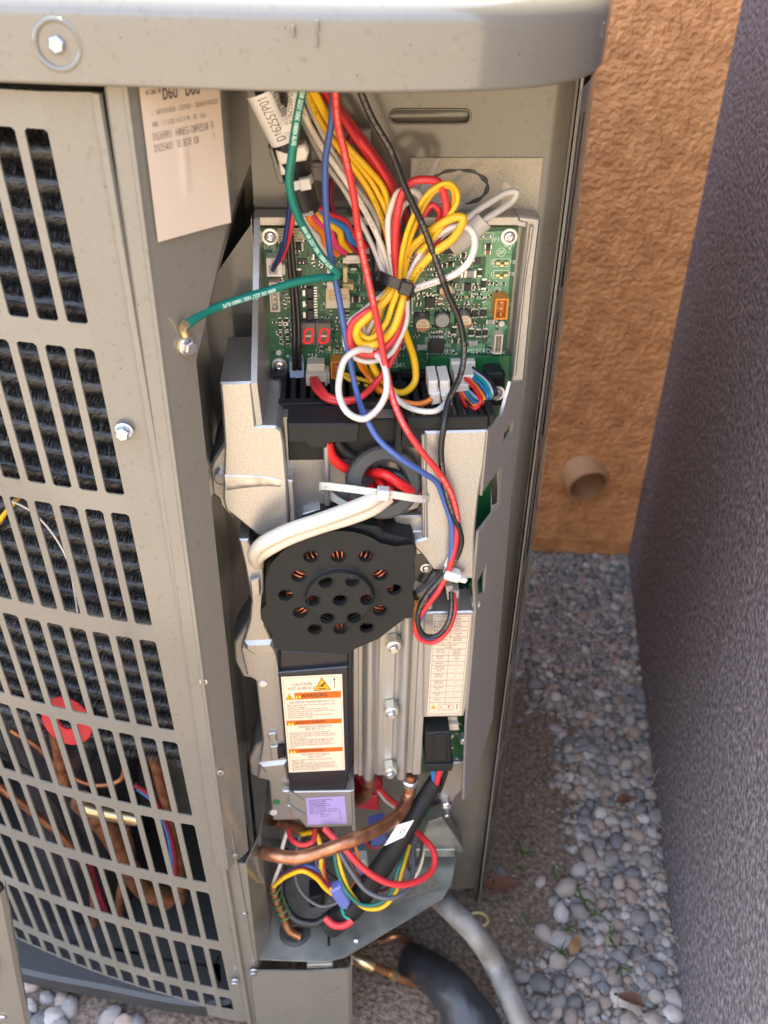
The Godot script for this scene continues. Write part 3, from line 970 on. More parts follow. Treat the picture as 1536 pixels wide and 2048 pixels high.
	pipe.call("wire", [v(-122.9, 205.9, 40), v(-115, 195.9, 40), v(-108.7, 171, 40), v(-106.5, 139.8, 40), v(-108.7, 106.9, 40)], 1.5, "dark red wire", "dark red wire behind the grille beside the upright copper pipe", "wire")
	pipe.call("wire", [v(-121.9, 202, 40), v(-114.2, 190.1, 40), v(-109.3, 166, 40), v(-108.7, 137.2, 40), v(-111, 107.1, 40)], 1.2, "light blue wire", "blue wire behind the grille beside the upright copper pipe", "wire")
	pipe.call("wire", [v(-99.5, 499.1, 44), v(-110.1, 479.7, 44), v(-125.7, 454.1, 44), v(-141.5, 431.1, 44), v(-159.9, 409.7, 44), v(-175.2, 388.8, 40)], 1.3, "yellow wire", "yellow wire slanting across the coil behind the grille", "wire")
	pipe.call("wire", [v(-146.1, 431.5, 60), v(-138.6, 426.3, 60), v(-131.6, 414.6, 60), v(-126.6, 396.6, 60), v(-126.7, 374.7, 60), v(-127.4, 363.3, 60)], 0.5, "white wire", "thin pale wire hanging in front of the coil behind the grille", "wire")
	pipe.call("wire", [v(-172.4, 99, 16), v(-171.8, 63.6, 16), v(-169.6, 25.7, 16)], 1.8, "dark red wire", "short red wire low behind the grille", "wire")
	pipe.call("compressor_shell", [v(-181, 255.1, -30), v(-177, 185.1, -30), v(-186.8, 83, -30), v(-210.7, -89.9, -30)], 46.0, "glossy black", "black compressor shell deep inside behind the lower grille", "compressor")
	s = Shape.new()
	var c := v(-149.2, 277, 52)
	s.lathe(c, [Vector2(15.5, -0.6), Vector2(15.5, 0.3), Vector2(15.0, 0.6), Vector2(5.2, 0.6), Vector2(5.0, -0.6)], 36, Vector3(-0.3, 0.25, 1))
	tag(put(s, "red_disc", mat["disc red"]), "red disc with a round hole behind the grille", "disc")


func _plan3(d: float, y: float, dz: float) -> Vector3:
	var q := left_plan(maxf(d, 0.0))
	if d < 0.0: q = Vector2(-93.0 - d, 85.0 - 0.25 * d)
	return v(q.x + (600.0 - y) * 0.03, y, q.y + dz)



var drive: Node3D
var cast: Shape


func phillips(parent: Node3D, at: Vector3, r: float, dir := Vector3(0, 0, 1), called := "screw") -> void:
	var s := Shape.new()
	s.lathe(at, [Vector2(r * 1.45, 0), Vector2(r * 1.45, 0.5), Vector2(r * 1.02, 0.55), Vector2(r, 0.6), Vector2(r, 1.0), Vector2(r * 0.86, 1.7), Vector2(r * 0.45, 2.1), Vector2(r * 0.28, 1.9), Vector2(0, 1.3)], 24, dir)
	var o := put(s, called, mat["zinc"], parent)
	s = Shape.new()
	var q := Basis(Quaternion(Vector3(0, 0, 1), dir.normalized()))
	for k in 2:
		s.T = Transform3D(q * Basis(Vector3(0, 0, 1), 0.5 + PI / 2 * k), at + dir.normalized() * 0.00205)
		s.box(0, 0, r * 1.05, r * 0.22, -1.0, 0.08, 0.02)
	put(s, "cross_recess", mat["zinc"], o)


func build_drive() -> void:
	drive = thing("inverter_drive", v(25, 172, 20), "cast aluminium inverter drive standing open inside the unit", "inverter")
	cast = Shape.new()
	var s := cast
	# tray behind the control board
	s.prism([w(-33, 541.5), w(99, 541.5), w(99, 440), w(80, 172), w(-30, 172), w(-33, 440)], -5.4, -3.0)
	s.prism([w(-31.1, 545), w(92.2, 544.7), w(92.8, 539.2), w(86.7, 540.4), w(-28.1, 540.7), w(-31.4, 539.8)], -4, 6, 0.5)
	s.prism([w(87.4, 545.4), w(97.8, 544.1), w(97.5, 515.1), w(98.6, 462.3), w(92, 461.8), w(91.3, 505.2), w(91.5, 536.5), w(91.4, 541.8), w(87.9, 542.7)], -4, 7, 0.8)
	s.prism([w(92.9, 541.3), w(94.7, 541.3), w(93.7, 515.9), w(93.8, 466.2), w(92, 466.2), w(92.3, 506.1)], 4, 9, 0.5)
	# left tray wall, rising towards the front of the lower box
	var f := [v(-30.9, 544.4, 7), v(-32.4, 514.1, 26), v(-33.2, 487.4, 54.8), v(-32.1, 466.4, 54.8)]
	for i in 3:
		var a: Vector3 = f[i]
		var b: Vector3 = f[i + 1]
		var t := v(2.6, 0, -0.8)
		var k0 := Vector3(-0.0278, a.y, -0.003)
		var k1 := Vector3(-0.0278, b.y, -0.003)
		s.quad(b, b + t, a + t, a)
		s.quad(b + t, k1, k0, a + t)
		s.quad(k1 - v(5, 0, 0), b, a, k0 - v(5, 0, 0))
	s.prism([w(-46.6, 488), w(-32.9, 488.3), w(-32.6, 476.4), w(-32.3, 466.2), w(-23.4, 465.8), w(-20.8, 463.4), w(-20.2, 457.4), w(-19.7, 437), w(-19.8, 410.4), w(-27.7, 406.4), w(-34.2, 404.2), w(-45.3, 416.4), w(-49.3, 420.6), w(-50.2, 426.4), w(-49.1, 437.6), w(-47.1, 456.6), w(-46.6, 477.1)], 8, 55, 0.9)
	s.prism([w(-47.7, 454), w(-45.4, 453.9), w(-47.3, 409.7), w(-52.9, 418.2), w(-53.5, 422.3), w(-56.1, 425.2), w(-55.8, 439.4), w(-53.5, 444.9)], 10, 48, 1.2)
	s.prism([w(-55.9, 438.6), w(-48.7, 438.5), w(-50.1, 419.6), w(-55.7, 422)], 8, 46, 1.0)
	s.prism([w(44.2, 461.7), w(73, 462), w(72.8, 444.2), w(71.7, 429.5), w(71.3, 401.6), w(73, 374.5), w(62.7, 374.5), w(59.8, 380.1), w(51.6, 381), w(46.1, 390.1), w(39.4, 398.5), w(47.4, 401.3), w(45.5, 435.5)], 24, 55, 0.9)
	# recess behind the ferrite ring
	s.prism([w(-24, 462.6), w(51.7, 461.3), w(56.9, 376.4), w(-28.1, 378.9)], 29, 41)
	s.prism([w(-19.8, 435), w(-17, 434.4), w(-16.6, 406.9), w(-19.5, 408.2)], 18, 52, 0.6)
	s.prism([w(42.6, 460.1), w(44.9, 460), w(48.2, 399.8), w(45.9, 399.9)], 18, 53, 0.4)
	s.prism([w(31.2, 409.4), w(47.1, 409), w(48.2, 395.4), w(34.5, 395.7)], 18, 47, 0.8)
	s.prism([w(32.7, 401.1), w(47.7, 401.3), w(48, 398.2), w(34.3, 397.4)], 18, 49, 0.5)
	s.prism([w(-20.3, 405), w(-13.2, 410.3), w(-4.8, 412.5), w(10, 409.1), w(31.5, 403.7), w(32.8, 389.9), w(-20.8, 391.4)], 18, 45, 0.8)
	s.tube([v(-1, 454.8, 49), v(-0.9, 434.2, 47), v(-1, 416, 45)], 1.5, 12, 3.0)
	s.tube([v(43.6, 459.5, 53), v(45.8, 434.2, 53), v(47.4, 400.5, 53)], 1.0, 10, 4.0)
	s.lathe(v(43.8, 390.8, 50), [Vector2(5, -10), Vector2(5, 0), Vector2(4.4, 0.6), Vector2(0, 0.7)], 20)
	# stiffening ledge to the right of the reactor housing
	s.prism([w(29.8, 396.9), w(47.4, 396.4), w(51.9, 386.1), w(53, 373.7), w(57.2, 371.6), w(54.3, 367), w(47.7, 363.9), w(43, 361.3), w(39.2, 374.2)], 20, 48, 0.8)
	s.prism([w(56.7, 376), w(58.7, 376), w(47.9, 363.7), w(44.9, 361.1), w(44, 363.2), w(47.3, 365.7)], 40, 53, 0.5)
	# long flange down the left of the duct
	s.prism([w(-44.8, 400.7), w(-40.1, 400.6), w(-38.9, 396.6), w(-39, 387.8), w(-33.9, 385.7), w(-34, 374.8), w(-35.2, 344.4), w(-30.3, 326.4), w(-28.9, 311.5), w(-28.4, 272), w(-28.4, 220), w(-21.5, 210.3), w(10.4, 207.6), w(10.9, 174.5), w(-19, 173.4), w(-22.5, 181.6), w(-39.3, 182.1), w(-39.7, 219.7), w(-46.1, 222.8), w(-41.3, 255.9), w(-42.4, 303.6), w(-47, 308.4), w(-48.9, 327.1), w(-42.8, 348.2), w(-41.1, 361.8), w(-42.9, 384.7)], 30, 52, 0.8)
	for e in [[[w(-44.4, 343.8), w(-40.6, 345.1), w(-33.9, 323.3), w(-34.1, 319.6), w(-43.4, 317.7), w(-45.5, 311), w(-42.8, 301), w(-49.6, 302.8), w(-53.4, 315.1), w(-52.9, 328.4)], 48.0], [[w(-41.5, 251.2), w(-39.4, 251.1), w(-37.4, 228.1), w(-27.3, 219.3), w(-27.5, 213.8), w(-45.5, 216.7), w(-50.7, 221.5), w(-51, 235), w(-46.7, 246.2)], 48.0]]:
		s.prism(e[0], 26, e[1], 1.0)
	s.prism([w(-46.7, 333.9), w(-32, 334.1), w(-29.1, 327.5), w(-29.3, 323.8), w(-42.1, 323.6), w(-47.1, 328.9)], 40, 54, 2.0)
	s.prism([w(-45.2, 236.8), w(-28.1, 238.5), w(-27.3, 229.6), w(-41.6, 227.7)], 40, 54, 2.0)
	s.prism([w(-40.7, 377.4), w(-35.9, 378.6), w(-36.1, 367.5), w(-40.4, 367)], 50, 55.5, 0.6)
	s.prism([w(-37.9, 263.1), w(-33.3, 263.7), w(-33.1, 256.1), w(-37.2, 255.5)], 50, 54, 0.5)
	s.prism([w(-37.4, 252), w(-32.7, 252.7), w(-32.1, 240.5), w(-36.8, 239.9)], 50, 54, 0.5)
	# bottom bracket
	s.prism([w(-29.1, 213.9), w(10, 212.6), w(10.5, 178.9), w(-10.1, 178.7), w(-18.8, 178.8), w(-22.2, 186.9), w(-27.6, 192.1), w(-28.2, 206.4)], 42, 56, 0.6)
	s.prism([w(8.8, 212), w(11.3, 211.9), w(12.4, 172.1), w(9.9, 172.3)], 20, 55, 0.4)
	# lug at the lower right
	s.prism([w(68.3, 198.4), w(83, 199.5), w(83.5, 171.8), w(79.3, 164.9), w(77.8, 156.7), w(72.5, 156), w(68.8, 163.5)], 4, 26, 0.8)
	var body := put(s, "casting", mat["cast aluminium"], drive)
	# polished scoop in the left block, and the screw at its end
	s = Shape.new()
	s.tube([v(-48.1, 436.1, 54.4), v(-39.2, 436.6, 54.6), v(-29.9, 436.5, 54.8), v(-22.5, 435.3, 54.9)], 4.7, 16, 2.0, false, 0.35, 2.2)
	put(s, "scoop", mat["smooth aluminium"], body)
	s = Shape.new()
	s.nut(v(-50.3, 435.6, 48), 3.4, 4.2, 8, 0.2, 0.7, Vector3(-0.2, 0.2, 1))
	put(s, "screw", mat["zinc"], body)
	for q in [v(-38.6, 302, 52.4), v(-38.5, 190.4, 52.4)]:
		s = Shape.new()
		s.lathe(q, [Vector2(2.4, -0.2), Vector2(2.2, 0.5), Vector2(0, 0.6)], 16)
		for k in 3: s.box(q.x * 1000 - 1.1 + 1.1 * k, q.y * 1000, 0.35, 2.6, q.z * 1000, q.z * 1000 + 0.8, 0.05)
		put(s, "stake", mat["white plastic"], body)
	s = Shape.new()
	s.lathe(v(-36.2, 200.1, 52.2), [Vector2(2.3, 0), Vector2(2.2, 0.12), Vector2(0, 0.12)], 20)
	put(s, "green_dot", paint("green dot", 0.02, 0.16, 0.04, 0.6), body)
	for e in [[w(-31.9, 216.4), w(-27.8, 216.6), w(-19.7, 207.8), w(-21, 205.1), w(-28, 212)], [w(-29.5, 202.7), w(-27.7, 202.6), w(-20.1, 194.5), w(-18.4, 192.5), w(-23.3, 191.8)]]:
		s = Shape.new()
		s.prism(e, 54, 57.5, 0.7)
		put(s, "web", mat["cast aluminium"], body)
	s = Shape.new()
	s.prism([w(-33.3, 252.1), w(-29.2, 252.8), w(-29.1, 243.3), w(-33.2, 242.6)], 50, 55, 0.4)
	put(s, "clip", mat["black plastic"], body)
	# side wall sloping back to the panel, with its window
	var side := Transform3D(Basis(Vector3(0.6549, 0, -0.7557), Vector3(0, 1, 0), Vector3(0.7557, 0, 0.6549)), v(73, 0, 55))
	csg_plate("side_wall", [w(0.5, 461.5), w(11.8, 464.2), w(17.5, 479.8), w(31.1, 474.4), w(28.7, 438), w(32.4, 367.2), w(38.6, 237.6), w(19.7, 184.4), w(12.6, 186.6), w(6.6, 264.8), w(5.1, 349.5), w(0.5, 373.5)], 1.6, side, mat["cast aluminium"], drive, [[w(17, 435.3), w(18.7, 410.4), w(-0.6, 403.4), w(0.6, 427.5)], [w(11.8, 378), w(12.4, 357.1), w(5.6, 360.2), w(3.8, 370.5)], [w(24.2, 457.4), w(23.7, 449.9), w(15.9, 447.4), w(15.8, 453.5)]])
	s = Shape.new()
	s.T = side
	var hole := [w(20.1, 454.9)]
	s.lathe(Vector3(hole[0].x, hole[0].y, -0.003), [Vector2(4.6, -1), Vector2(4.6, 0.6), Vector2(4.0, 0.9), Vector2(2.6, 0.9), Vector2(2.4, 0.2), Vector2(0, 0.2)], 20)
	s.prism([w(25.8, 458.9), w(25.5, 445.2), w(13.4, 446.4), w(13.6, 456.2)], -5, -3.4)
	put(s, "side_boss", mat["smooth aluminium"], drive)
	s = Shape.new()
	for e in [[[w(81.9, 425.9), w(84.7, 428), w(87.5, 401.7), w(85, 399.8)], 26.0], [[w(81.3, 366.2), w(83.5, 368.8), w(83.8, 348), w(81.9, 348.1)], 34.0]]:
		s.prism(e[0], e[1] - 3.0, e[1], 0.3)
		put(s, "side_rib", mat["cast aluminium"], drive)
		s = Shape.new()
	for e in [v(76.6, 352.4, 44), v(77.8, 240.8, 40)]:
		s = Shape.new()
		s.nut(e, 2.6, 6, 8, 0.0, 0.6)
		put(s, "pillar", mat["cast aluminium"], drive)
	# boards that show through the openings
	s = Shape.new()
	s.box(73, 452, 44, 44, 1.0, 3.0)
	put(s, "inner_board", mat["inner board"], drive)
	s = Shape.new()
	s.prism([w(75.8, 418.6), w(82, 418.4), w(84.5, 380.4), w(76.5, 380.7)], 20, 30)
	put(s, "inner_board", mat["inner board"], drive)
	s = Shape.new()
	s.prism([w(54.8, 242.2), w(87.6, 240.7), w(90, 184.1), w(57, 185.9)], 20, 22)
	put(s, "inner_board", mat["inner board"], drive)
	s = Shape.new()
	s.prism([w(50.2, 358.3), w(89, 357.2), w(88.3, 313.1), w(51.9, 314.4)], 20, 22)
	put(s, "inner_board", mat["inner board"], drive)
	s = Shape.new()
	rng.seed = 5
	for i in 70:
		var q := [v(55.8, 336.8, 22), v(83.6, 335.8, 22)]
		var top := i < 44
		var x := rng.randf_range(55.0, 82.0) if top else rng.randf_range(61.0, 83.0)
		var y := rng.randf_range(324.0, 345.0) if top else rng.randf_range(194.0, 234.0)
		s.box(x, y, rng.randf_range(0.8, 2.6), rng.randf_range(0.8, 2.0), 22, rng.randf_range(22.8, 24.0), 0.1)
	stuff(put(s, "small_components", mat["solder"], drive))
	for e in [[v(78.1, 350.6, 30), v(81.7, 348.9, 40)], [v(82.3, 238.5, 28), v(84.2, 244, 36)]]:
		s = Shape.new()
		s.tube([e[0], e[1]], 3.6, 16, 3.0)
		put(s, "capacitor", mat["green board part"], drive)
	# status plate with its printed table
	s = Shape.new()
	s.prism([w(48.8, 347.4), w(76.6, 347.4), w(77, 320.3), w(77.4, 281.3), w(75.5, 266.6), w(51.5, 266.9)], 30, 49, 0.8)
	s.prism([w(46.2, 373.9), w(50.9, 373.8), w(53.6, 349.3), w(49.4, 345.9), w(46.2, 346)], 30, 48.4, 0.8)
	var plate := put(s, "status_plate", mat["cast aluminium"], drive)
	_status_label(plate)
	_slot_cover()
	_reactor_housing()
	_heat_sink()
	# black plug housing at the lower right
	s = Shape.new()
	s.prism([w(53.5, 257.2), w(67.6, 257.3), w(70.4, 229.1), w(54.6, 229.1)], 30, 52, 0.8)
	s.prism([w(58.1, 256.4), w(65.2, 256), w(67, 234.1), w(59.2, 233.6)], 50, 53.2, 0.4)
	s.prism([w(54.1, 231.2), w(71.1, 231.2), w(70.2, 224.9), w(55, 224.9)], 30, 54, 0.5)
	put(s, "plug_housing", mat["black plastic"], drive)
	s = Shape.new()
	s.prism([w(66.6, 256.2), w(73.2, 256.3), w(74.5, 249.8), w(66.4, 249.3)], 24, 40, 0.5)
	s.prism([w(65.7, 254.6), w(73.7, 254.6), w(74.6, 249.4), w(66.5, 249.4)], 24, 44, 0.5)
	put(s, "terminal_block", mat["ivory plastic"], drive)
	# black foot and screw right of the housing
	s = Shape.new()
	s.prism([w(41.4, 388), w(51.5, 389.6), w(52.2, 375.4), w(48.3, 368.2), w(42.5, 371.1)], 44, 51, 0.6)
	put(s, "black_foot", mat["glossy black"], drive)
	phillips(drive, v(48.5, 379.3, 51), 2.0)
	# corner bracket with its screw beside the slotted cover
	s = Shape.new()
	s.prism([w(79.6, 466.9), w(88.6, 466.7), w(89.1, 449), w(81.5, 449.2)], 2, 8, 0.5)
	s.prism([w(78, 470.1), w(85.9, 470.5), w(87.7, 466.7), w(79.3, 466.2)], 2, 14, 0.8)
	put(s, "corner_bracket", mat["grey black plastic"], drive)
	phillips(drive, v(85.3, 456.3, 8), 2.7, Vector3(0, 0.1, 1))
	# lug bolt lower right
	s = Shape.new()
	s.nut(v(73.3, 161.2, 26), 3.6, 5, 6, 0.3, 0.6)
	s.lathe(v(73.2, 158.6, 28), [Vector2(2.2, 0), Vector2(2.2, 7), Vector2(1.6, 7.6), Vector2(0, 7.6)], 14, Vector3(0, -0.3, 1))
	put(s, "bolt", mat["zinc"], drive)


func _status_label(plate: Node3D) -> void:
	var im := canvas(380, 1000, Color(0.80, 0.745, 0.665))
	var ink := Color(0.20, 0.14, 0.11)
	for x in [16, 362]: bar(im, x, 14, 3, 970, ink)
	for y in [14, 62, 112, 150, 208, 264, 320, 384, 442, 480, 560, 630, 690, 752, 812, 862, 982]: bar(im, 16, y, 348, 3, ink)
	bar(im, 186, 62, 3, 202, ink)
	bar(im, 110, 150, 3, 114, ink)
	bar(im, 186, 320, 3, 542, ink)
	var F := "Droid Sans"
	write(im, "STATUS", 210, 48, 22, ink, F)
	for t in [["LED", 60, 95], ["Normal", 230, 84], ["Operation", 222, 104], ["Comm ok", 225, 138], ["Green", 40, 188], ["Yellow", 118, 188], ["Comms No", 222, 180], ["PWR", 250, 202], ["Status LEDs", 222, 230], ["Blinks when", 218, 246], ["Red", 50, 240], ["Failure", 118, 240], ["Drive Diagnostic Report Alarm", 48, 290], ["LED TABLE", 140, 312], ["DRIVE TEST", 54, 340], ["ALERT CODES", 48, 360], ["FLASH COUNT", 216, 340], ["AS RELAYS", 226, 358], ["DEFINITION", 222, 376], ["RED FAULT", 56, 404], ["ON LED", 70, 424], ["FAST", 252, 404], ["FLASHES", 240, 424], ["NORMAL OP", 50, 468], ["COMPRESSOR", 48, 502], ["OUTPUT SHORT", 40, 522], ["CIRCUIT", 66, 542], ["COMPRESSOR", 48, 582], ["OVER TEMP", 54, 602], ["COMPRESSOR", 48, 652], ["OUTPUT LOSS", 46, 672], ["LOW AC INPUT", 42, 712], ["SUPPLY", 66, 732], ["LOW OUTPUT", 46, 774], ["VOLTS", 74, 794], ["OVERHEAT", 58, 840]]:
		write(im, t[0], t[1], t[2], 17, ink, F, 0.95)
	var row := [468, 528, 602, 664, 724, 786, 844]
	for i in 7: write(im, str(i + 1), 268, row[i], 22, ink, F)
	wedge(im, 62, 884, 44, 32, Color(0.85, 0.62, 0.05))
	write(im, "!", 57, 926, 34, Color(0.2, 0.15, 0.05), "Droid Sans Bold")
	for e in [[120, 880, 160, 3], [120, 940, 160, 3], [120, 880, 3, 62], [278, 880, 3, 62]]: bar(im, e[0], e[1], e[2], e[3], ink)
	wedge(im, 150, 900, 16, 10, Color(0.2, 0.15, 0.1))
	bar(im, 222, 898, 26, 14, Color(0.75, 0.3, 0.28))
	bar(im, 228, 912, 14, 10, Color(0.75, 0.3, 0.28))
	bar(im, 320, 876, 8, 60, Color(0.25, 0.18, 0.12))
	var q := [v(53.8, 269.1, 49.4), v(73.7, 268.5, 49.4), v(74.2, 345.6, 49.4), v(54, 346.3, 49.4)]
	var s := Shape.new()
	s.quad(q[0], q[1], q[2], q[3])
	put(s, "status_label", printed("status label", im, 0.55), plate)


# black moulded cover with slots between the control board and the power stage
func _slot_cover() -> void:
	var s := Shape.new()
	var m: Material = mat["black plastic"]
	# solid pieces
	s.prism([w(-28.3, 467.9), w(-19.8, 467.8), w(-20.4, 452.3), w(-28.6, 452.4)], -2, 8, 0.6)
	s.lathe(v(-23.9, 463.4, 8), [Vector2(3.6, 0), Vector2(3.4, 1.0), Vector2(2.4, 1.2), Vector2(1.6, 0.4), Vector2(0, 0.3)], 22)
	s.prism([w(-27, 465.5), w(32, 465.5), w(32, 440), w(-27, 440)], 28, 33, 0.5)
	s.prism([w(-19, 461.5), w(33, 461.5), w(33, 440), w(-19, 440)], 33, 43, 0.6)
	s.prism([w(33, 464), w(73.4, 464), w(73.4, 452), w(33, 452)], 47, 53, 0.5)
	s.prism([w(31, 466), w(34.5, 466), w(34.5, 448), w(31, 448)], 12, 53, 0.5)
	s.prism([w(36.8, 466.3), w(82.6, 465.7), w(82.8, 462.4), w(36.9, 463)], 0, 4, 0.3)
	var c := put(s, "slotted_cover", m, drive)
	s = Shape.new()
	s.prism([w(-18.1, 468.1), w(14.4, 467.6), w(13.7, 457.9), w(-0.4, 457.7), w(-1.1, 455), w(-9.3, 455.4), w(-10.6, 458.1), w(-18, 458.3)], 40, 57, 0.7)
	put(s, "cable_entry", m, c)
	s = Shape.new()
	s.prism([w(73.1, 469.5), w(77, 466.8), w(73.8, 461)], 30, 52, 0.5)
	put(s, "cover_corner", m, c)
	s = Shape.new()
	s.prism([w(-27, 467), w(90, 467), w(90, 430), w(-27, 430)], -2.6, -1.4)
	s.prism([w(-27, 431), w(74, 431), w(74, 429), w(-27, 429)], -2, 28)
	put(s, "dark_backing", mat["black plastic"], c)  # solid black sheets standing in for the unlit depth under the slots
	# slats of the left part, level with the lower edge of the board
	for i in 13:
		s = Shape.new()
		s.T = Transform3D(Basis(Vector3(1, 0, 0), -PI / 2), v(0, 465.3, 0))
		s.box(-21.2 + i * 4.75, -16.0, 2.6, 30, -3, 0, 0.5)
		put(s, "slat", m, c)
	s = Shape.new()
	s.T = Transform3D(Basis(Vector3(1, 0, 0), -PI / 2), v(0, 465.4, 0))
	s.box(2.5, -31.2, 58, 2.8, -3, -0.1, 0.4)
	put(s, "slot_edge", mat["grey black plastic"], c)
	# slats of the right part, sloping down to its front bar
	for i in 8:
		s = Shape.new()
		s.T = Transform3D(Basis(Vector3(1, 0, 0), -PI / 2), v(0, 465.6, 0))
		s.box(37.5 + i * 4.9, -32, 2.8, 42, -2.5, 0, 0.4)
		put(s, "slat", m, c)
	s = Shape.new()
	s.prism([w(36.3, 468.6), w(72.9, 468.5), w(73.3, 462.5), w(36.5, 462.9)], 52, 54.4, 0.4)
	put(s, "front_bar", mat["grey black plastic"], c)
	# capacitors glinting under the slots
	rng.seed = 9
	for i in 7:
		s = Shape.new()
		s.lathe(v(-10 + i * 6.2, 438, 12 + (i % 2) * 6), [Vector2(2.4, 0), Vector2(2.4, 14), Vector2(2.0, 14.6), Vector2(0, 14.6)], 16, Vector3(0, 1, 0))
		put(s, "capacitor", mat["glossy black"], c)


# black reactor housing with its round vents, and the label plate below
func _reactor_housing() -> void:
	var hs := thing("reactor_housing", v(5, 200, 55), "black round vented cover of the reactor with a caution label below", "cover")
	var outline := [w(-28.1, 337.6), w(-30.3, 339.1), w(-31.1, 348.8), w(-35.9, 359.2), w(-35.8, 365.2), w(-32.5, 369.1), w(-32.6, 380.7), w(-31.5, 387.6), w(-28.7, 394.7), w(-24.3, 400.7), w(-19.3, 405.4), w(-13, 409.7), w(-6, 412.1), w(-0.1, 413.2), w(5.2, 413.3), w(10.7, 412.6), w(16.1, 410.9), w(21, 408.1), w(23.9, 405.6), w(31.7, 403.3), w(36.5, 404.1), w(39.9, 404.3), w(42, 399.1), w(40.7, 394.2), w(40.7, 389.2), w(42.1, 382.1), w(40.8, 377), w(40.7, 372.5), w(42.2, 365.8), w(41.3, 361.2), w(38.9, 358.2), w(32.4, 352), w(24, 343.3), w(16.4, 339.4), w(11.2, 336.4), w(9.1, 333.3)]
	var holes := []
	var at := [[-9.7, 398.4], [3.8, 398], [17.2, 397.9], [-16, 386.5], [24.4, 385.9], [-22.8, 374.6], [31.5, 376.4], [-16, 362.9], [24.5, 362.8], [-8.8, 351.4], [4.3, 351], [17.7, 351.5]]
	for q in at: holes.append(disc(q[0], q[1], 3.55, 22))
	var inner := [[-2.8, 385.2], [10.5, 385.4], [-9.4, 373.6], [4.2, 373.4], [17.7, 373.3], [-2.4, 361.8], [11.2, 361.6]]
	var c := [4.2, 373.4]
	holes.append(disc(c[0], c[1] + 0.5, 16.0, 48))
	var plane := func(z: float) -> Transform3D: return Transform3D(Basis(), v(0, 0, z))
	var m: Material = mat["grey black plastic"]
	var face_plate := csg_plate("face_plate", outline, 2.6, plane.call(64.0), m, hs, holes)
	var holes2 := []
	for q in inner: holes2.append(disc(q[0], q[1], 3.5, 22))
	csg_plate("raised_disc", disc(c[0], c[1] + 0.5, 15.9, 48), 4.0, plane.call(67.6), m, hs, holes2)
	# skirt of the housing
	var s := Shape.new()
	var n := outline.size()
	for i in n - 1:
		var a: Vector2 = outline[i]
		var b: Vector2 = outline[i + 1]
		s.smooth = 1
		s.quad(Vector3(b.x, b.y, 0.064), Vector3(a.x, a.y, 0.064), Vector3(a.x, a.y, 0.040), Vector3(b.x, b.y, 0.040))
		s.smooth = -1
	put(s, "skirt", mat["black plastic"], hs)
	s = Shape.new()
	s.prism([w(-4.8, 413.6), w(9.6, 414.4), w(23.1, 411.7), w(25.5, 409.8), w(26.5, 408), w(33.8, 405.4), w(40.3, 403.4), w(41.9, 397.8), w(29.1, 400.7), w(14.4, 407.7), w(-0.1, 409.9)], 40, 60, 1.2)
	put(s, "top_ledge", mat["black plastic"], hs)
	# lips round the vents
	for q in at + inner:
		s = Shape.new()
		var z := 64.0 if at.has(q) else 67.6
		s.lathe(v(q[0], q[1], z), [Vector2(4.25, 0), Vector2(4.0, 0.35), Vector2(3.6, 0.3), Vector2(3.45, -2.6)], 24)
		put(s, "vent_lip", m, hs)
	s = Shape.new()
	s.lathe(v(c[0], c[1] + 0.5, 64), [Vector2(17.6, -0.1), Vector2(17.0, 0.5), Vector2(16.5, 3.0), Vector2(16.2, 3.5), Vector2(15.7, 3.65)], 48)
	put(s, "step_ring", m, hs)
	# copper winding and core inside
	s = Shape.new()
	for i in 64:
		var g := TAU * i / 64
		var r0 := 17.5 + (i % 3) * 0.5
		var e := Vector3(cos(g), sin(g), 0)
		var o := v(c[0], c[1], 0)
		s.tube([o + e * 0.0135 + v(0, 0, 50), o + e * 0.0145 + v(0, 0, 57.5), o + e * r0 * 0.001 + v(0, 0, 60), o + e.rotated(Vector3(0, 0, 1), 0.05) * 0.026 + v(0, 0, 59.4), o + e.rotated(Vector3(0, 0, 1), 0.06) * 0.0275 + v(0, 0, 52)], 0.62, 6, 3.0)
	stuff(put(s, "winding", mat["winding"], hs))
	s = Shape.new()
	s.prism(outline, 38, 41)
	s.lathe(v(c[0], c[1], 41), [Vector2(27, 0), Vector2(27, 14), Vector2(14, 14), Vector2(13, 0)], 32)
	put(s, "core", mat["ferrite"], hs)
	s = Shape.new()
	s.lathe(v(c[0], c[1], 50), [Vector2(5, 0), Vector2(4, 5), Vector2(2.4, 8), Vector2(0, 8.6)], 16)
	s.box(c[0] + 5.5, c[1] + 8.5, 7, 3.2, 52, 61, 0.3)
	put(s, "core_screw", mat["smooth aluminium"], hs)
	# duct below with the caution label
	s = Shape.new()
	s.prism([w(-29.2, 319.3), w(8, 322.2), w(8.4, 290.2), w(8.1, 237.6), w(6.2, 221.6), w(-26.8, 223), w(-27.1, 236.9)], 44, 62, 0.6)
	s.prism([w(-28.4, 333.8), w(9.2, 330.2), w(8.6, 314), w(-29.6, 313.4)], 44, 59.5, 1.6)
	s.prism([w(-27.3, 238.1), w(8.1, 238.8), w(7.7, 223.7), w(-26.7, 224.3)], 50, 60.4, 2.4)
	s.prism([w(8.1, 330.7), w(10.2, 328.4), w(9.9, 236.3), w(7.8, 230.2)], 44, 57, 0.4)
	put(s, "duct", mat["glossy black"], hs)
	_caution_label(hs)
	var im := canvas(330, 240, Color(0.66, 0.60, 0.81))
	var ink := Color(0.16, 0.12, 0.26)
	var F := "Droid Sans"
	var ln := 0
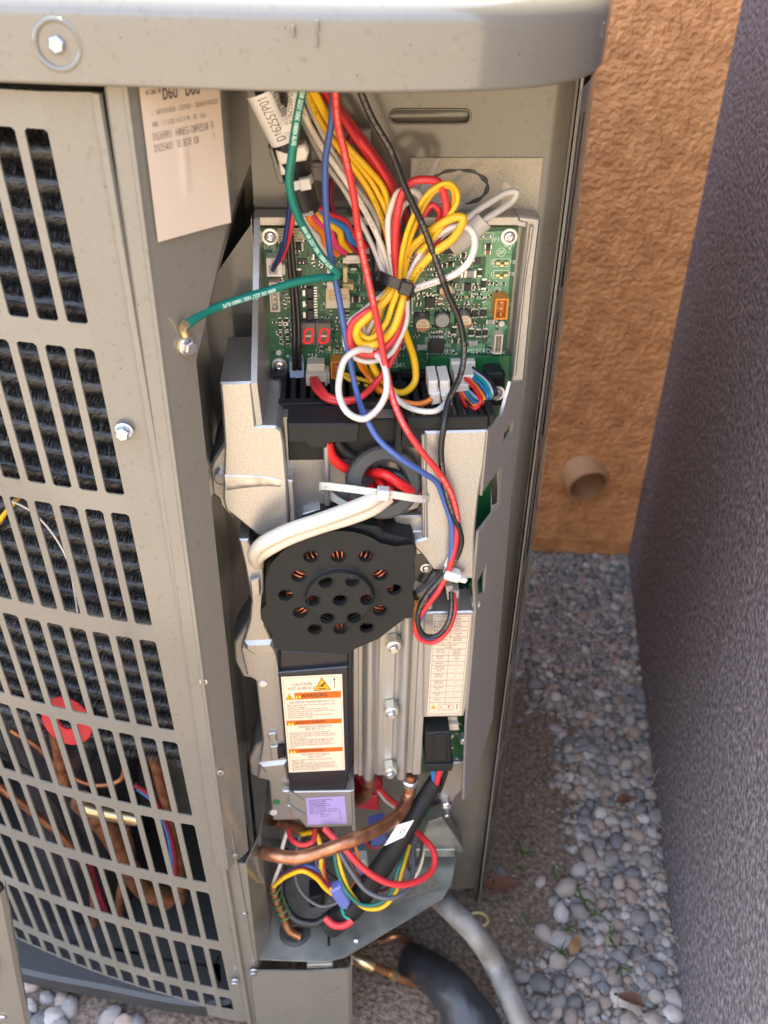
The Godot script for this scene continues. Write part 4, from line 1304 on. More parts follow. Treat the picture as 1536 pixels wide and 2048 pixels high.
	for t in ["Assembled in foreign country", "PART NO: 5402 DWG02", "EX1600ABT14 BVEM2.B", "S/N: 5A1238620240421 2107", "MODEL D162 A2C4B06", "EBW02 D162 E24A4B08   OUTPUT 3 PH", "EBW02 D162 A4C4A06B   INPUT 240V", "REV A 12/04   60 HZ"]:
		write(im, t, 22, 28 + ln * 17, 14, ink, "Droid Sans Bold" if ln < 4 else F, 1.0)
		ln += 1
	write(im, "A24 21 06 B", 285, 200, 16, ink, F, 1.0, true)
	bar(im, 110, 152, 96, 3, ink)
	bar(im, 110, 168, 70, 3, ink)
	var q := [v(-17.5, 182, 56.2), v(6.8, 182, 56.2), v(5.4, 208.5, 56.2), v(-17.9, 208, 56.2)]
	s = Shape.new()
	s.quad(q[0], q[1], q[2], q[3])
	put(s, "lilac_label", printed("lilac label", im, 0.5), drive)


func _caution_label(hs: Node3D) -> void:
	var im := canvas(560, 900, Color(0.82, 0.765, 0.68))
	var ink := Color(0.16, 0.11, 0.09)
	var org := Color(0.80, 0.36, 0.03)
	var yel := Color(0.84, 0.60, 0.03)
	var F := "Droid Sans"
	var B := "Droid Sans Bold"
	for x in [14, 542]: bar(im, x, 14, 3, 870, Color(0.62, 0.5, 0.38))
	bar(im, 14, 14, 530, 3, Color(0.62, 0.5, 0.38))
	write(im, "CAUTION", 96, 84, 34, ink, F, 1.25)
	write(im, "HOT SURFACE", 50, 120, 34, ink, F, 1.2)
	wedge(im, 372, 18, 118, 82, Color(0.35, 0.26, 0.05))
	wedge(im, 372, 28, 102, 72, yel)
	for k in 40: bar(im, 356 + k, 92 - int(k * 0.7), 12, 8, Color(0.15, 0.1, 0.05))
	bar(im, 342, 92, 46, 9, Color(0.15, 0.1, 0.05))
	bar(im, 336, 116, 70, 7, Color(0.15, 0.1, 0.05))
	bar(im, 484, 34, 5, 86, Color(0.2, 0.14, 0.1))
	wedge(im, 486, 26, 22, 12, Color(0.2, 0.14, 0.1))
	bar(im, 110, 146, 434, 60, org)
	wedge(im, 62, 150, 56, 40, Color(0.4, 0.3, 0.05))
	wedge(im, 62, 157, 46, 33, yel)
	bar(im, 60, 172, 5, 26, Color(0.2, 0.14, 0.05))
	write(im, "WARNING", 172, 192, 46, ink, B, 1.1)
	var tri_at := func(x: int, y: int) -> void:
		wedge(im, x, y, 26, 14, Color(0.98, 0.8, 0.15))
		wedge(im, x + 30, y, 26, 14, Color(0.98, 0.8, 0.15))
	tri_at.call(128, 168)
	write(im, "ELECTRICAL HAZARD 400 VOLTS DC", 56, 240, 27, ink, F, 1.02)
	var y := 264
	for t in ["Wait 2 minutes after disconnecting power, then", "verify DC voltage is", "less than 42 VDC at inverter test points.", "Components may store a dangerous electrical", "potential of 400 volts DC.", "Failure to follow this Warning could result in", "personal injury or death."]:
		write(im, t, 34, y, 20, ink, F, 1.08)
		y += 19
	bar(im, 17, 396, 525, 44, org)
	tri_at.call(40, 410)
	write(im, "AVERTISSEMENT", 98, 430, 33, ink, B, 1.12)
	write(im, "DANGER ELECTRIQUE DE", 120, 470, 27, ink, F, 1.1)
	write(im, "400 VOLTS CC", 190, 494, 27, ink, F, 1.1)
	y = 520
	for t in ["Attendez 2 minutes apres l'interruption de", "l'alimentation electrique. Verifiez ensuite, que la", "tension CC est inferieure a 42 VCC aux points de", "test de l'onduleur.", "Les composants pourraient emmagasiner une", "charge electrique dangereuse de 400 volts CC.", "Un manquement a suivre cet avertissement", "pourrait causer des blessures corporelles ou la", "mort."]:
		write(im, t, 34, y, 19, ink, F, 1.08)
		y += 17
	bar(im, 17, 668, 525, 42, org)
	tri_at.call(40, 680)
	write(im, "ADVERTENCIA", 112, 700, 32, ink, B, 1.12)
	write(im, "PELIGRO ELECTRICO", 140, 738, 27, ink, F, 1.1)
	write(im, "400 V de CC", 200, 762, 27, ink, F, 1.1)
	y = 786
	for t in ["Espere 2 minutos despues de desconectar la", "energia, luego", "verifique que el voltaje de CC sea inferior a 42 V", "de CC en los puntos de prueba del inversor. Los", "componentes pueden almacenar un potencial", "de 400 V de CC. No seguir esta advertencia podria", "provocar lesiones o la muerte."]:
		write(im, t, 34, y, 19, ink, F, 1.06)
		y += 16
	var q := [v(-26.7, 239.1, 62.3), v(5.8, 239.5, 62.2), v(4.8, 317.1, 62.2), v(-27.8, 316.3, 62.2)]
	var s := Shape.new()
	s.quad(q[0], q[1], q[2], q[3])
	put(s, "caution_label", printed("caution label", im, 0.5), hs)


func _heat_sink() -> void:
	var sink := thing("heat_sink", v(33.6, 216.2, 46), "ribbed extruded aluminium heat sink plate with three nuts down its middle", "heat sink")
	var xl := 11.6
	var xr := 52.2
	var plan := []
	var ridge := func(f0: float, f1: float, h: float) -> void:
		for i in 9:
			var t := float(i) / 8
			plan.append(w(lerpf(xl, xr, lerpf(f0, f1, t)), 45.0 + h * sqrt(maxf(0.0, 1.0 - pow(2.0 * t - 1.0, 2.0)))))
	plan.append_array([w(xl, 40), w(xl, 44.6), w(xl + 2.4, 44.6), w(xl + 2.8, 45.8), w(xl + 4.6, 45.8)])
	ridge.call(0.13, 0.31, 5.6)
	plan.append_array([w(xl + 13.4, 45.2), w(xl + 14.6, 45.9), w(xl + 22.6, 45.9), w(xl + 23.8, 45.2)])
	ridge.call(0.62, 0.8, 5.6)
	plan.append_array([w(xl + 33, 45), w(xl + 35.4, 45), w(xl + 36, 46.4), w(xr, 46.4), w(xr, 40)])
	var s := Shape.new()
	s.sheet(plan, 214, 345, 2.0)
	put(s, "plate", mat["extruded aluminium"], sink)
	for q in [v(33, 326.9, 46.2), v(32.7, 276.1, 46.2), v(33.1, 224.2, 46.2)]:
		s = Shape.new()
		s.nut(q, 4.4, 6.0, 6, 0.2, 0.6, Vector3(0, -0.05, 1))
		var n := put(s, "nut", paint("brass pale", 0.66, 0.6, 0.46, 0.34, 0.7), sink)
		s = Shape.new()
		s.lathe(q + v(0, 0, 6), [Vector2(4.0, 0), Vector2(4.0, 0.8), Vector2(3.0, 1.0), Vector2(2.4, 1.0), Vector2(2.3, 3.2), Vector2(1.8, 3.8), Vector2(0, 3.8)], 20)
		put(s, "stud", mat["zinc"], n)
	s = Shape.new()
	s.tube([v(44.9, 353.8, 44), v(45, 343.3, 44), v(46.3, 329.9, 44)], 2.6, 12, 3.0)
	put(s, "guide", paint("amber plastic", 0.42, 0.2, 0.05, 0.35), sink)



var board: Node3D


# one boxy component lying on the control board, in board millimetres
func chunk(called: String, x: float, y: float, wd: float, ht: float, z1: float, m: String, parent: Node3D = null, z0 := 0.0) -> MeshInstance3D:
	var s := Shape.new()
	s.box(x, y, wd, ht, z0, z1, 0.25)
	return put(s, called, mat[m], parent if parent else board)


func chip(x: float, y: float, wd: float, ht: float, z1: float, pins: int, upright: bool) -> void:
	var c := chunk("chip", x, y, wd, ht, z1, "chip black", null, 0.15)
	var s := Shape.new()
	for i in pins:
		for k in [-1, 1]:
			var t := (float(i) + 0.5) / pins - 0.5
			if upright: s.box(x + t * wd, y + k * (ht / 2 + 0.45), wd / pins * 0.5, 1.0, 0, 0.5, 0.05)
			else: s.box(x + k * (wd / 2 + 0.45), y + t * ht, 1.0, ht / pins * 0.5, 0, 0.5, 0.05)
	put(s, "pins", mat["solder"], c)


func resistor(x: float, y: float, wd: float, ht: float, body := "chip black", h := 0.6, called := "resistor") -> void:
	var o := chunk(called, x, y, wd, ht, h, body)
	var s := Shape.new()
	if wd > ht:
		for k in [-1, 1]: s.box(x + k * wd * 0.46, y, wd * 0.2, ht * 1.04, 0, h * 1.04, 0.05)
	else:
		for k in [-1, 1]: s.box(x, y + k * ht * 0.46, wd * 1.04, ht * 0.2, 0, h * 1.04, 0.05)
	put(s, "terminals", mat["solder"], o)


func can(x: float, y: float, r: float, h: float) -> void:
	chunk("capacitor_foot", x, y, r * 2.2, r * 2.2, 0.8, "chip black")
	var s := Shape.new()
	s.lathe(v(x, y, 0.8), [Vector2(r, 0), Vector2(r, h - 0.6), Vector2(r * 0.93, h)], 28)
	var o := put(s, "capacitor", mat["smooth aluminium"], board)
	s = Shape.new()
	s.lathe(v(x, y, h + 0.8), [Vector2(r * 0.93, 0), Vector2(0, 0.05)], 28)
	var im := canvas(96, 96, Color(0.80, 0.72, 0.58))
	bar(im, 0, 66, 96, 30, Color(0.62, 0.42, 0.30))
	write(im, "HS", 36, 34, 24, Color(0.4, 0.33, 0.25))
	write(im, "G=S40", 14, 58, 22, Color(0.4, 0.33, 0.25))
	for i in s.U.size():
		var q := s.V[i]
		s.U[i] = Vector2(0.5 + (q.x - x * 0.001) / (r * 0.002), 0.5 - (q.y - y * 0.001) / (r * 0.002))
	put(s, "top", mat["can top"] if mat.has("can top") else printed("can top", im, 0.4), o)


# open plastic header: four walls, a floor, and pins
func header(called: String, x: float, y: float, wd: float, ht: float, h: float, m: String, pins: int, upright := true) -> MeshInstance3D:
	var s := Shape.new()
	var t := 0.8
	s.box(x - wd / 2 + t / 2, y, t, ht, 0, h, 0.12)
	s.box(x + wd / 2 - t / 2, y, t, ht, 0, h, 0.12)
	s.box(x, y - ht / 2 + t / 2, wd - 2 * t, t, 0, h - 0.02, 0.12)
	s.box(x, y + ht / 2 - t / 2, wd - 2 * t, t, 0, h - 0.02, 0.12)
	s.box(x, y, wd - 2 * t, ht - 2 * t, 0, h * 0.35, 0.05)
	var o := put(s, called, mat[m], board)
	s = Shape.new()
	for i in pins:
		var k := (i + 0.5) / pins - 0.5
		s.box(x + (0.0 if upright else k * (wd - 2 * t)), y + (k * (ht - 2 * t) if upright else 0.0), 0.7, 0.7, h * 0.3, h * 0.9, 0.1)
	put(s, "pins", mat["solder"], o)
	return o


func silk() -> Image:
	var im := canvas(1180, 730, Color(0.15, 0.36, 0.23))
	rng.seed = 31
	var glare_pours := [Color(0.30, 0.52, 0.37), Color(0.12, 0.31, 0.20), Color(0.36, 0.57, 0.43)]  # copper pours, their tones lightened to paint in glare on the board
	for i in 150:
		bar(im, rng.randi_range(330, 1120), rng.randi_range(0, 640), rng.randi_range(12, 90), rng.randi_range(8, 60), glare_pours[i % 3])
	for i in 60:
		bar(im, rng.randi_range(0, 330), rng.randi_range(0, 640), rng.randi_range(10, 60), rng.randi_range(6, 40), glare_pours[1 if i % 2 else 0].darkened(0.2))
	bar(im, 1040, 20, 120, 380, Color(0.42, 0.62, 0.46))  # paler right end, glare painted into the board colour
	bar(im, 900, 20, 180, 120, Color(0.40, 0.60, 0.45))
	for i in 340:
		var x := rng.randi_range(0, 1150)
		var y := rng.randi_range(0, 700)
		var tone := Color(0.24, 0.45, 0.31) if rng.randf() < 0.6 else Color(0.07, 0.19, 0.13)
		var l := rng.randi_range(20, 120)
		if rng.randf() < 0.5: bar(im, x, y, l, 2, tone)
		else: bar(im, x, y, 2, l, tone)
		bar(im, x - 2, y - 2, 5, 5, Color(0.42, 0.55, 0.42))
	var ink := Color(0.80, 0.85, 0.77)
	# outlines and legends printed beside the parts
	for i in 190:
		var x := rng.randi_range(40, 1130)
		var y := rng.randi_range(60, 640)
		var a := rng.randi_range(14, 34)
		var b := rng.randi_range(12, 26)
		for e in [[x, y, a, 2], [x, y + b, a, 2], [x, y, 2, b], [x + a, y, 2, b]]: bar(im, e[0], e[1], e[2], e[3], ink.darkened(0.25))
		if i % 2: write(im, ["R%d", "C%d", "D%d", "Q%d"][i % 4] % (i + 10), x, y - 3, 13, ink)
	var t := func(s: String, x: float, y: float, size: int) -> void: write(im, s, (x + 28.3) * 10.0, (538.0 - y) * 10.0, size, Color(0.88, 0.92, 0.85), "Droid Sans")
	for q in [["MS6", -27.9, 527.9, 30], ["RED", -23.9, 525.9, 28], ["MS1", 83.7, 528.5, 26], ["JP1", 77.6, 530.9, 28], ["J2", 78.2, 520.4, 26], ["F8", 87, 520.3, 26], ["J3", 78.5, 514.5, 26], ["F8", 87.1, 514.4, 26], ["J16", 80.8, 507, 26], ["MS9", 32.6, 476.7, 34], ["J41", 35.1, 467.4, 30], ["J22", -8.9, 472.6, 32], ["J23", 3.5, 475.4, 32], ["SE01", -10.3, 491.7, 26], ["SE02", -3.3, 491.6, 26], ["MSCDC0101.5", 68.9, 474.9, 26], ["MS2", 85.1, 472.8, 30], ["13.8", 57.3, 466.3, 28], ["R Y GND R", 9.6, 536.3, 30]]:
		t.call(q[0], q[1], q[2], q[3])
	for c in [[82.5, 526.1]]:
		for k in 60:
			var g := TAU * k / 60
			bar(im, int((c[0] + 28.3) * 10 + 20 * cos(g)), int((538 - c[1]) * 10 + 20 * sin(g)), 3, 3, ink)
		write(im, "Pb", (c[0] + 28.3) * 10 - 13, (538 - c[1]) * 10 + 9, 24, ink)
		for k in 28: bar(im, int((c[0] + 28.3) * 10 - 14 + k), int((538 - c[1]) * 10 + 14 - k), 3, 3, ink)
	for e in [[71.4, 535.2, 66, 28], [79.4, 523, 72, 38], [79.7, 517.2, 72, 38], [31.2, 475.1, 34, 76]]:
		var x := int((e[0] + 28.3) * 10)
		var y := int((538 - e[1]) * 10)
		for k in [[x, y, e[2], 3], [x, y + e[3], e[2], 3], [x, y, 3, e[3]], [x + e[2], y, 3, e[3]]]: bar(im, k[0], k[1], k[2], k[3], ink)
	return im


func build_board() -> void:
	board = thing("circuit_board", v(30, 465, 0), "green control circuit board full of components at the top of the drive", "circuit board")
	var s := Shape.new()
	s.prism([w(-28.3, 465.4), w(89.7, 465.4), w(89.7, 538), w(-28.3, 538)], -1.8, -0.1)
	put(s, "laminate", mat["board edge"], board)
	s = Shape.new()
	s.quad(v(-28.3, 465, 0), v(89.7, 465, 0), v(89.7, 538, 0), v(-28.3, 538, 0))
	put(s, "board_face", printed("board face", silk(), 0.38), board)
	for q in [v(-24.6, 533.9, 0.1), v(85.6, 533.5, 0.1), v(-23.4, 469.3, 0.1), v(84.9, 469, 0.1)]: phillips(board, q, 2.65)
	# white top-left maker's plate
	var im := canvas(300, 110, Color(0.80, 0.78, 0.68))
	var n := 0
	for t in ["BOARD ASSY    CNT00912", "VS DRIVE 98BC0918", "6871 00725AHBK0", "Manufactured in China"]:
		write(im, t, 10, 26 + n * 25, 23, Color(0.25, 0.25, 0.2), "Droid Sans Bold")
		n += 1
	var q := [v(-21.1, 531.5, 0.4), v(-8.1, 531.6, 0.4), v(-8.4, 537.9, 0.4), v(-21, 537.7, 0.4)]
	s = Shape.new()
	s.quad(q[0], q[1], q[2], q[3])
	put(s, "board_label", printed("board label", im, 0.6), board)
	chunk("sticker", 77.8, 470.2, 4.2, 4.6, 0.2, "white plastic")
	s = Shape.new()
	s.prism([w(-4.5, 530.7), w(-0.6, 529.9), w(-0.2, 527.6), w(-2, 525.7)], 0, 0.4)
	put(s, "sticker", mat["white plastic"], board)
	# cans, coil and power parts of the right half
	can(46.4, 493, 3.5, 7.0)
	can(66.4, 494.6, 3.5, 7.0)
	can(56.8, 509.9, 3.3, 6.5)
	var coil := chunk("power_inductor", 56.4, 492.9, 7.4, 7.8, 2.2, "chip black")
	s = Shape.new()
	var ic := v(56.1, 493.8, 2.2)
	s.lathe(ic, [Vector2(3.5, 0), Vector2(3.5, 2.0), Vector2(3.2, 2.4), Vector2(0, 2.4)], 28)
	put(s, "core", mat["grey plastic"], coil)
	chip(54.4, 479.2, 7.2, 7.6, 2.0, 5, true)
	chip(54.1, 485, 6.4, 1.0, 0.8, 5, true)
	chip(50.2, 501.9, 4.8, 5.2, 1.8, 2, true)
	chip(67.8, 509.3, 3.4, 3.6, 1.2, 7, false)
	chip(72.1, 495.8, 3.2, 3.2, 1.4, 4, true)
	chip(76.3, 496.1, 3.2, 3.2, 1.4, 4, true)
	chip(39.6, 500, 3.0, 8.6, 1.4, 14, false)
	chip(56.6, 529.6, 7.5, 8.0, 1.2, 9, false)
	for e in [[71.1, 486.4, 2.4, 4.2], [74.6, 485.9, 2.4, 4.2], [78, 486.1, 2.4, 4.2], [75.4, 511, 2.2, 5.0], [62.6, 487.3, 2.2, 4.4], [73, 516.7, 1.8, 3.6]]: resistor(e[0], e[1], e[2], e[3], "chip black", 1.4, "diode")
	for e in [[68.6, 515.8, 5.0, 3.4, "grey plastic"], [62.4, 515.8, 5.0, 3.4, "grey plastic"], [80.1, 491.4, 3.6, 2.4, "grey plastic"], [47.2, 478.2, 4.4, 2.6, "grey plastic"], [63.5, 481.5, 3.2, 2.0, "chip black"], [72.5, 480, 3.6, 2.8, "grey plastic"], [64.7, 524.8, 2.6, 1.8, "chip black"], [76.1, 529, 3.0, 2.2, "chip black"], [76.1, 526.2, 2.6, 2.0, "smd brown"], [58.8, 520.5, 3.2, 1.8, "chip black"], [55.2, 502.4, 2.4, 2.8, "smd brown"], [56.2, 520, 2.6, 1.6, "chip black"]]: resistor(e[0], e[1], e[2], e[3], e[4], 1.0)
	for i in 9: resistor(lerpf(54.5, 74, i / 8.0), 499.6, 0.8, 1.9, "smd brown" if i % 3 else "chip black", 0.6, "small_resistor")
	for i in 8: resistor(lerpf(54, 75, i / 7.0), 504.2, 1.7, 0.9, "chip black", 0.6, "small_resistor")
	for i in 6: resistor(lerpf(64, 73, i / 5.0), 489.8, 0.9, 1.8, "smd brown", 0.6, "small_resistor")
	for e in [[67.2, 504.3], [70.6, 504.6]]: chunk("indicator", e[0], e[1], 1.5, 1.2, 0.7, "yellow film")
	# dark plates on the board face, shade of two square openings put into colour
	for e in [[71, 521.9], [-10.2, 522.1]]: chunk("dark_cutout_plate", e[0], e[1], 4.8, 3.2, 0.12, "ferrite")
	# blade terminals
	for e in [[83.2, 521.1], [83.4, 515.2]]:
		s = Shape.new()
		for k in [-1, 1]: s.box(e[0] + k * 2.0, e[1] + 0.3, 2.6, 1.7, 0, 2.2, 0.3)
		s.box(e[0], e[1] - 1.1, 2.4, 1.6, 0, 1.4, 0.3)
		put(s, "blade_terminal", mat["brass"], board)
	for e in [[73.4, 533.8, 76.7, 533.7], [33, 473.2, 33, 469.6]]:
		s = Shape.new()
		for k in 2: s.lathe(v(e[2 * k], e[2 * k + 1], 0), [Vector2(1.2, 0), Vector2(1.0, 1.0), Vector2(0.4, 1.4), Vector2(0, 1.4)], 12)
		put(s, "solder_pad", mat["solder"], board)
	for e in [[85.9, 490.2, 1.5], [-23.5, 476, 1.3], [82.4, 475, 0.6], [-19, 474.1, 0.7], [86.3, 528, 0.6]]:
		s = Shape.new()
		s.lathe(v(e[0], e[1], 0), [Vector2(e[2], 0), Vector2(e[2], 0.5), Vector2(e[2] * 0.8, 0.7), Vector2(0, 0.7)], 16)
		put(s, "stud", mat["white plastic"], board)
	header("orange_header", 83.4, 501.4, 6.4, 10.6, 9.0, "orange plastic", 3)
	header("ivory_header", 84.1, 481.8, 4.2, 10.4, 6.0, "ivory plastic", 6)
	header("ivory_header", -23.7, 507, 4.6, 14.5, 6.0, "ivory plastic", 5)
	# wired plug at the top left
	chunk("plug", -23, 521.9, 7.2, 9.0, 7.0, "white plastic")
	chunk("plug_latch", -19.6, 520, 3.0, 5.0, 5.0, "white plastic")
	chunk("plug_cavity_patch", -23.7, 520.7, 4.2, 4.6, 7.1, "grey plastic")  # raised solid patch, its darker grey painted in for the shaded hollow
	# opto couplers, film capacitors, relays
	for e in [[-7.2, 507.4], [-7.3, 501.9], [-7.3, 496.3]]:
		var o := chunk("opto_coupler", e[0], e[1], 3.2, 5.0, 2.4, "chip black")
		s = Shape.new()
		s.box(e[0] - 2.9, e[1], 1.6, 3.2, 0, 2.0, 0.2)
		for k in 4: s.box(e[0] + 2.6, e[1] - 2.0 + k * 1.35, 1.8, 0.75, 0, 0.7, 0.1)
		put(s, "terminals", mat["solder"], o)
	var rl := canvas(200, 110, Color(0.78, 0.68, 0.53))
	write(rl, "(CQ)  17Z-T", 22, 34, 24, Color(0.35, 0.28, 0.2))
	write(rl, "DC 24VDC RU us", 22, 64, 22, Color(0.35, 0.28, 0.2))
	write(rl, "10A 120/250VAC", 22, 92, 22, Color(0.35, 0.28, 0.2))
	chunk("relay", 5.8, 505.6, 11.4, 7.0, 8.0, "ivory plastic")
	var rp := v(5.7, 508.9, 8.1)
	s = Shape.new()
	s.quad(rp + v(-5.3, -3.1, 0), rp + v(5.3, -3.1, 0), rp + v(5.3, 3.1, 0), rp + v(-5.3, 3.1, 0))
	put(s, "relay_print", printed("relay print", rl, 0.5), board)
	chunk("relay", 3.1, 511.8, 4.6, 6.4, 8.0, "ivory plastic")
	chunk("relay", 3.4, 518.4, 5.0, 7.0, 6.0, "ivory plastic")
	chunk("film_capacitor", 9.5, 517.6, 2.0, 7.4, 6.0, "yellow film")
	chunk("film_capacitor", 10.8, 511.7, 5.2, 3.0, 6.0, "yellow film")
	for e in [[13.5, 521, 2.6, 5.0], [19.5, 520.9, 2.6, 5.0], [-12.1, 516.5, 2.2, 5.0], [-3.5, 524.7, 3.4, 2.4], [1.6, 524.2, 3.6, 2.0], [14.6, 503.7, 3.6, 2.8]]: resistor(e[0], e[1], e[2], e[3], "chip black", 1.3, "diode")
	chip(-11.8, 529.4, 2.6, 3.4, 1.2, 6, false)
	for r in 4:
		for k in 2: resistor(lerpf(-22.0, -18.8, k), 493.2 - r * 3.7, 1.4, 2.4, "chip black", 0.7)
		chip(-14.6, 493.2 - r * 3.7, 1.3, 2.2, 1.0, 2, false)
		resistor(-10.4, 493.4 - r * 3.7, 1.8, 2.2, "smd brown" if r == 1 else "chip black", 0.8)
	for k in 9: resistor(10.3 + 0.2 * (k % 2), 524.0 - k * 3.9, 1.9, 2.4, "chip black" if k % 3 else "smd brown", 0.8)
	for e in [[12.8, 525.8, 6.0, 2.4, 6.0], [18.5, 531.2, 5.6, 7.0, 6.0], [12.5, 523.9, 8.0, 3.0, 4.0]]: chunk("ivory_plug", e[0], e[1], e[2], e[3], e[4], "white plastic")
	# two seven segment displays reading 00
	var seg := StandardMaterial3D.new()
	seg.resource_name = "lit segment"
	seg.albedo_color = Color(0.7, 0.16, 0.14)
	seg.emission_enabled = true
	seg.emission = Color(1.0, 0.10, 0.09)
	seg.emission_energy_multiplier = 0.22
	for e in [[-8.7, 487.8], [-1.2, 487.7]]:
		var o := chunk("display", e[0], e[1], 7.4, 11.4, 5.0, "grey plastic")
		o.material_override = paint("display face", 0.12, 0.105, 0.09, 0.35)
		var z0 := 5.0
		var c := Vector2(e[0] + 0.1, e[1] - 0.9)
		for g in [[0, 3.6, 0], [0, 0, 2], [0, -3.6, 0], [-1.9, 1.8, 1], [1.9, 1.8, 1], [-1.9, -1.8, 1], [1.9, -1.8, 1]]:
			s = Shape.new()
			var x: float = c.x + g[0] + g[1] * 0.14
			var y: float = c.y + g[1]
			if g[2] == 1: s.prism([w(x - 0.65, y - 1.4), w(x - 0.1, y - 1.65), w(x + 0.4, y - 1.4), w(x + 0.75, y + 1.4), w(x + 0.2, y + 1.65), w(x - 0.3, y + 1.4)], z0, z0 + 0.08)
			else: s.prism([w(x - 1.5, y), w(x - 1.15, y - 0.5), w(x + 1.15, y - 0.5), w(x + 1.5, y), w(x + 1.15, y + 0.5), w(x - 1.15, y + 0.5)], z0, z0 + 0.08)
			put(s, "segment", mat["ivory plastic"] if g[2] == 2 else seg, o)
	for k in 4: resistor(lerpf(-2.4, 9.5, k / 3.0), 478.2, 1.4, 2.2, ["chip black", "yellow film", "chip black", "smd brown"][k], 0.8)
	# plugs along the lower edge
	var bp := chunk("blue_plug", -14.7, 469.2, 7.0, 8.6, 6.0, "blue plastic")
	for k in [-1, 1]: chunk("plug_cavity_patch", bp.position.x * 1000 + 30 + k * 1.6, 467.2, 2.4, 2.6, 6.1, "blue plastic")
	chunk("tan_plug", -5.3, 469.9, 8.6, 6.0, 7.0, "ivory plastic")
	chunk("tan_plug", -5.1, 466.2, 10.4, 6.4, 11.0, "ivory plastic", null, 1.0)
	chunk("tan_plug", -0.2, 466.1, 3.0, 6.0, 9.0, "ivory plastic", null, 1.0)
	header("amber_header", 4.9, 469.7, 6.0, 9.6, 8.0, "orange plastic", 2)
	chunk("white_plug", 67.2, 470.3, 12.2, 6.0, 7.0, "white plastic")
	chunk("white_plug", 67.6, 467.4, 12.6, 3.4, 9.0, "white plastic", null, 1.0)
	# crowd of smaller parts, too small to tell apart
	s = Shape.new()
	rng.seed = 101
	for i in 420:
		var x := rng.randf_range(-25.0, 86.0)
		var y := rng.randf_range(473.0, 532.0)
		if x > 70.0 and y > 512.0: continue
		if rng.randf() < 0.5: s.box(x, y, 1.5, 0.85, 0, 0.5, 0.08)
		else: s.box(x, y, 0.85, 1.5, 0, 0.5, 0.08)
	stuff(put(s, "small_parts", mat["chip black"], board))
	var t := Shape.new()
	rng.seed = 101
	for i in 420:
		var x := rng.randf_range(-25.0, 86.0)
		var y := rng.randf_range(473.0, 532.0)
		if x > 70.0 and y > 512.0: continue
		if rng.randf() < 0.5:
			for k in [-1, 1]: t.box(x + k * 0.85, y, 0.5, 0.9, 0, 0.52, 0.05)
		else:
			for k in [-1, 1]: t.box(x, y + k * 0.85, 0.9, 0.5, 0, 0.52, 0.05)
	stuff(put(t, "small_terminals", mat["solder"], board))
	for k in 26:
		s = Shape.new()
		s.lathe(v(rng.randf_range(-20, 84), rng.randf_range(474, 531), 0), [Vector2(0.7, 0), Vector2(0.5, 0.5), Vector2(0, 0.7)], 8)
		put(s, "solder_joint", mat["solder"], board)



func cord(called: String, pts: Array, r: float, m: String, label: String, category := "wire", group := "", seg := 12) -> MeshInstance3D:
	var s := Shape.new()
	var bent := pts.duplicate()
	if category == "wire":
		r *= 0.9
		if pts.size() > 6:
			for i in range(1, pts.size() - 1): bent[i] = pts[i] + v(rng.randf_range(-0.5, 0.5), rng.randf_range(-0.5, 0.5), rng.randf_range(-0.4, 0.4))
	s.tube(bent, r, seg, 1.6)
	var o := put(s, called, mat[m])
	tag(o, label, category, group)
	return o


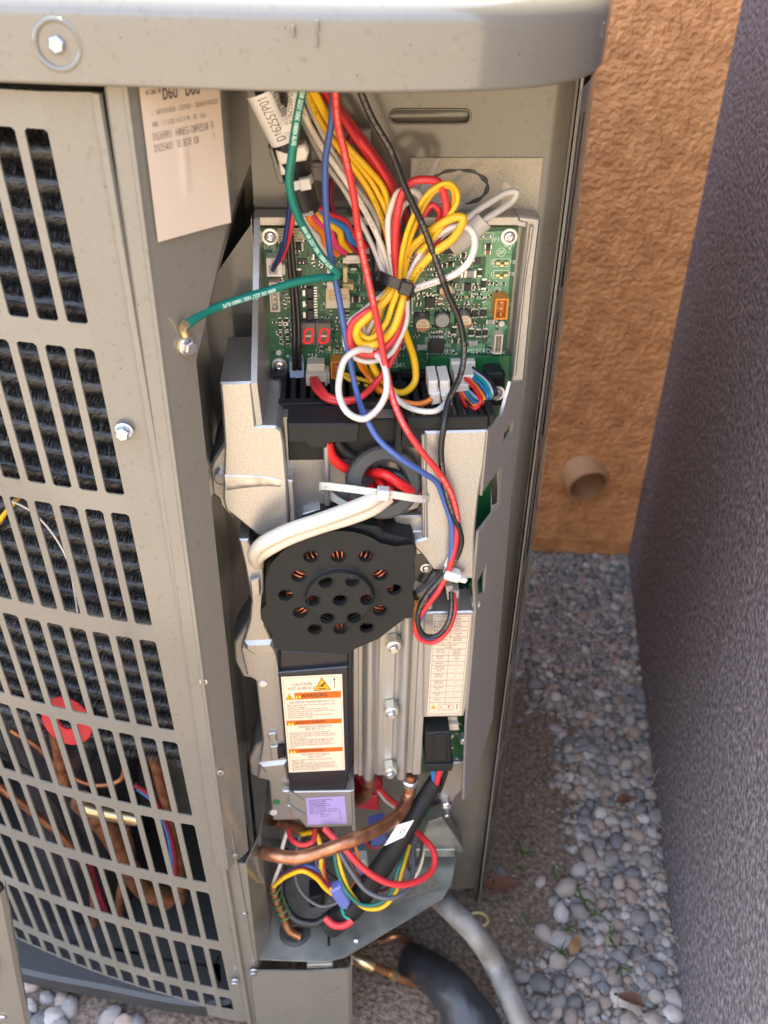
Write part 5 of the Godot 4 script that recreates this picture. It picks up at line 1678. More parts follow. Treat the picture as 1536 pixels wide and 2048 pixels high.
func build_wires() -> void:
	rng.seed = 88
	# three long leads that hang from the cap across the board down to the lower plug
	cord("blue_wire", [v(4.9, 611.2, 50), v(3.6, 594.6, 46), v(1.4, 578.8, 42), v(0.4, 566.5, 40), v(0.9, 551.6, 38), v(3.2, 536.3, 37), v(5.5, 520.2, 36), v(9.5, 497.4, 38), v(13.5, 476.4, 46), v(17.7, 470.1, 58), v(22.5, 462.6, 62), v(32.2, 454.3, 66), v(42.9, 445.8, 64), v(49.8, 439.4, 62), v(54.2, 427.3, 60), v(58.4, 412.3, 59.7), v(60.1, 396.8, 59.3), v(58.9, 383.4, 59)], 1.55, "blue wire", "slate blue wire hanging from the cap across the display side of the board")
	cord("red_wire", [v(5.1, 608.6, 54), v(5.8, 595.5, 50), v(8.8, 581.7, 46), v(12, 565.4, 43), v(14.9, 548, 40), v(18.1, 528.9, 41), v(22.6, 509.8, 42), v(26.4, 491.3, 46), v(29.7, 477.9, 54), v(33.5, 469.7, 60), v(41.3, 457.6, 64), v(51.1, 443.9, 63), v(57.1, 431.4, 62), v(61.4, 416.2, 61), v(61.9, 401.9, 60), v(59, 384.8, 60)], 1.7, "red legend wire", "long red wire with white print hanging in front of the looped bundle")
	cord("black_wire", [v(13.7, 607.1, 46), v(19.6, 594.9, 43), v(26.8, 582.1, 40), v(33.7, 566.9, 38), v(41.3, 550.8, 36), v(47.4, 536.4, 35), v(53.7, 521.3, 34), v(60, 506.4, 35), v(62.8, 493.4, 36), v(60.6, 483.8, 42), v(55, 476.4, 52), v(51.8, 468.1, 60), v(51.5, 455.6, 61), v(53, 441.3, 62), v(57, 425.3, 61.4), v(62.2, 411.5, 60.8), v(63.6, 402, 60.2), v(61.4, 390.7, 59.6), v(57.9, 382.7, 59)], 1.6, "black legend wire", "long black wire that crosses the right half of the board")
	cord("green_wire", [v(-5.2, 614.1, 66), v(-8.4, 599.2, 63), v(-11.4, 585.3, 60), v(-12.4, 574.3, 57), v(-11.2, 562.8, 54), v(-7.2, 552.5, 50), v(-1.8, 542.2, 46), v(3.1, 535.4, 44), v(6, 532, 42), v(4.7, 530.7, 42), v(-2.1, 531.8, 46), v(-12.4, 531.9, 51), v(-24.7, 530.3, 56), v(-36.5, 528.9, 63), v(-46, 527.7, 70), v(-52.2, 527, 78), v(-55.1, 525.9, 82)], 1.9, "green legend wire", "green earth wire with white print running to the lug on the corner post")
	# looped bundle: white, red and yellow leads from the cap through the black tie
	var G := "leads of the looped bundle over the board"
	cord("white_wire", [v(-10.7, 607.6, 40), v(-6.1, 593.6, 33), v(-0.9, 581.5, 26), v(6.4, 569.8, 23), v(14, 557.5, 20), v(21.1, 545.9, 21), v(26.2, 535.2, 22), v(30.5, 521.4, 22)], 1.5, "white legend wire", "white lead lowest of the fan of leads that comes from the cap to the bundle", "wire", G)
	cord("white_wire", [v(-8, 606, 36), v(-2.6, 591.8, 29), v(3.6, 577.5, 22), v(11.5, 564.3, 18), v(19.2, 553.5, 14), v(22.8, 546.8, 17), v(24.1, 534.5, 20), v(28.4, 520.6, 20)], 1.4, "white wire", "white lead in the fan from the cap, beside the yellow leads", "wire", G)
	cord("yellow_wire", [v(-6.7, 607.1, 42), v(-1.8, 594.9, 35), v(4.8, 582, 28), v(12.6, 571.3, 25), v(20.3, 560.2, 22), v(26, 548.4, 22), v(29.7, 535.2, 22), v(31.8, 521.4, 22)], 1.5, "yellow legend wire", "lower yellow lead of the fan that comes from the cap to the bundle", "wire", G)
	cord("yellow_wire", [v(-5, 608.7, 46), v(1.3, 595.6, 38), v(9.2, 582.5, 30), v(18.5, 571.9, 27), v(25, 562.8, 24), v(27.9, 553.4, 24), v(29.9, 540.3, 24), v(32.3, 522.2, 24)], 1.5, "yellow wire", "upper yellow lead of the fan that comes from the cap to the bundle", "wire", G)
	cord("yellow_wire", [v(-2.1, 595.7, 30), v(4.8, 583.4, 26), v(13.1, 573.1, 22), v(21.2, 562.6, 16), v(27.1, 553, 16), v(30.9, 539.8, 16)], 1.4, "yellow wire", "yellow lead half hidden under the fan of leads below the cap", "wire", G)
	cord("orange_wire", [v(6.5, 576.5, 18), v(14.1, 566.5, 15), v(20.8, 555.1, 12), v(25.7, 545.4, 16), v(29, 533.3, 20), v(31.5, 520.6, 20)], 1.4, "orange wire", "orange lead that runs under the fan of leads into the bundle", "wire", G)
	cord("red_wire", [v(-2.6, 606.7, 40), v(4.9, 596.6, 34), v(12.9, 585.9, 28), v(22.1, 573.1, 24), v(29.6, 559.6, 20), v(32.2, 547.8, 20), v(32.9, 529.9, 20), v(33.8, 520.6, 20)], 1.8, "red wire", "thick red lead along the top of the fan of leads from the cap", "wire", G)
	cord("red_wire", [v(3.5, 600.3, 30), v(12.4, 587.8, 24), v(22, 574.5, 18), v(29.8, 562.6, 16), v(34.7, 552.4, 14), v(36.7, 543.6, 14)], 1.6, "red wire", "second red lead under the top of the fan of leads from the cap", "wire", G)
	cord("red_wire", [v(-0.3, 607.5, 44), v(9.2, 591.5, 32), v(18.6, 576.1, 24), v(26.7, 562.7, 20), v(30.7, 550.6, 22), v(32.9, 536.6, 26), v(33.7, 522.9, 26)], 1.5, "red wire", "thin red lead between the yellow and thick red leads from the cap", "wire", G)
	cord("white_wire", [v(-12.8, 605.6, 34), v(-7.5, 589.2, 26), v(1, 572.5, 18), v(9.4, 557.8, 14), v(16.4, 545.9, 14), v(22.5, 533.8, 18), v(26.7, 523.4, 24)], 1.3, "white wire", "white lead furthest left at the foot of the fan of leads from the cap", "wire", G)
	cord("yellow_wire", [v(-3.7, 608.2, 48), v(3.3, 592.4, 36), v(12.1, 577.1, 28), v(21.4, 563.9, 24), v(27.6, 549.1, 24), v(30.8, 534.3, 26), v(32.6, 522.9, 26)], 1.3, "yellow wire", "thin yellow lead on top of the other yellow leads from the cap", "wire", G)
	var L := "loops of the bundle above its black tie"
	cord("white_loop", [v(31.6, 520.6, 26), v(28.9, 536.9, 27), v(27.7, 550.4, 28), v(28.9, 557.8, 28), v(32.1, 561.7, 28), v(36.3, 563, 28), v(40.4, 559.9, 26), v(42.7, 553.3, 24), v(42.9, 541.8, 22), v(40.5, 530.6, 22), v(36.4, 518.5, 22)], 1.6, "white legend wire", "tall white loop at the left of the loops above the black tie", "wire", L)
	cord("red_loop", [v(32, 522.6, 28), v(30.2, 540.2, 30), v(30.4, 553.8, 32), v(32.3, 562.1, 32), v(36.3, 567, 32), v(41.6, 568.8, 32), v(47.3, 566.8, 31.3), v(50.8, 561.2, 30.7), v(51.9, 554.1, 30), v(50, 546.4, 29.3), v(45.3, 537.5, 28.7), v(40.1, 528.2, 28), v(36.6, 520.2, 28)], 1.9, "red wire", "tall red loop above the black tie, highest of the loops", "wire", L)
	cord("yellow_loop", [v(32.8, 522.2, 30), v(33.8, 537.6, 32), v(36.2, 550.2, 34), v(41.1, 560.6, 34), v(46.5, 566.3, 34), v(51.4, 567.5, 34), v(54.9, 564.9, 33.3), v(55.7, 559.8, 32.7), v(53.2, 553.3, 32), v(47.2, 545.6, 32), v(41.5, 537.6, 32)], 1.25, "yellow wire", "tall thin yellow loop, the upper one of two side by side above the tie", "wire", L)
	cord("yellow_loop", [v(33.8, 521.4, 28), v(35.3, 536.5, 29), v(38.3, 547.8, 30), v(43, 558.5, 30.3), v(47.7, 564.1, 30.7), v(51.6, 565.5, 31), v(54.6, 562.7, 30), v(55.2, 558.2, 29), v(52.7, 552.4, 28), v(46, 543.8, 28), v(40.7, 535.5, 28)], 1.25, "yellow wire", "tall thin yellow loop, the lower one of two side by side above the tie", "wire", L)
	cord("yellow_loop", [v(35.6, 519.5, 32), v(40.8, 530.3, 33.3), v(47.7, 538.5, 34.7), v(54.3, 544.8, 36), v(58.3, 551, 35.3), v(58, 553.7, 34.7), v(54.7, 553.5, 34), v(49.2, 549.9, 32), v(42.8, 544.1, 30), v(37.2, 536.1, 28), v(34, 523.7, 28)], 2.0, "yellow legend wire", "thick yellow loop that leans right over the board above the tie", "wire", L)
	cord("white_loop", [v(38.6, 521.1, 32), v(48.2, 524.7, 32), v(56.9, 527.8, 32), v(62.6, 533.7, 32), v(64.5, 540.8, 32), v(63.2, 546.2, 31.3), v(59.2, 548.6, 30.7), v(53.8, 547.1, 30), v(46.8, 542.1, 29.3), v(41.1, 534.1, 28.7), v(36.4, 523.7, 28)], 1.75, "white legend wire", "round white loop that bulges over the right half of the board", "wire", L)
	cord("white_loop", [v(34.9, 519.8, 24), v(34.8, 534, 25), v(37, 546.5, 26), v(39.5, 552.6, 25), v(42.2, 551.6, 24), v(42.1, 542.5, 24), v(39.9, 531.3, 24), v(35.3, 521, 24)], 1.5, "white wire", "short white loop inside the others above the tie", "wire", L)
	cord("white_loop", [v(43.9, 533.7, 18), v(53.7, 540.3, 15), v(62.7, 546, 12), v(73.2, 552.4, 10), v(82.1, 556.2, 8), v(85.5, 555.8, 8), v(84.7, 553.1, 8), v(78.4, 548.9, 10), v(71.7, 545.1, 12), v(64.3, 538.8, 12), v(56.7, 532.4, 12)], 1.7, "white wire", "long narrow white loop that points up to the right over the sticker residue", "wire", L)
	var s := Shape.new()
	s.tube([v(71.1, 545.4, 13), v(66.3, 540.5, 13), v(61.4, 535.9, 13), v(57, 532.8, 13)], 4.6, 18, 3.0, false, 0.6)
	tag(put(s, "insulator_boot", paint("clear boot", 0.55, 0.52, 0.46, 0.25)), "translucent grey boot on the long white loop", "terminal boot")
	s = Shape.new()
	for k in 4: s.lathe(v(60.6, 537.6, 15) + v(-2.0 - k * 2.2, -1.2 - k * 1.5, 0), [Vector2(0.7, -2), Vector2(0.7, 2.4), Vector2(0, 2.6)], 10, Vector3(-1, -0.8, 0.3))
	tag(put(s, "clear_plug", paint("clear plug", 0.62, 0.5, 0.42, 0.25)), "clear plug half hidden behind the yellow loop", "plug")
	cord("red_loop", [v(33.3, 520.6, 26), v(34.3, 532.4, 27), v(37.3, 543.9, 28), v(42.2, 552.5, 28), v(46.3, 556.3, 28), v(49.1, 553.2, 27), v(47.4, 546.4, 26), v(42.1, 536.5, 26), v(36.9, 522.9, 26)], 1.5, "red wire", "short red loop inside the taller loops above the tie", "wire", L)
	cord("white_loop", [v(31.4, 519, 22), v(31, 533.3, 23), v(31.9, 546.9, 24), v(34.3, 555.5, 24), v(37.3, 556.8, 24), v(38.7, 551.2, 24), v(37.4, 540.3, 24), v(34.8, 522.1, 24)], 1.4, "white wire", "narrow white loop beside the red loop above the tie", "wire", L)
	var D := "loops of the bundle below its black tie"
	cord("white_loop", [v(33.2, 521.4, 28), v(24.2, 516.6, 31), v(16.5, 511.8, 34), v(10.7, 506.6, 35), v(8.9, 502.5, 36), v(9.1, 496.9, 37), v(12, 491.5, 37), v(17.9, 488.4, 37), v(23.3, 488.9, 37), v(29.3, 492, 35.3), v(33.2, 497.6, 33.7), v(35.6, 505.3, 32), v(36.1, 516, 32)], 1.5, "white wire", "outermost white loop below the black tie", "wire", D)
	cord("red_loop", [v(32.1, 521.7, 30), v(24.9, 516.2, 33.5), v(18.2, 512.6, 37), v(12.4, 508, 37.7), v(10.6, 502.9, 38.3), v(11.5, 497.4, 39), v(15.5, 493.9, 39), v(20.7, 493.3, 39), v(25.8, 495.7, 39), v(30.9, 500.1, 36), v(34.1, 507.9, 33), v(35.6, 517.5, 30)], 1.8, "red wire", "red loop just inside the white loop below the black tie", "wire", D)
	cord("yellow_loop", [v(31.1, 522.1, 32), v(25.3, 515.9, 35), v(18.4, 510.7, 38), v(14.2, 505.7, 38.3), v(13.5, 501.5, 38.7), v(15.9, 498.3, 39), v(20.4, 497.3, 38.7), v(24.9, 499.3, 38.3), v(29.7, 505.4, 38), v(32.9, 512.6, 35), v(34.7, 519.5, 32)], 2.0, "yellow wire", "thick outer yellow loop below the black tie", "wire", D)
	cord("yellow_loop", [v(29.8, 521.9, 32), v(23.6, 515.8, 34), v(17.4, 509.9, 36), v(14.5, 505.3, 36.3), v(15.1, 501.6, 36.7), v(18.5, 499.8, 37), v(22.3, 500.9, 36.3), v(26.3, 506.3, 35.7), v(29.5, 514.5, 35), v(31.8, 521.9, 35)], 1.5, "yellow wire", "middle yellow loop below the black tie", "wire", D)
	cord("yellow_loop", [v(28.8, 520.3, 28), v(22.6, 512.5, 29), v(19.9, 505.8, 30), v(18.1, 499.2, 30.5), v(20.3, 498.9, 31), v(23.5, 505.8, 30), v(27, 513.9, 29), v(29.6, 520.3, 28)], 1.5, "yellow wire", "innermost yellow loop below the black tie", "wire", D)
	cord("white_loop", [v(27.9, 519.1, 28), v(22.5, 513.9, 30), v(18, 509.1, 32), v(16.7, 504.3, 32), v(18, 499.9, 32), v(21.6, 506.7, 32), v(26.4, 515.6, 32)], 1.4, "white wire", "small white loop inside the yellow loops below the black tie", "wire", D)
	cord("red_wire", [v(35.9, 520.2, 28), v(35.1, 506.3, 26), v(33.1, 490.6, 24), v(28.4, 480.3, 28), v(22.8, 475.1, 32), v(15.6, 471.6, 37), v(8.2, 469.6, 38), v(1.2, 470.2, 36), v(-2.9, 471.3, 30), v(-5.3, 470.5, 18)], 1.7, "red wire", "upper one of two red leads that curve into the tan plug", "wire", "red leads to the tan plug")
	cord("red_wire", [v(35.4, 517.5, 24), v(34.1, 502.2, 22), v(32.3, 487.5, 20), v(27.3, 478.3, 26), v(22, 473.1, 31), v(15.2, 469.5, 36), v(8.1, 468.1, 38), v(0.3, 469.2, 37), v(-4.8, 470.3, 29), v(-7.2, 469.5, 16)], 1.6, "red wire", "lower one of two red leads that curve into the tan plug", "wire", "red leads to the tan plug")
	cord("white_ring", [v(19.9, 495.8, 40), v(13.5, 497.8, 44), v(8.6, 494.9, 47), v(6, 488.1, 50), v(5.6, 480.8, 54), v(8.6, 474.4, 58), v(15.2, 471.8, 60), v(21.5, 474.2, 58), v(25.9, 480.5, 54), v(26.7, 486.8, 50), v(24.7, 491.8, 44), v(21.8, 494.8, 38), v(33.3, 506.5, 32)], 1.7, "white wire", "big white ring of wire hanging lowest, in front of the slotted cover", "wire")
	cord("yellow_wire", [v(34.2, 503.9, 26), v(37.1, 493.6, 23), v(40.9, 483.5, 20), v(42.7, 476.6, 22), v(41.5, 471.3, 24), v(36.9, 468.6, 28), v(32.1, 468.7, 29), v(27.3, 472.5, 28), v(22.6, 479.4, 27), v(19.7, 487.6, 26)], 1.9, "yellow wire", "yellow wire that hangs in a wide curve right of the red wire", "wire")
	cord("orange_wire", [v(14.1, 492.7, 28), v(15.6, 482.6, 26), v(19.5, 473.7, 24), v(26.8, 468.8, 30), v(35.4, 467.6, 36), v(42.9, 467, 37), v(48.4, 468.5, 38), v(49.9, 469.5, 34)], 1.5, "orange wire", "orange wire that curves into the left one of two white plugs below the board", "wire")
	cord("white_wire", [v(27, 483.4, 30), v(29.6, 474.8, 36), v(33.5, 470.4, 42), v(41.1, 469.9, 50), v(48.7, 470.9, 52), v(53.9, 471.7, 46), v(56.2, 471, 38)], 1.5, "white wire", "white wire that curves into the right one of two white plugs below the board", "wire")
	cord("yellow_wire", [v(8.9, 467.9, 8), v(14.2, 467.7, 12), v(20.8, 467.5, 16), v(27.8, 465.6, 22), v(32.2, 465, 28)], 1.15, "yellow wire", "upper thin yellow wire that leaves the amber plug", "wire", "thin yellow wires of the amber plug")
	cord("yellow_wire", [v(7.4, 467.4, 8), v(12.7, 465, 11), v(20.9, 463.7, 14), v(28.8, 463.9, 26), v(34.9, 461.1, 26)], 1.15, "yellow wire", "lower thin yellow wire that leaves the amber plug", "wire", "thin yellow wires of the amber plug")
	cord("yellow_wire", [v(20.2, 491.7, 26), v(17, 482.6, 24), v(20, 473.8, 22), v(25.2, 468.3, 24), v(30.5, 466.6, 24)], 1.7, "yellow wire", "yellow wire that drops behind the white ring", "wire")
	cord("yellow_wire", [v(23.1, 490.2, 24), v(21.4, 480.6, 22), v(23.5, 472.7, 20), v(27.4, 467.8, 20)], 1.6, "yellow wire", "short yellow wire behind the red lead below the loops", "wire")
	# black tie round the bundle
	s = Shape.new()
	s.strap([v(23.9, 527.9, 34), v(27.8, 528, 40), v(33.2, 525.9, 41), v(37.8, 522.2, 36), v(38.9, 514.9, 20), v(32, 515.4, 14), v(25.2, 521.6, 20)], 4.6, 1.1, Vector3(0.3, 0.9, 0.0), 1.5, true)
	var tie := put(s, "cable_tie", mat["glossy black"])
	tag(tie, "black cable tie that cinches the looped bundle", "cable tie")
	s = Shape.new()
	s.T = Transform3D(Basis(Vector3(0, 0, 1), -0.3), v(34.5, 525.6, 41))
	s.box(0, 0, 5.6, 6.2, -1.5, 2.4, 0.5)
	put(s, "lock_head", mat["glossy black"], tie)
	# harness sleeve at the upper left with its two white flags
	cord("harness_sleeve", [v(-19.5, 611.1, 50), v(-16.8, 595, 40), v(-13.9, 580.5, 34), v(-10.2, 567.6, 30), v(-7, 554.5, 26)], 5.6, "sleeve legend", "black printed harness sleeve at the upper left of the board", "cable sleeve", "", 22)
	var fl := canvas(256, 512, Color(0.86, 0.85, 0.84))
	write(fl, "D162557P01", 150, 470, 84, Color(0.15, 0.15, 0.17), "Droid Sans", 0.95, true)
	rng.seed = 4
	for i in 420: bar(fl, 186 + rng.randi_range(0, 12) * 5, rng.randi_range(0, 52) * 5, 5, 5, Color(0.1, 0.1, 0.12))
	s = Shape.new()
	s.smooth = 1
	var c0 := v(-22, 605.3, 52)
	var c1 := v(-14.3, 585.2, 42)
	var up := (c0 - c1).normalized()
	var side := up.cross(Vector3(0, 0, 1)).normalized() * -1.0
	for k in 10:
		var a0 := lerpf(-1.25, 1.25, k / 10.0)
		var a1 := lerpf(-1.25, 1.25, (k + 1) / 10.0)
		var ofs := func(a: float) -> Vector3: return side * -0.0062 * sin(a) + Vector3(0, 0, 1) * 0.0062 * (cos(a) - 0.6)
		s.quad(c1 + ofs.call(a0), c1 + ofs.call(a1), c0 + ofs.call(a1), c0 + ofs.call(a0), k / 10.0, 0.0, (k + 1) / 10.0, 1.0)
	tag(put(s, "wire_flag", printed("wire flag", fl, 0.45)), "white wrapped label with a part number round the harness sleeve", "label")
	var f2 := canvas(128, 512, Color(0.90, 0.89, 0.86))
	write(f2, "D162558P01", 92, 420, 74, Color(0.15, 0.15, 0.17), "Droid Sans", 0.95, true)
	s = Shape.new()
	var q := [v(-15.6, 590.3, 48), v(-10.2, 591.1, 48), v(-9, 605.6, 48), v(-14.2, 605.6, 48)]
	s.quad(q[0], q[1], q[2] + v(0, 0, -4), q[3] + v(0, 0, -4))
	s.quad(q[1] - v(0, 0, 0.5), q[0] - v(0, 0, 0.5), q[3] - v(0, 0, 4.5), q[2] - v(0, 0, 4.5))
	tag(put(s, "wire_flag", printed("second wire flag", f2, 0.45)), "flat white flag label standing off the harness beside the green wire", "label")
	# clamp and tie on the sleeve
	s = Shape.new()
	s.prism([w(-18.4, 581.7), w(-6.7, 584), w(-5.3, 580.9), w(-6.5, 577.9), w(-16.5, 576.3), w(-17.6, 577.8)], 32, 40, 0.8)
	s.prism([w(-17.7, 577.3), w(-14.6, 576.5), w(-14.8, 571.5), w(-16.8, 571.5)], 30, 37, 0.6)
	var cl := put(s, "harness_clamp", mat["white plastic"])
	tag(cl, "pale plastic clamp that holds the harness sleeve", "clamp")
	s = Shape.new()
	s.prism([w(-22.4, 577.8), w(-18.2, 579), w(-16, 563.2), w(-19, 563.2)], -5, 20, 0.8)
	s.prism([w(-6.1, 580.8), w(20.9, 581.7), w(21.1, 560.3), w(5.7, 559), w(-4.6, 559.9)], -5, 4, 0.8)
	s.prism([w(-4.3, 575.8), w(20.8, 576.3), w(20.9, 574.2), w(-4.4, 573.8)], 3, 7, 0.5)
	s.prism([w(-4.5, 568.4), w(5.4, 568.8), w(5.8, 567.1), w(-4.6, 566.3)], 3, 7, 0.5)
	put(s, "base", mat["grey plastic"], cl)
	s = Shape.new()
	s.strap([v(-15.1, 566.2, 36), v(-11.2, 568.4, 41), v(-6.8, 569.1, 38), v(-4.5, 568.5, 30), v(-8.3, 566, 24), v(-13.7, 564.5, 26)], 3.4, 0.9, Vector3(-0.2, 0.95, 0), 1.5, true)
	tie = put(s, "cable_tie", mat["nylon"])
	tag(tie, "small white cable tie round the harness sleeve", "cable tie")
	s = Shape.new()
	s.T = Transform3D(Basis(Vector3(0, 0, 1), 0.2), v(-7.2, 568.7, 38))
	s.box(0, 0, 4.6, 4.6, -1, 2.6, 0.4)
	put(s, "lock_head", mat["nylon"], tie)
	# ribbon of coloured wires from the sleeve to the plug beside the relay
	var rb := [["white wire", "white"], ["orange wire", "vermilion"], ["pink wire", "pink"], ["yellow wire", "yellow"], ["light blue wire", "blue"], ["red wire", "red"]]
	var start := [v(-9.1, 554.5, 26), v(-7.3, 555.5, 28), v(-6.5, 554.9, 26), v(-5.7, 554.7, 24), v(-4.9, 554.5, 22), v(-4, 554.9, 22)]
	var mid := [v(-3.5, 541.3, 20), v(-0.6, 543, 21), v(2.6, 543, 20), v(6.6, 542.7, 19), v(9.2, 543.7, 18), v(9.3, 545.7, 16)]
	var fin := [v(3.4, 528.3, 9), v(6.1, 528.8, 9), v(9.3, 529.7, 9), v(12.1, 530.6, 9), v(17, 532, 9), v(19.3, 532.4, 9)]
	for i in 6:
		cord(rb[i][1].replace("vermilion", "orange") + "_wire", [start[i], start[i].lerp(mid[i], 0.5) + v(-1.5, 0.5, 2), mid[i], mid[i].lerp(fin[i], 0.5) + v(-1.5, 0.0, 1.5), fin[i]], 1.75, rb[i][0], rb[i][1] + " wire fanning from the black sleeve to the board's top edge plug", "wire", "fan of coloured wires from the sleeve")
	cord("dark_red_wire", [v(3.7, 561.9, 8), v(3.3, 554, 12), v(5.4, 546.6, 16), v(9.7, 537, 14), v(15.1, 530.5, 12), v(20.3, 526.7, 8)], 1.2, "dark red wire", "dark red thin wire that drops from the grey clamp base to the board", "wire")
	cord("dark_red_wire", [v(13.1, 579, 10), v(17.8, 571.5, 8), v(23.2, 562.6, 6), v(29.1, 553.1, 6), v(33.3, 545.5, 6)], 1.3, "dark red wire", "dark red thin wire along the right of the fan of leads", "wire")
	s = Shape.new()
	s.T = Transform3D(Basis(Vector3(0, 0, 1), -0.5), v(12.6, 579.9, 12))
	s.box(0, 0, 3.4, 4.2, -2, 2, 0.4)
	tag(put(s, "tie_head", mat["red plastic"]), "dark red cable tie head on the back panel", "cable tie")
	# pair to the white plug at the upper left, and the dark pair to the blue plug
	cord("navy_wire", [v(-25.2, 607.5, 40), v(-22, 593.9, 35), v(-17.8, 579.5, 30), v(-15.1, 569.7, 30), v(-14.2, 559.5, 30), v(-15, 547.7, 26), v(-17.5, 537.6, 22), v(-20.8, 527.9, 15), v(-23.6, 521.1, 8)], 1.25, "navy wire", "navy blue wire of the pair into the white plug at the board's upper left", "wire")
	cord("red_wire", [v(-13.8, 572.6, 26), v(-13.1, 558.3, 26), v(-13.6, 547.7, 26), v(-16.3, 536.9, 20), v(-19.5, 528.4, 14), v(-23.1, 523.4, 8)], 1.2, "red wire", "red wire of the pair into the white plug at the board's upper left", "wire")
	cord("grey_wire", [v(-16, 538.6, 12), v(-16, 526.8, 11), v(-15.3, 512.2, 10), v(-14.9, 497.8, 11), v(-15.2, 483, 12), v(-15.7, 470.9, 8)], 1.35, "black wire", "left one of two dark wires that run down to the pale blue plug", "wire", "dark wires of the pale blue plug")
	cord("grey_wire", [v(-14.6, 539, 13), v(-14.2, 527.2, 12), v(-13.4, 512.6, 11), v(-12.8, 498, 11.5), v(-13.1, 482.9, 12), v(-13.3, 470.9, 8)], 1.35, "black wire", "right one of two dark wires that run down to the pale blue plug", "wire", "dark wires of the pale blue plug")
	s = Shape.new()
	s.tube([v(23.5, 543.1, 4), v(23.6, 536.2, 12), v(24.2, 526.1, 16), v(24.6, 514.7, 12)], 3.8, 18, 2.0)
	tag(put(s, "black_sleeve", mat["glossy black"]), "short thick black sleeve standing between the relay and the looped bundle", "cable sleeve")
	# white plugs below the board
	for e in [[[w(47.2, 477.4), w(51.4, 477.8), w(52, 470.5), w(47.5, 470.1)], [w(47.7, 472.2), w(52.4, 472.6), w(53.2, 466.8), w(49, 465.8)], "left one of two pale upright plugs below the board"], [[w(52.4, 477.3), w(57, 477.8), w(57.7, 469.9), w(53.2, 469.5)], [w(52.9, 471.6), w(58, 472), w(58.4, 465.7), w(54.7, 465.2)], "right one of two pale upright plugs below the board"]]:
		s = Shape.new()
		s.prism(e[0], 20, 36, 0.8)
		s.prism(e[1], 22, 38, 0.8)
		tag(put(s, "white_plug", mat["white plastic"]), e[2], "plug")
	s = Shape.new()
	s.prism([w(61.4, 472.1), w(70.7, 472.5), w(71.3, 467.7), w(61.9, 467.3)], 6, 20, 0.6)
	s.prism([w(61.1, 469.4), w(68.3, 469.8), w(68.8, 465.5), w(61.6, 465.1)], 6, 24, 0.6)
	tag(put(s, "white_plug", mat["white plastic"]), "lower white plug joined to the board by six thin coloured wires", "plug")
	var six := [["bright red wire", "red"], ["orange wire", "orange"], ["light blue wire", "blue"], ["teal wire", "teal"], ["lavender wire", "lavender"], ["black wire", "black"]]
	for i in 6:
		var a := v(62.5, 470.4, 9).lerp(v(71.9, 470.8, 9), i / 5.0)
		var b := v(63.3, 465.1, 22).lerp(v(69.1, 465.6, 22), i / 5.0)
		var far := v(70.9, 466.6, 40).lerp(v(79.5, 466.9, 30), i / 5.0)
		var m1 := a.lerp(far, 0.5) + v(3.0, 2.0, 4)
		var m2 := b.lerp(far, 0.55) + v(-1.0, -1.0, 5)
		cord(six[i][1] + "_wire", [a, m1, far + v(0.5, 2.2, 0), far, far + v(-2.0, -0.6, 0.5), m2, b], 1.05, six[i][0], "thin " + six[i][1] + " wire of the six that loop between two white plugs at the right", "wire", "six thin wires between two white plugs")
	# ferrite ring with its leads, and the white sleeves tied to it
	s = Shape.new()
	s.T = Transform3D(Basis(Vector3(1, 0, 0), -0.42) * Basis(Vector3(0, 1, 0), 0.10), v(25.8, 431.5, 49))
	s.lathe(Vector3.ZERO, [Vector2(10.2, -6), Vector2(16.6, -6), Vector2(17.8, -4.8), Vector2(18.0, 0), Vector2(17.6, 5.0), Vector2(16.2, 6.2), Vector2(11.4, 6.2), Vector2(10.4, 5.0), Vector2(10.2, -6)], 48)
	tag(put(s, "ferrite_ring", mat["ferrite"]), "dark grey ferrite ring that stands in the recess of the drive", "ferrite ring")
	cord("red_cable", [v(-0.4, 453.1, 48), v(1.6, 444.8, 47), v(6.3, 438.5, 46), v(11.1, 434.2, 43)], 2.4, "bright red wire", "thick red cable that drops behind the ferrite ring from the black box", "cable")
	cord("black_cable", [v(3.6, 452.9, 46), v(7.8, 446.2, 45), v(14, 441, 44), v(20.3, 438, 43)], 2.3, "black wire", "thick black cable that drops behind the ferrite ring from the black box", "cable")
	var R := "red cables through the ferrite ring"
	cord("red_cable", [v(19.3, 432.9, 43), v(26.8, 438.1, 54), v(33.4, 434.2, 56), v(42.1, 425.6, 52)], 2.4, "bright red wire", "uppermost red cable inside the hole of the ferrite ring", "cable", R)
	cord("red_cable", [v(22.3, 430.5, 42), v(25.2, 429.1, 51), v(23.3, 422.1, 53), v(19.2, 415.2, 48)], 2.0, "bright red wire", "red cable at the left inside the hole of the ferrite ring", "cable", R)
	cord("red_cable", [v(26.7, 429.2, 42), v(29.6, 427.5, 51), v(31.5, 421.3, 53), v(29.6, 411.9, 48)], 2.0, "bright red wire", "red cable in the middle of the hole of the ferrite ring", "cable", R)
	cord("red_cable", [v(10.8, 423.4, 52), v(14.8, 423.7, 49), v(20.2, 425, 46), v(23.3, 421.8, 34)], 2.2, "bright red wire", "short red cable end left of the white tie head", "cable", R)
	cord("black_cable", [v(24.7, 433.9, 42), v(32.8, 436, 51), v(41.1, 428.4, 51), v(44, 419.6, 44)], 2.2, "black wire", "black cable inside the hole of the ferrite ring", "cable")
	cord("black_cable", [v(11.5, 413.8, 44), v(20.5, 409.4, 44), v(31.4, 407.9, 44), v(40.5, 409.9, 42), v(45.1, 412.7, 40)], 2.0, "black wire", "black cable under the ferrite ring", "cable")
	s = Shape.new()
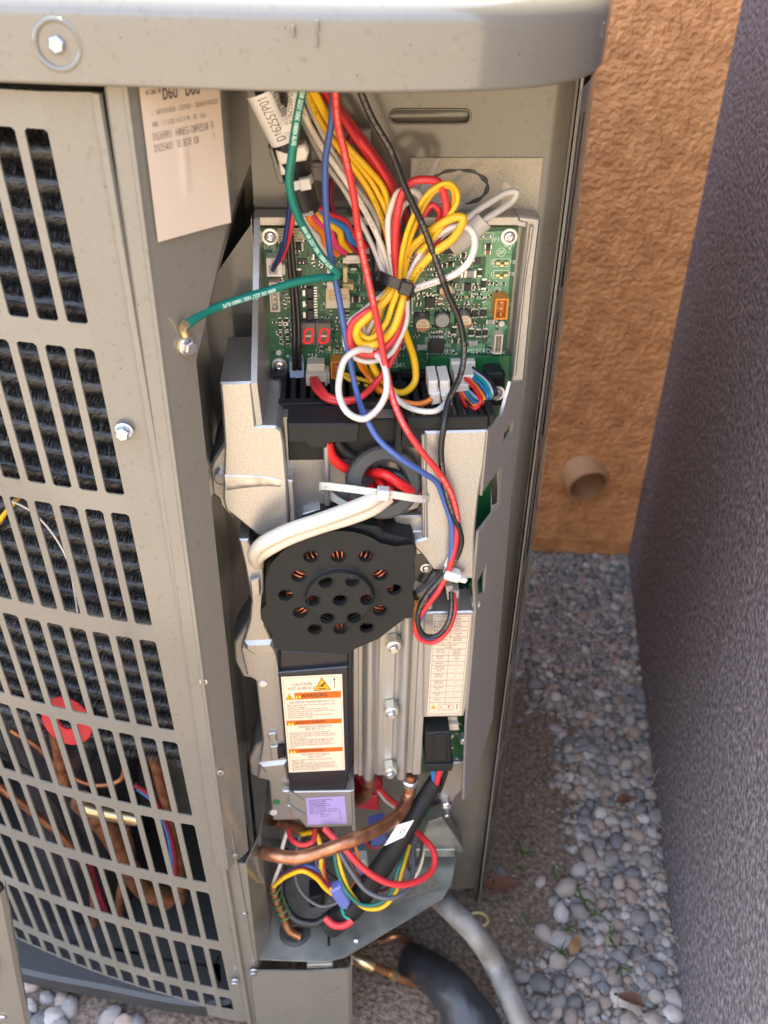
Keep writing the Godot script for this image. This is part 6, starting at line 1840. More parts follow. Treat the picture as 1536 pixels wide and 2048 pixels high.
	s.strap([v(-3.9, 432.6, 54), v(7.3, 435.2, 60), v(18.8, 435.6, 64), v(30.4, 434.1, 65), v(41.1, 429.8, 62), v(47.8, 423.9, 54), v(47.6, 412.6, 40), v(34.3, 416.2, 50), v(19.5, 416.2, 52), v(7.6, 416.5, 46), v(-0.9, 421.8, 44)], 3.6, 0.9, Vector3(0.08, 1, -0.1), 1.5, true)
	tie = put(s, "cable_tie", mat["nylon"])
	tag(tie, "long white ribbed cable tie across the ferrite ring", "cable tie")
	s = Shape.new()
	s.T = Transform3D(Basis(Vector3(0, 0, 1), -0.12), v(24.8, 435.7, 66))
	s.box(0, 0, 5.8, 5.6, -2, 2.6, 0.6)
	put(s, "lock_head", mat["nylon"], tie)
	s = Shape.new()
	for i in 60:
		var t := i / 59.0
		var a := v(-2, 433.3, 56).lerp(v(21.1, 435.4, 64.6), t)
		if i >= 36: a = v(28.1, 434.4, 65).lerp(v(44.7, 427.8, 60), (i - 36) / 23.0)
		else: a = v(-2, 433.3, 56).lerp(v(21.6, 435.5, 64.8), i / 35.0)
		s.box(a.x * 1000, a.y * 1000, 0.32, 2.3, a.z * 1000 + 0.2, a.z * 1000 + 0.9, 0.05)
	put(s, "ribs", mat["nylon"], tie)
	var W := "white sleeves tied to the ferrite ring"
	cord("white_sleeve", [v(26.1, 432.2, 60), v(17.8, 431.1, 66), v(7.1, 427.7, 68), v(-4.6, 424.3, 70), v(-18.7, 418.2, 69), v(-30.8, 410.8, 68), v(-36.4, 400.4, 62), v(-37.1, 388.7, 54)], 3.5, "cream sleeve", "upper one of two thick white sleeves that run left from the ferrite ring", "cable sleeve", W, 20)
	cord("white_sleeve", [v(28.2, 428.3, 58), v(20.2, 424.3, 62), v(9.5, 420.8, 64), v(-4.7, 417.4, 66), v(-19.1, 410.6, 65), v(-29.5, 403.5, 64), v(-35.8, 392.1, 56), v(-36.6, 383.6, 50)], 3.3, "cream sleeve", "lower one of two thick white sleeves that run left from the ferrite ring", "cable sleeve", W, 20)
	# tied lower ends of the three long leads, looping to their white plug
	cord("black_wire", [v(58.9, 383.4, 59), v(53.8, 377.2, 60), v(48.1, 368.2, 60), v(44.4, 357.3, 60), v(44.7, 348, 60), v(49.2, 340.8, 60), v(55.4, 340.4, 59), v(60.7, 348.4, 58), v(63, 355.7, 53), v(62.8, 360.4, 48)], 1.5, "black legend wire", "black wire of the tied three that loops over the status label", "wire", "lower loops of the three tied wires")
	cord("blue_wire", [v(59.6, 381.9, 58), v(55.7, 374.2, 58), v(51.1, 364.7, 57.5), v(47.4, 353.5, 57), v(44.6, 343.9, 57), v(48.1, 336.7, 57), v(55.2, 336.2, 56), v(61.3, 343.6, 55), v(64, 352.1, 50.5), v(63.1, 358, 46)], 1.5, "blue wire", "blue wire of the tied three that loops over the status label", "wire", "lower loops of the three tied wires")
	cord("red_wire", [v(58.6, 382.9, 60), v(54.6, 372, 60), v(48, 359.3, 59), v(43.9, 346.9, 58), v(46.4, 336.9, 58), v(53.4, 334.5, 58), v(60.3, 340.3, 56), v(64.5, 350.2, 51.5), v(64, 358.8, 47)], 1.6, "red wire", "red wire of the tied three that loops over the status label", "wire", "lower loops of the three tied wires")
	s = Shape.new()
	s.T = Transform3D(Basis(Vector3(0, 0, 1), -0.35), v(60.9, 381.5, 60))
	s.box(0, 0, 8.5, 5.2, -3, 3, 1.0)
	s.box(5.5, -0.6, 5.0, 3.0, -2, 2, 0.6)
	s.box(-3.6, 7.0, 3.4, 10.0, -4, -1.5, 0.5)
	tag(put(s, "wire_clip", mat["white plastic"]), "white clip that ties the blue, red and black wires above the status label", "clip")
	s = Shape.new()
	s.prism([w(60.3, 360.9), w(64, 361.4), w(65.5, 353.1), w(61.9, 351.8)], 30, 45, 0.8)
	s.prism([w(64.9, 353), w(69, 352.1), w(69.2, 345.1), w(66.2, 345.2)], 24, 38, 0.8)
	s.prism([w(59.8, 355.1), w(64.1, 356.4), w(65.4, 351.4), w(60.6, 350.9)], 24, 32, 0.6)
	tag(put(s, "white_plug", mat["white plastic"]), "white plug on the lower board that takes the three tied wires", "plug")


func build_lower() -> void:
	# copper pipes under the drive
	cord("copper_pipe", [v(-45, 175.9, 70), v(-37.8, 192.8, 84), v(-24.3, 197.1, 90), v(-9.7, 199, 88), v(7.9, 205.4, 86), v(26.1, 200.2, 74), v(39.5, 192.5, 58), v(45.7, 194.2, 46), v(46.2, 211.7, 44)], 4.0, "copper", "bent copper pipe that sweeps from the lower left up to the heat sink", "pipe", "", 18)
	cord("copper_pipe", [v(20.9, 211.6, 42), v(21.2, 195.5, 39), v(18.2, 181.2, 36), v(11.3, 167.9, 30), v(2.8, 152.5, 20)], 3.6, "copper", "short copper bend below the heat sink's left rib", "pipe", "", 16)
	cord("copper_pipe", [v(-40.9, 153.5, 30), v(-30.9, 141.3, 26), v(-18, 125.9, 20), v(-4.5, 109.2, 10)], 4.0, "copper", "copper pipe that shows behind the foot of the drive", "pipe", "", 16)
	cord("copper_pipe", [v(-42.1, 127.7, 60), v(-40.3, 114.4, 63), v(-36.3, 100.7, 66), v(-32.1, 89.4, 70), v(-25.6, 85.1, 72)], 2.6, "copper", "thin copper tube that ends in the grommet of the shelf", "pipe", "", 14)
	var s := Shape.new()
	s.lathe(v(46.4, 206, 44), [Vector2(5.4, -3), Vector2(5.4, 1), Vector2(4.4, 2)], 20, Vector3(0.05, 1, 0.1))
	tag(put(s, "pipe_ferrule", mat["zinc"]), "bright ferrule round the copper pipe under the heat sink", "ferrule")
	# thick black cable from the plug, with its white flag
	cord("blue_wire", [v(59.8, 222.6, 46), v(61.3, 207.1, 44), v(64.2, 191, 42)], 1.9, "light blue wire", "blue wire between the black plug and the black sleeve", "wire", "three wires under the black plug")
	cord("red_wire", [v(64.4, 224.7, 48), v(63.5, 209.4, 46), v(62.5, 195.5, 44)], 1.9, "red wire", "red wire between the black plug and the black sleeve", "wire", "three wires under the black plug")
	cord("black_wire", [v(69, 222.1, 46), v(67.6, 206.7, 44), v(65.4, 191.9, 42)], 1.8, "black wire", "black wire between the black plug and the black sleeve", "wire", "three wires under the black plug")
	s = Shape.new()
	s.tube([v(63, 202.6, 42), v(55.6, 188.7, 46), v(47.1, 178.9, 54), v(35, 159.3, 62), v(22.3, 136.4, 66), v(7.9, 111.6, 70), v(-5.4, 94.3, 70)], 5.0, 20, 3.0, false, 1.0, 8.5)
	tag(put(s, "black_sleeve", mat["black plastic"]), "thick black sleeve that runs down from the black plug to the shelf", "cable sleeve")
	var fl := canvas(256, 96, Color(0.86, 0.84, 0.86))
	write(fl, "A A", 130, 60, 52, Color(0.25, 0.2, 0.25), "Droid Sans Bold")
	bar(fl, 120, 70, 90, 4, Color(0.25, 0.2, 0.25))
	s = Shape.new()
	s.quad(v(29.1, 178.4, 71), v(41.3, 185.1, 70), v(47.3, 196.5, 66.5), v(37.1, 191.6, 66))
	s.quad(v(29.1, 177.7, 70.5), v(37.1, 191, 65.5), v(47.4, 195.8, 66), v(41.3, 184.4, 69.5))
	tag(put(s, "wire_flag", printed("lower wire flag", fl, 0.45)), "white flag label on the black sleeve near the shelf", "label")
	# tangle above the shelf
	cord("red_wire", [v(-7.5, 183.5, 60), v(5.1, 177.4, 72), v(17.2, 165, 78), v(32.7, 153.4, 80), v(49.4, 147.3, 76), v(61.3, 145.4, 66), v(62.8, 148.9, 56), v(56.5, 150.1, 46), v(49.6, 147.5, 36)], 2.3, "red wire", "long red wire in a wide loop above the shelf", "wire", "", 14)
	cord("yellow_wire", [v(-0.4, 160.4, 56), v(2.5, 148.5, 66), v(8.5, 135.5, 74), v(17.3, 125.8, 78), v(27.6, 125, 78), v(35.4, 131.3, 74), v(40.8, 143.7, 66), v(47.1, 148.9, 50)], 1.7, "yellow wire", "yellow stripe half of the earth wire that loops above the shelf", "wire")
	cord("green_wire", [v(-2.2, 164.3, 55), v(0.3, 150.1, 67), v(6, 139, 75.5), v(15.3, 131.5, 79.5), v(26.1, 130.7, 79.5), v(34, 136.2, 75), v(39.3, 148.4, 67), v(45.7, 152.2, 50)], 1.5, "green wire", "green half of the earth wire that loops above the shelf", "wire")
	cord("black_wire", [v(-0.3, 166, 60), v(8.7, 155.8, 72), v(19, 144.9, 80), v(32.2, 140.7, 82), v(44, 140.2, 76), v(49.6, 141.5, 62), v(49.3, 146, 48), v(54.5, 148.4, 40)], 1.7, "grey wire", "dark grey wire that loops below the long red wire", "wire")
	cord("black_wire", [v(57.4, 141.8, 40), v(54.8, 126.6, 46), v(48.3, 124.8, 52), v(46.4, 138, 46), v(51, 145.3, 36)], 1.3, "black wire", "thin black wire at the right end of the shelf", "wire")
	cord("yellow_wire", [v(-23.3, 159.4, 46), v(-12.8, 169.7, 54), v(-9.8, 164.3, 62), v(-10.1, 152.3, 68), v(-7.8, 143.3, 72), v(-2.2, 138.4, 74)], 1.7, "yellow wire", "yellow wire that drops to the blue splice", "wire")
	cord("yellow_wire", [v(-40.5, 134.4, 66), v(-31.3, 153.4, 72), v(-20.9, 163.7, 76), v(-13.7, 157, 76), v(-7.8, 143.6, 75), v(-3.5, 135.3, 74)], 1.6, "yellow wire", "yellow wire that arches left from the blue splice", "wire")
	cord("dark_red_wire", [v(-40.3, 133.6, 64), v(-31.3, 153, 70), v(-21, 163.3, 74), v(-13.1, 157.1, 74), v(-6.5, 143.6, 73), v(-2.2, 135.8, 73)], 1.4, "dark red wire", "dark red wire of the arch left of the blue splice", "wire")
	cord("blue_wire", [v(-40.1, 132.7, 62), v(-29.5, 152.6, 68), v(-18.5, 162.8, 72), v(-12.5, 158.3, 72), v(-10.2, 148.3, 71)], 1.4, "blue wire", "blue grey wire on top of the arch left of the blue splice", "wire")
	cord("white_wire", [v(-30.9, 168.4, 50), v(-34.2, 160.6, 56), v(-35.3, 153.6, 62), v(-38.9, 142.1, 64), v(-41.4, 131.1, 63)], 1.5, "white wire", "white wire that drops from the drive's foot to the copper tube", "wire")
	cord("red_wire", [v(-29.9, 174.8, 54), v(-27.5, 175.6, 62), v(-20.7, 175.7, 66), v(-14.5, 176.5, 64), v(-13.3, 176.4, 56)], 1.8, "red wire", "short red loop right under the drive's foot", "wire")
	cord("dark_red_wire", [v(-8.8, 153.9, 62), v(-7.7, 146.6, 70), v(-3.5, 136.5, 72)], 1.3, "red wire", "short red wire that drops behind the yellow one to the blue splice", "wire")
	cord("blue_wire", [v(-12.9, 164, 58), v(-12.6, 151.8, 64), v(-11, 141.8, 68)], 1.3, "blue wire", "short blue wire beside the yellow one above the blue splice", "wire")
	cord("teal_wire", [v(2.4, 119.5, 74), v(4.5, 113.5, 76), v(7.7, 113.1, 78)], 1.2, "teal wire", "short teal wire that leaves the blue splice", "wire")
	cord("teal_wire", [v(20.7, 115.7, 46), v(12.4, 115.8, 54), v(5, 114.6, 58)], 1.3, "teal wire", "teal wire that runs to the pale connector above the shelf", "wire")
	cord("red_wire", [v(-8.1, 112.3, 76), v(-2.7, 110.4, 80), v(4.4, 109.8, 80), v(9, 111.9, 78)], 2.6, "red wire", "thick red wire end lying on the shelf", "wire", "", 14)
	cord("black_cable", [v(-33.8, 140.6, 44), v(-37.1, 122.3, 50), v(-36.3, 106.4, 58), v(-28.5, 96.6, 66), v(-15.3, 97.4, 70), v(-5.2, 105.8, 70)], 2.8, "black wire", "black cable in a big curve above the grommet", "cable", "", 14)
	for e in [["grey", [v(-23.3, 161.1, 48), v(-26.7, 149.4, 58), v(-24.3, 125.9, 64), v(-11.5, 116.5, 70), v(4.7, 128.1, 74)], "thin grey wire in front of the grommet curve"], ["brown", [v(5.6, 157.6, 46), v(8.4, 149.9, 60), v(17.7, 134.3, 68), v(30.9, 124.9, 66), v(41.4, 128.2, 54)], "thin brown wire inside the earth wire's loop"], ["white", [v(52.9, 142.5, 30), v(57.7, 134.3, 40), v(54.9, 118.4, 48), v(43.6, 109.5, 58)], "thin white wire at the right of the tangle"], ["blue", [v(-4.1, 158.9, 48), v(5.3, 151.4, 58), v(17.9, 138, 64), v(27.7, 116.2, 66)], "thin blue wire in the middle of the tangle"], ["black", [v(-19.7, 152.3, 44), v(-11.1, 134.3, 52), v(5, 120.2, 58), v(18.1, 108.5, 62)], "thin black wire behind the blue splice"], ["orange", [v(8.9, 152.6, 44), v(13.7, 146.2, 54), v(12.2, 128.2, 60), v(4.8, 118.2, 64)], "thin orange wire above the blue splice"]]:
		cord(e[0] + "_wire", e[1], 1.15, e[0] + " wire", e[2], "wire")
	s = Shape.new()
	s.prism([w(-5.7, 139.6), w(2.2, 145.4), w(8.4, 126.6), w(5.8, 119), w(1.4, 121.6)], 70, 76, 1.2)
	tag(put(s, "wire_splice", mat["purple blue plastic"]), "blue wire splice cap above the shelf", "splice")
	s = Shape.new()
	s.prism([w(-19.6, 91.3), w(-10.2, 94.1), w(-9, 69.1), w(-19, 63.8)], 34, 48, 1.0)
	tag(put(s, "black_plug", mat["black plastic"]), "black plug deep behind the tangle above the shelf", "plug")
	s = Shape.new()
	s.prism([w(10.7, 121.2), w(20.1, 122.8), w(21.5, 112.7), w(12.7, 109.9)], 34, 42, 0.8)
	tag(put(s, "pale_connector", mat["white plastic"]), "pale connector behind the black sleeve above the shelf", "connector")
	s = Shape.new()
	s.prism([w(21.8, 140.2), w(32.4, 143.8), w(34.7, 130.7), w(23.9, 126)], 20, 34, 1.0)
	tag(put(s, "purple_connector", mat["purple blue plastic"]), "purple blue connector under the copper pipe", "connector")
	for e in [[[w(13.5, 185.3), w(24.5, 188.7), w(31.2, 176.4), w(29.4, 165.3), w(16.8, 175.2)], "upper dark red connector below the heat sink"], [[w(12.1, 163.8), w(27.9, 166.9), w(29.5, 150.3), w(13.4, 154.4)], "lower dark red ribbed connector below the heat sink"]]:
		s = Shape.new()
		s.prism(e[0], 6, 24, 1.0)
		tag(put(s, "red_connector", mat["red plastic"]), e[1], "connector")
	cord("red_wire", [v(28.4, 177, 26), v(34.7, 165, 24), v(39.7, 156, 22), v(43.4, 145.8, 20)], 1.8, "red wire", "red wire from the upper dark red connector", "wire")
	cord("white_wire", [v(27.8, 174, 26), v(33.4, 161, 24), v(39.1, 151.8, 22)], 1.2, "white wire", "thin white wire from the upper dark red connector", "wire")
	cord("blue_wire", [v(14.9, 106.4, 22), v(19.6, 117.9, 24), v(27.2, 116.8, 26), v(31.2, 122.1, 26)], 1.7, "light blue wire", "blue wire of the twisted bunch under the copper pipe", "wire", "twisted bunch under the copper pipe")
	cord("red_wire", [v(12.7, 112.7, 24), v(18.8, 125.7, 28), v(23.7, 114.8, 26), v(30.1, 112.7, 24)], 1.5, "red wire", "red wire of the twisted bunch under the copper pipe", "wire", "twisted bunch under the copper pipe")
	cord("earth_wire", [v(45.8, 150.7, 14), v(49.4, 149.7, 20), v(52.7, 138.4, 18), v(64.5, 133.1, 12)], 1.5, "green wire", "green wire behind the bent copper pipe", "wire")
	# green wrap wire round the thin tube
	var hel := []
	for k in 26:
		var t := k / 25.0
		var c := v(-41.3, 123.2, 60).lerp(v(-34.3, 99.8, 67), t)
		hel.append(c + v(4.0 * cos(k * 1.15), 1.4 * sin(k * 1.15 + 0.6), 4.0 * sin(k * 1.15)))
	cord("wrap_wire", hel, 0.7, "green board part", "pale green wire wound round the thin copper tube", "wire")
	# conduit, insulated line set and brass fitting beside the unit's foot
	cord("conduit", [v(71.3, 45.6, 20), v(81.2, 62.4, 44), v(95.4, 58.9, 60), v(109.9, 35.5, 70), v(118, 30.6, 92), v(125.9, 17, 110), v(133, -3.8, 130)], 7.8, "conduit grey" if mat.has("conduit grey") else _conduit(), "grey plastic conduit that curves down to the ground", "conduit", "", 24)
	s = Shape.new()
	s.tube([v(58.1, -7.5, 40), v(70, 11.6, 62), v(82.2, 21.3, 86), v(91.8, 16.5, 108), v(102.5, -7.4, 130)], 15.0, 24, 4.0, false, 0.8, 23.0)
	rng.seed = 6
	var nz := FastNoiseLite.new()
	nz.seed = 3
	nz.frequency = 38.0
	for i in s.V.size():
		var p := s.V[i]
		s.V[i] = p + Vector3(nz.get_noise_3dv(p), nz.get_noise_3dv(p + Vector3(3, 0, 0)), nz.get_noise_3dv(p + Vector3(0, 5, 0))) * 0.0032
	grain(paint("black tape", 0.024, 0.024, 0.026, 0.42), mat["fine_normal"], 14.0, 0.5)
	tag(put(s, "insulated_pipe", mat["black tape"]), "pipe wrapped in shiny black foil insulation beside the unit's foot", "pipe insulation")
	s = Shape.new()
	s.tube([v(18.5, -35.1, 50), v(30.6, -27.6, 50), v(46, -26.4, 46), v(65.7, -27.8, 40)], 15.0, 20, 4.0, false, 0.9)
	tag(put(s, "pipe_insulation", mat["ferrite"]), "dull black foam insulation behind the lower cover", "pipe insulation")
	cord("copper_pipe", [v(8.1, 21, 50), v(18.7, 21.4, 56), v(33.3, 11.2, 57), v(46.6, 1, 58), v(58, -6.9, 58)], 3.4, "copper", "copper service pipe that leaves the unit below the shelf", "pipe", "", 16)
	s = Shape.new()
	s.tube([v(9.5, 23.1, 52), v(18, 22.1, 56), v(24.1, 18.7, 57)], 4.6, 8, 4.0)
	s.tube([v(36.9, 10, 58), v(40.6, 6.3, 58)], 4.8, 12, 4.0)
	tag(put(s, "brass_fitting", mat["brass"]), "brass fitting on the copper service pipe", "fitting")
	cord("copper_pipe", [v(31.2, 4.9, 30), v(42.4, 10.7, 30), v(51.4, -2.2, 26), v(55.2, -19.7, 24), v(62.2, -35.1, 22), v(70.4, -37.8, 20)], 2.8, "copper", "small copper bend under the right side of the shelf", "pipe", "", 14)
	s = Shape.new()
	s.lathe(v(16.6, -23.3, 40), [Vector2(5, 0), Vector2(5, 4), Vector2(4, 5), Vector2(0, 5)], 20, Vector3(0.4, 0.3, 0.8))
	tag(put(s, "valve_plug", mat["red plastic"]), "red valve cap beside the lower cover", "cap")
	# loose cover panel leaning at the lower left
	var lp := [v(-168.7, 298.7, 150), v(-162.4, 264.5, 150), v(-178, 127.5, 146), v(-208.4, 130.6, 146)]
	s = Shape.new()
	s.quad(lp[3], lp[2], lp[1], lp[0])
	s.quad(lp[3] - v(0, 0, 2.5), lp[0] - v(0, 0, 2.5), lp[1] - v(0, 0, 2.5), lp[2] - v(0, 0, 2.5))
	var side := v(1.6, 0, -2.5)
	s.quad(lp[2], lp[2] + side, lp[1] + side, lp[1])
	s.quad(lp[2] + side, lp[2] + v(0.2, 0, -8), lp[1] + v(0.2, 0, -8), lp[1] + side)
	var loose := put(s, "loose_panel", mat["beige paint"])
	tag(loose, "loose beige cover panel leaning in front of the grille at the lower left", "cover panel")
	s = Shape.new()
	s.quad(lp[3].lerp(lp[2], 0.2) + v(0, 20, 0.3), lp[3].lerp(lp[2], 0.62) + v(0, 24, 0.3), v(-175.5, 207.3, 150.3), v(-183.3, 212.6, 150.3))
	put(s, "panel_label", mat["white plastic"], loose)
	s = Shape.new()
	s.lathe(v(-187.7, 143.7, 147), [Vector2(2.4, 0), Vector2(2, 0.8), Vector2(0, 1.2)], 14)
	put(s, "screw", mat["zinc"], loose)


func _conduit() -> String:
	grain(paint("conduit grey", 0.29, 0.278, 0.255, 0.5), mat["fine_normal"], 20.0, 0.25, noise_tex(0.012, 256, 0.0, FastNoiseLite.TYPE_SIMPLEX_SMOOTH, Color(0.72, 0.7, 0.67), Color(1, 1, 1), 5, 61))
	return "conduit grey"


# pebbles, leaves and weeds on the strip between the unit and the wing wall
func build_ground_bits() -> void:
	var ground: Node3D = get_node("ground")
	rng.seed = 2024
	var shapes: Array[Mesh] = []
	for k in 7:
		var nz := FastNoiseLite.new()
		nz.seed = k + 11
		nz.frequency = 0.9
		var st := SurfaceTool.new()
		st.begin(Mesh.PRIMITIVE_TRIANGLES)
		st.set_smooth_group(1)
		var seg := 14
		var rows := 9
		var at := func(i: int, j: int) -> Vector3:
			var a := TAU * (i % seg) / seg
			var b := PI * j / rows - PI / 2
			var d := Vector3(cos(a) * cos(b), sin(b), sin(a) * cos(b))
			var r := 1.0 + 0.30 * nz.get_noise_3dv(d * 1.1) + 0.14 * nz.get_noise_3dv(d * 2.6)
			if k == 6: r *= 1.0 - 0.18 * absf(sin(a * 2.5 + 0.4))
			return d * r * Vector3(1.0, 0.46 + 0.05 * k, 0.62 + 0.07 * (k % 4))
		for j in rows:
			for i in seg:
				var q := [at.call(i, j), at.call(i + 1, j), at.call(i + 1, j + 1), at.call(i, j + 1)]
				for t in [[0, 1, 2], [0, 2, 3]]:
					for c in t: st.add_vertex(q[c])
		st.generate_normals()
		st.index()
		shapes.append(st.commit())
	var tones := [[0.15, 0.14, 0.135], [0.19, 0.18, 0.175], [0.20, 0.155, 0.13], [0.13, 0.13, 0.135], [0.24, 0.225, 0.215], [0.165, 0.135, 0.12], [0.22, 0.19, 0.17], [0.10, 0.10, 0.105], [0.30, 0.285, 0.27]]
	var mats: Array[Material] = []
	var speck := noise_tex(0.05, 256, 0.0, FastNoiseLite.TYPE_SIMPLEX_SMOOTH, Color(0.74, 0.73, 0.72), Color(1.0, 1.0, 1.0), 5, 71)
	for t in tones: mats.append(grain(paint("pebble %d" % mats.size(), t[0] * 1.5, t[1] * 1.43, t[2] * 1.33, 0.72), mat["fine_normal"], 2.0, 0.35, speck))
	var spots := []
	var wander := FastNoiseLite.new()
	wander.seed = 19
	wander.frequency = 0.02
	var cells := {}
	var a := v(353, 0, -446)
	var wall_x := func(z: float) -> float: return lerpf(353.0, 197.0, clampf((z + 446.0) / 796.0, 0.0, 1.0))
	var tries := 0
	while spots.size() < 2500 and tries < 90000:
		tries += 1
		var z := rng.randf_range(-470.0, 330.0)
		var wx: float = wall_x.call(z)
		var x := rng.randf_range(95.0, wx - 2.0)
		if z > -40.0: x = rng.randf_range(112.0 + 0.10 * z, wx - 2.0)
		if z < -300.0: x = rng.randf_range(60.0, wx + 2.0)
		# bare earth patch beside the unit
		var patch := Vector2((x - (150.0 + 0.12 * (-z - 110.0))) / 54.0, (z + 105.0) / 165.0)
		var rim := 0.95 + 0.35 * wander.get_noise_2d(x, z)
		if patch.length() < rim and rng.randf() < 0.988: continue
		if patch.length() < rim + 0.3 and rng.randf() < 0.985: continue
		if x < 108.0 + 40.0 * clampf(-z / 100.0, 0.0, 1.6) and z < 20.0 and z > -300.0: continue
		var r := rng.randf_range(3.2, 8.0) * (0.85 if z < -250.0 else 1.08 if z > -90.0 else 1.0)
		var ok := true
		var key := Vector2i(int(x / 20), int(floor(z / 20)))
		for i in range(-1, 2):
			for j in range(-1, 2):
				for o in cells.get(key + Vector2i(i, j), []):
					if Vector2(o.x - x, o.y - z).length() < (o.z + r) * 0.68: ok = false
		if not ok: continue
		if not cells.has(key): cells[key] = []
		cells[key].append(Vector3(x, z, r))
		spots.append([x, z, r])
	# pebbles in front of the grille at the lower left
	for i in 60: spots.append([rng.randf_range(-330.0, -100.0), 0.0, rng.randf_range(6.0, 10.0)])
	for i in range(spots.size() - 60, spots.size()):
		var lx: float = spots[i][0]
		spots[i][1] = 84.0 + (lx + 93.0) * 0.42 + rng.randf_range(14.0, 60.0)
	spots.sort_custom(func(p, q): return q[1] - q[2] * 6.0 < p[1] - p[2] * 6.0)
	var rest: Array[Transform3D] = []
	var tint := PackedColorArray()
	for i in spots.size():
		var e = spots[i]
		var b := Basis.from_euler(Vector3(rng.randf_range(-0.35, 0.35), rng.randf() * TAU, rng.randf_range(-0.35, 0.35)))
		var big: float = e[2] * (1.0 + 0.25 * rng.randf())
		var t := Transform3D(b.scaled(Vector3.ONE * big * 0.001), v(e[0], -12.0 + big * rng.randf_range(0.08, 0.45), e[1]))
		if i < 290:
			var o := MeshInstance3D.new()
			o.name = "pebble"
			o.mesh = shapes[rng.randi() % 7]
			o.material_override = mats[rng.randi_range(0, 8) if rng.randf() < 0.8 else rng.randi_range(0, 3)]
			ground.add_child(o, true)
			o.transform = Transform3D(t.basis, t.origin - base_of[ground])
		else:
			rest.append(t)
			var c: Array = tones[rng.randi_range(0, 7) if rng.randf() < 0.95 else 8]
			tint.append(Color(c[0] * 1.5, c[1] * 1.43, c[2] * 1.33))
	# finer gravel that fills between them
	for i in 9000:
		var z := rng.randf_range(-480.0, 330.0)
		var x := rng.randf_range(70.0, float(wall_x.call(z)) + 2.0)
		if z > -40.0: x = rng.randf_range(108.0 + 0.10 * z, float(wall_x.call(z)))
		var patch := Vector2((x - (150.0 + 0.12 * (-z - 110.0))) / 54.0, (z + 105.0) / 165.0)
		var bare := patch.length() < 1.0 + 0.35 * wander.get_noise_2d(x, z)
		if bare and rng.randf() < 0.6: continue
		var big := rng.randf_range(1.0, 4.2) * (0.42 if bare else 1.0)
		rest.append(Transform3D(Basis.from_euler(Vector3(rng.randf(), rng.randf() * TAU, 0)).scaled(Vector3.ONE * big * 0.001), v(x, -12.0 + big * rng.randf_range(0.0, 0.5), z)))
		var c: Array = [0.075, 0.055, 0.042] if bare and rng.randf() < 0.8 else tones[rng.randi_range(0, 7)]
		tint.append(Color(c[0] * 1.5, c[1] * 1.43, c[2] * 1.33))
	var mm := MultiMesh.new()
	mm.transform_format = MultiMesh.TRANSFORM_3D
	mm.use_colors = true
	mm.mesh = shapes[2]
	mm.instance_count = rest.size()
	for i in rest.size():
		mm.set_instance_transform(i, Transform3D(rest[i].basis, rest[i].origin - base_of[ground]))
		mm.set_instance_color(i, tint[i])
	var mi := MultiMeshInstance3D.new()
	mi.name = "gravel"
	mi.multimesh = mm
	var gm := grain(paint("gravel", 1, 1, 1, 0.75), mat["fine_normal"], 2.0, 0.3)
	gm.vertex_color_use_as_albedo = true
	mi.material_override = gm
	ground.add_child(mi, true)
	stuff(mi)
	# fallen leaves, bark, grass blades and a yellow ring
	var leaf := func(c: Vector3, len: float, wd: float, turn: float, m: Material, label: String) -> void:
		var s := Shape.new()
		s.T = Transform3D(Basis(Vector3(0, 1, 0), turn) * Basis(Vector3(1, 0, 0), -PI / 2 + 0.15), c)
		s.smooth = 1
		for i in 8:
			var t0 := i / 8.0
			var t1 := (i + 1) / 8.0
			var f := func(t: float, k: float) -> Vector3: return v((t - 0.5) * len, k * wd * sin(PI * pow(t, 0.8)) * 0.5, absf(k) * 2.2 + 2.0 * sin(t * 5.0))
			s.quad(f.call(t0, -1.0), f.call(t1, -1.0), f.call(t1, 0.0), f.call(t0, 0.0))
			s.quad(f.call(t0, 0.0), f.call(t1, 0.0), f.call(t1, 1.0), f.call(t0, 1.0))
		tag(put(s, "leaf", m), label, "leaf")
	var dry := paint("dry leaf", 0.12, 0.048, 0.026, 0.8)
	leaf.call([v(130.7, 2, -14.3)][0], 34.0, 12.0, 0.1, dry, "large dry red brown leaf on bare earth beside the unit")
	leaf.call([v(252.4, 2, -91.5)][0], 20.0, 9.0, 0.3, dry, "dry red brown leaf on the pebbles near the middle of the wing wall")
	leaf.call([v(178.2, 4, 39.9)][0], 22.0, 9.0, 0.9, paint("tan leaf", 0.28, 0.16, 0.07, 0.7), "tan leaf between pebbles near the front")
	leaf.call([v(207.8, 4, 83.2)][0], 22.0, 10.0, 2.6, dry, "small rusty leaf at the foot of the wing wall near the front")
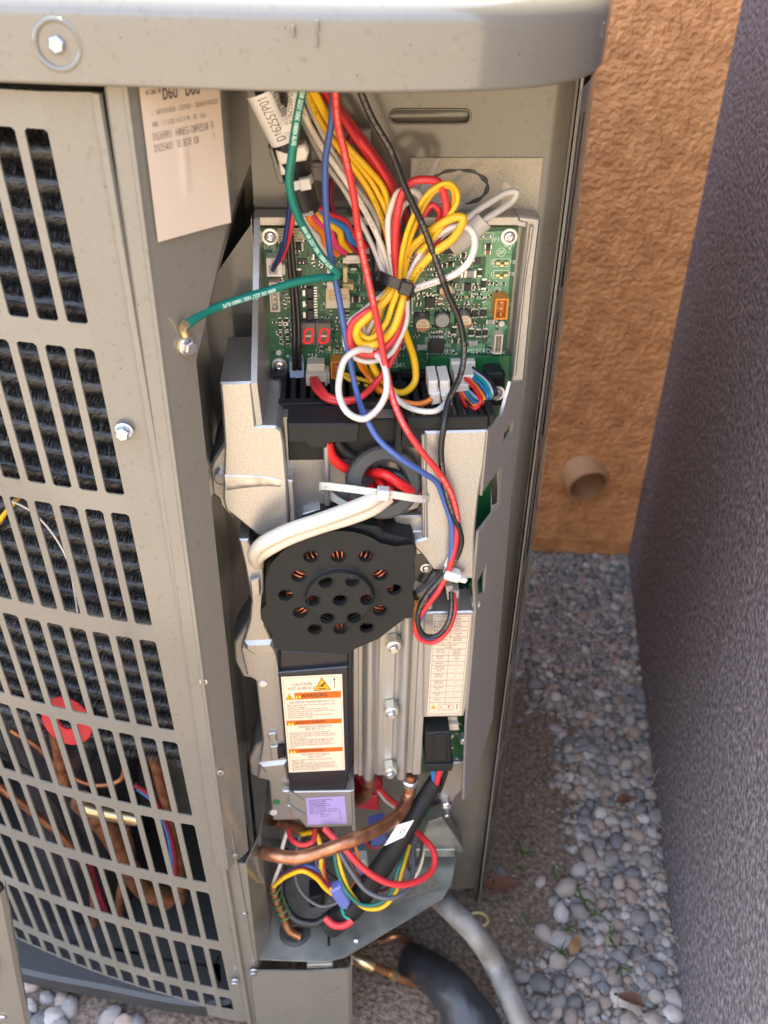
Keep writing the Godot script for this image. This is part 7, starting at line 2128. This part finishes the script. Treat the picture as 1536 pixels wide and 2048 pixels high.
	leaf.call([v(162.3, 0, -68.8)][0], 16.0, 4.0, 0.2, paint("brown leaf", 0.14, 0.06, 0.03, 0.8), "thin brown leaf on the bare earth")
	var blade := paint("grass blade", 0.045, 0.10, 0.02, 0.6)
	var spots2 := [v(122.9, 0, -20.5), v(115.6, 0, -11.9), v(147.1, 0, -30.8), v(153.5, 0, -43.2), v(193.6, 0, 0.6), v(194.9, 0, 7.2), v(198.5, 0, 13.8), v(174.2, 0, 25.2), v(206.9, 0, 34.9), v(166.5, 0, 43), v(146.1, 0, 19.6), v(208.8, 0, 56.8), v(175.4, 0, -18)]
	for g in 4:
		var s := Shape.new()
		for i in 4:
			var c: Vector3 = spots2[(g * 3 + i) % spots2.size()]
			for k in 3:
				var d := Vector3(rng.randf_range(-1, 1), 0.5, rng.randf_range(-1, 1)).normalized()
				s.strap([c, c + d * 0.005 + v(0, 2, 0), c + d * 0.010], rng.randf_range(1.2, 2.6), 0.2, Vector3(0.3, 1, 0.2), 3.0)
		tag(stuff(put(s, "weeds", blade)), ["green weeds at the foot of the unit", "green weeds on the bare earth beside the unit", "green weeds among the pebbles", "green weeds near the conduit"][g], "weeds")
	var s := Shape.new()
	var rc: Vector3 = [v(106.9, 4, 19.3)][0]
	var rp := []
	for k in 12: rp.append(rc + v(7.5 * cos(TAU * k / 12), 3.0 * sin(TAU * k / 12) + 6.0, 7.5 * sin(TAU * k / 12)))
	s.tube(rp, 1.2, 8, 2.0, true)
	tag(put(s, "yellow_ring", mat["yellow film"]), "yellow plastic ring lying beside the conduit", "ring")
	# straws
	s = Shape.new()
	for i in 60:
		var z := rng.randf_range(-200.0, 250.0)
		var x: float = float(wall_x.call(z)) - rng.randf_range(2.0, 60.0)
		var d := Vector3(rng.randf_range(-1, 1), 0.1, rng.randf_range(-1, 1)).normalized()
		s.tube([v(x, 2, z), v(x, 3, z) + d * 0.012, v(x, 2, z) + d * 0.024], 0.35, 5, 6.0)
	stuff(put(s, "straw", paint("straw", 0.3, 0.24, 0.16, 0.8)))
	tag(get_node("straw"), "dry straws scattered along the foot of the wing wall", "straw")
